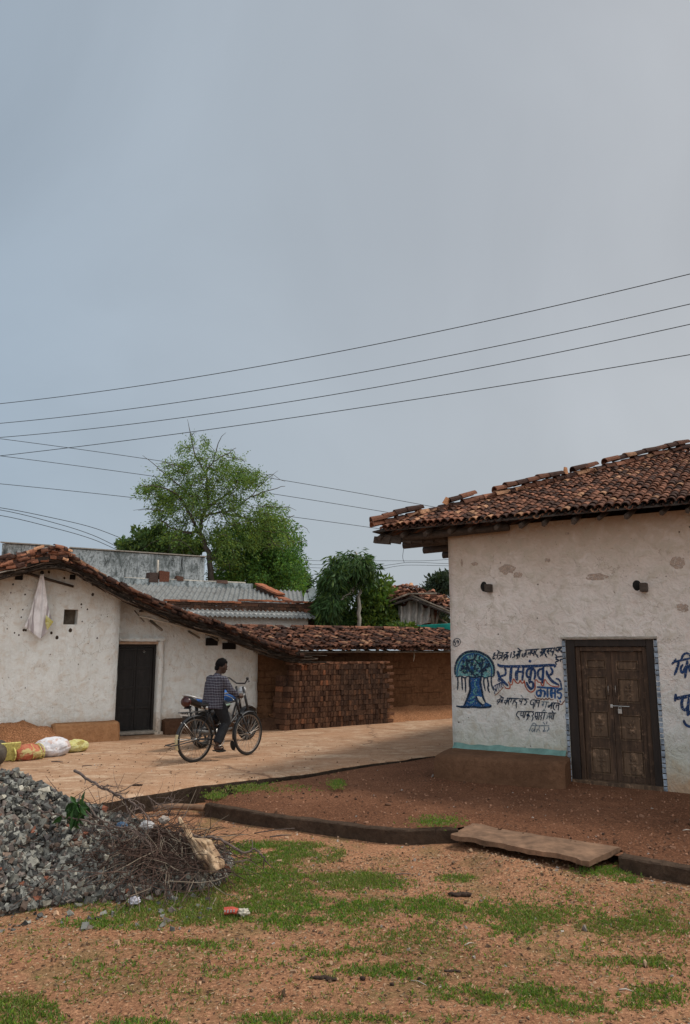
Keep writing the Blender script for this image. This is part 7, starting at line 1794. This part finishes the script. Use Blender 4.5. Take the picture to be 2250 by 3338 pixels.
span(0, 1486, 21, 2250, 1156, 14, .12, r=.0085, label='lowest of the four upper power lines, passing over the feathery tree', group=G1)
G2 = 'three power lines behind the tall tree'
span(0, 1430, 34, 1375, 1645, 37, -.15, r=.013, label='top one of the three lines running down behind the tall tree', group=G2)
span(0, 1486, 34, 1245, 1667, 37, -.10, r=.013, label='middle one of the three lines running down behind the tall tree', group=G2)
span(0, 1577, 34, 1205, 1719, 37, -.10, r=.013, label='bottom one of the three lines running down behind the tall tree', group=G2)
G3 = 'service wires falling to the stained house'
for (y0, y1, y2, lb) in ((1655, 1690, 1752, 'highest of the thin service wires at far left'), (1662, 1705, 1786, 'middle of the sagging service wires at far left'), (1680, 1722, 1796, 'lowest of the sagging service wires at far left')):
    wire([D(-200, y0-20, 24), D(0, y0, 25), D(180, y1, 26), D(300, (y1+y2)/2-2, 27), D(390, y2, 28.2)], .011, lb, G3)
G4 = 'far wires between the trees'
wire([D(985, 1826, 33), D(1090, 1829, 33), D(1250, 1828, 33), D(1380, 1828, 33), D(1480, 1823, 33), D(1700, 1815, 33)], .009, 'highest far wire running between the drooping tree and the painted house', G4)
wire([D(985, 1841, 33), D(1070, 1841, 33), D(1220, 1846, 33), D(1280, 1840, 33), D(1345, 1833, 33), D(1480, 1838, 33), D(1700, 1840, 33)], .009, 'middle far wire with a kink under the overhanging eave', G4)
wire([D(980, 1849, 33), D(1060, 1852, 33), D(1215, 1857, 33), D(1290, 1846, 33), D(1340, 1842, 33), D(1480, 1845, 33), D(1700, 1850, 33)], .009, 'lowest far wire between the drooping tree and the painted house', G4)
wire([D(1310, 1755, 11.4), D(1316, 1785, 11.4), D(1313, 1815, 11.4), D(1318, 1834, 11.4)], .0035, 'short thin wire dangling from the overhanging eave', None)
# leafy sprig on the gravel
sp = empty('leafy_sprig', tuple(bpt(250, 2620, 6.65))); tag(sp, 'cut green leafy sprig lying on the gravel beside the twigs', 'leafy sprig'); rg = np.random.default_rng(3); n = 46
P = []; A = []
for k in range(n):
    x = rg.normal(248, 15); y = rg.normal(2632, 22); P.append(list(bpt(x, y, 6.55+rg.uniform(-.1, .1)))); A.append([rg.normal()*.5+.2, -.3+rg.normal()*.3, -1.0+rg.normal()*.5])
sprig = leaves('leaves', np.array(P), np.array(A), .11, .05, leafcols(n, (.028, .075, .020), .5, rg, .2), fold=.2, rg=rg)
mb = MB(); mb.tube([bpt(262, 2590, 6.6), bpt(255, 2620, 6.55), bpt(300, 2660, 6.5)], .006, 5); st_ = mb.build('stem', M['twig'], smooth=True); reparent(sp, [sprig, st_])

# ================================================================== GRASS
GE = [(235, 2900, 330, 45, 1.1), (60, 2930, 120, 40, .8), (560, 2935, 290, 60, 1.15), (800, 2880, 260, 60, .8), (900, 2785, 190, 36, 1.2), (740, 2830, 120, 50, 1.0), (1120, 2880, 190, 32, 1.1), (1010, 2960, 260, 40, .7), (700, 2980, 320, 36, 1.1), (940, 3010, 240, 22, .9),
 (1490, 2865, 60, 12, .8), (1440, 2955, 190, 28, .6), (1700, 2990, 300, 40, .62), (1950, 3015, 200, 30, .7), (1250, 2950, 160, 26, .75), (1560, 3030, 260, 22, .6), (2150, 3010, 160, 40, .5), (1130, 3100, 180, 24, .7), (1260, 3165, 130, 26, .9), (1660, 3240, 260, 34, .95), (1900, 3275, 240, 30, .8), (2100, 3140, 190, 20, .6),
 (60, 3300, 130, 50, 1.1), (330, 3345, 200, 30, .8), (950, 3330, 170, 24, 1.0), (1300, 3320, 200, 20, .55), (1960, 2835, 60, 12, 1.2), (2050, 2868, 50, 10, .9), (1290, 3060, 240, 20, .4), (620, 3080, 200, 14, .3), (1430, 3180, 160, 30, .35), (2180, 3240, 120, 30, .7), (400, 3010, 200, 20, .6)]
def gdens(x, y, wx, wy):
    d = .022+.16*max(0, min(1, (x-1000)/400))*max(0, 1-abs(y-3000)/130)+.10*max(0, 1-abs(y-3170)/150)
    for e in GE:
        q = ((x-e[0])/e[2])**2+((y-e[1])/e[3])**2
        if q < 1.9: d = max(d, e[4]*max(0, 1.25-q*.72))
    n_ = N3(wx, wy, 3, 2.6)*.55+N3(wx, wy, 9, 7)*.42+N3(wx, wy, 1, 17)*.25
    return d*max(0, min(1.35, .72+n_*2.3)) if d > .05 else d*max(0, n_*3)
rgG = np.random.default_rng(17)
def grass(ntry):
    P = []; S_ = []
    X = rgG.uniform(-3.9, 3.9, ntry); Yw = rgG.uniform(3.0, 8.3, ntry)**1.0
    for x, y in zip(X, Yw):
        if abs(x) > y*.50+.15: continue
        z = fz(x, y); px, py = proj((x, y, z))
        if py < 2755 and not (650 < px < 1250): continue
        if rgG.random() > gdens(px, py, x, y)*min(1, .35+(7.5-y)*.0+.5): continue
        if gh(x, y)-z > .10 or (x < -1.0 and gh(x, y)-z > .05): continue
        P.append((x, y, z-.004)); S_.append(1)
    return P
base = grass(260000)
for _ in range(1):
    pass
def kerb_y(x): return interp(x, [p.x for p in kerbA], [p.y for p in kerbA]) if x < 1.2 else interp(x, [p.x for p in kerbB], [p.y for p in kerbB])
base = [p for p in base if p[1] < kerb_y(p[0])-.03 or (p[0] < -1.65 and p[1] < 8.0)]
for i in range(2600):   # sprouts on the plot and beside the slab edge
    if i < 900:
        if i % 3: continue
        q = G(rgG.normal(1425, 42), rgG.normal(2682, 9), -.03)
    elif i < 1700: q = G(rgG.normal(860, 70), 0+rgG.normal(2574, 9), -.06)
    elif i < 2000: q = G(rgG.normal(1100, 12), rgG.normal(2560, 8), -.0)
    elif i < 2300: q = G(rgG.normal(700, 16), rgG.normal(2598, 6), -.06)
    else: q = G(rgG.normal(1965, 50), rgG.normal(2838, 9), -.2)
    base.append((q.x, q.y, q.z-.01+ (.02 if i < 2300 else 0)))
base = np.array(base); nb_ = len(base); print('grass tufts', nb_)
k = 4; P = np.repeat(base, k, 0)+rgG.normal(size=(nb_*k, 3))*np.array([.009, .009, 0]); A = rgG.normal(size=(nb_*k, 3))*.75; A[:, 2] = abs(rgG.normal(size=nb_*k))*.8+.35
gc = leafcols(nb_*k, (.108, .205, .036), .4, rgG, .4)
patch_ = np.array([N3(p[0], p[1], 2, 1.7) for p in base]); dry = np.repeat(np.clip(.5-patch_*1.3, 0, 1), k)[:, None]*.5
dry = np.where(rgG.random((nb_*k, 1)) < .16, 1.0, dry*rgG.random((nb_*k, 1))); gc = gc*(1-dry)+np.array([[.34, .24, .11]])*dry*rgG.uniform(.6, 1.2, (nb_*k, 1))
g_ = leaves('grass', P, A, .026, .0075, gc, fold=.1, rg=rgG, jit=.45); tag(g_, 'short patchy green grass growing over the orange dirt yard', 'grass', kind='stuff')
# dead straw, chips and clods
n = 26000; X = rgG.uniform(-3.7, 3.7, n); Yw = rgG.uniform(3.0, 7.6, n); ok = np.array([abs(x) < y*.5+.1 and y < kerb_y(x)-.05 and gh(x, y)-fz(x, y) < .02 for x, y in zip(X, Yw)]); X = X[ok]; Yw = Yw[ok]; n = len(X)
Z = np.array([fz(x, y)+.003 for x, y in zip(X, Yw)]); A = rgG.normal(size=(n, 3)); A[:, 2] = abs(A[:, 2])*.12; cc = np.where(rgG.random((n, 1)) < .55, np.array([[.52, .38, .25]]), np.array([[.13, .075, .05]]))*rgG.uniform(.6, 1.25, (n, 1))
st2 = leaves('straw', np.stack([X, Yw, Z], 1), A, .026, .008, cc, fold=.3, rg=rgG, jit=.5); tag(st2, 'fine dead straw and chips strewn over the orange yard', 'straw', kind='stuff')
# pebbles and clods in yard, plot and road
V = []; Fl = []; Cl = []; nb = 0; cnt_ = 0
def plot_z(x, y):
    return None
tree_ = None
from mathutils.bvhtree import BVHTree
po = bpy.data.objects['soil_plot']; bv = BVHTree.FromPolygons([v.co for v in po.data.vertices], [p.vertices[:] for p in po.data.polygons])
ro = bpy.data.objects['road']; bvr = BVHTree.FromPolygons([v.co for v in ro.data.vertices], [p.vertices[:] for p in ro.data.polygons])
def top_z(x, y):
    h = bv.ray_cast(Vector((x, y, 2)), Vector((0, 0, -1)))[0]; h2 = bvr.ray_cast(Vector((x, y, 2)), Vector((0, 0, -1)))[0]
    z = [fz(x, y)]+([h.z] if h else [])+([h2.z] if h2 else []); return max(z), (h is not None and h.z >= max(z)-1e-6)
while cnt_ < 5200:
    r_ = rgG.random()
    if r_ < .52: x = rgG.uniform(-3.6, 3.6); y = rgG.uniform(3.0, 7.6); 
    elif r_ < .9: q = G(rgG.uniform(700, 2250), rgG.uniform(2540, 2830), -.05); x, y = q.x, q.y
    else: q = G(rgG.uniform(150, 1450), rgG.uniform(2420, 2600), 0); x, y = q.x, q.y
    z, onp = top_z(x, y)
    if gh(x, y)-fz(x, y) > .02 and x < -1: continue
    s = rgG.uniform(.004, .011)*(2.0 if rgG.random() < .02 else 1)
    q = (variants[rgG.integers(14)]*s*np.array([1.2, 1.2, .8])) @ rotm(rgG).T+np.array([x, y, z+s*.25]); V.append(q); Fl.append(ifc+nb); nb += NVS
    c = np.array([.30, .16, .10]) if onp else np.array([.42, .27, .17]); 
    if rgG.random() < .35: c = c*.35
    elif rgG.random() < (.02 if onp else .10): c = np.array([.36, .31, .27])
    Cl.append(np.repeat((c*rgG.uniform(.7, 1.3))[None], NVS, 0)); cnt_ += 1
pb = npmesh('pebbles', np.concatenate(V), np.concatenate(Fl), vcol('pebble', .95, .3, 60, 0), col=np.concatenate(Cl)); tag(pb, 'small stones and soil clods scattered over yard, plot and road', 'pebbles', kind='stuff')
# dark dung and debris clumps
M['dung'] = simple('dark_clod', (.045, .028, .020), .95, var=.5, sc=40, bump=.004)
DUN = [(1500, 2922, .075, .028, 'flattened dark twisted clump on the dry patch in mid yard'), (1182, 3190, .028, .020, 'small round dark clod right of the long dark smear'), (1060, 3193, .055, .016, 'long low dark clod smear left of the round clod'), (1278, 3212, .024, .014, 'dark clod nearest the grass strip at the bottom'), (1475, 3165, .04, .010, 'thin dark twist of debris above the lower grass strip'), (2115, 2975, .020, .018, 'lone dark stone on the bare dirt at far right'),
 (1018, 3188, .022, .012, 'small dark clod at the left end of the clod row'), (1366, 3195, .018, .014, 'tiny dark clod on the grass between the clods'), (990, 2588, .025, .016, 'dark clod on the crest of the brown soil plot'), (1098, 2600, .03, .02, 'dark clod in the middle of the brown soil plot'), (1160, 2608, .022, .016, 'dark clod to the right on the brown soil plot'), (1967, 2722, .022, .02, 'dark clod behind the broken cement slab'), (448, 2562, .05, .022, 'dark dry leaf scrap lying on the road near the long bare branch')]
for (x, y, a, h, lb) in DUN:
    q = G(x, y, -.2 if y > 2750 else 0); 
    for _ in range(3): z, _o = top_z(q.x, q.y); q = G(x, y, z)
    mb = MB()
    for j in range(5 if a > .035 else 2):
        mb.ball(q+Vector(((j-(2 if a > .035 else .5))*a*.42, rgG.normal()*.01, h*.4)), a*.42, a*.30, h*.62, None, 10, 7, fn=lambda p: p*(1+.45*N3(p.x*2, p.y*2, p.z*2+x+j)))
    tag(mb.build('clod', M['dung'], smooth=True), lb, 'clod')
# stray sticks on the ground
for i, (xa, ya, xb, yb, r_, lb) in enumerate([(1285, 2852, 1340, 2848, .004, 'short dark stick on the bare dirt right of the grass band'), (830, 2716, 960, 2700, .006, 'dark flat stick on the dirt below the kerb'), (880, 2728, 950, 2722, .007, 'second dark stick on the dirt, just below the flat one'), (1515, 3082, 1545, 3074, .004, 'pale curved straw on the gravelly dirt'), (2018, 3226, 2065, 3232, .004, 'pale thin stick in the lower right grass'), (1340, 3196, 1390, 3212, .003, 'pale straw across the lower grass strip'), (2226, 2708, 2250, 2706, .006, 'white thin stick at the right edge of the brown plot'), (168, 2483, 205, 2484, .010, 'dark chip on the road in front of the yellow sack'), (268, 2497, 300, 2496, .006, 'thin dark chip on the road right of the sacks')]):
    def gq(x, y):
        q = G(x, y, -.2 if y > 2690 and x < 2200 else 0)
        for _ in range(3): z, _o = top_z(q.x, q.y); q = G(x, y, z+.004)
        return q
    a, b = gq(xa, ya), gq(xb, yb); mb = MB(); mb.tube([a, a.lerp(b, .5)+Vector((0, .01, .005)), b], [r_, r_, r_*.7], 6); tag(mb.build('stick', M['bamboo'] if 'pale' in lb or 'white' in lb else M['twig'], smooth=True), lb, 'stick')
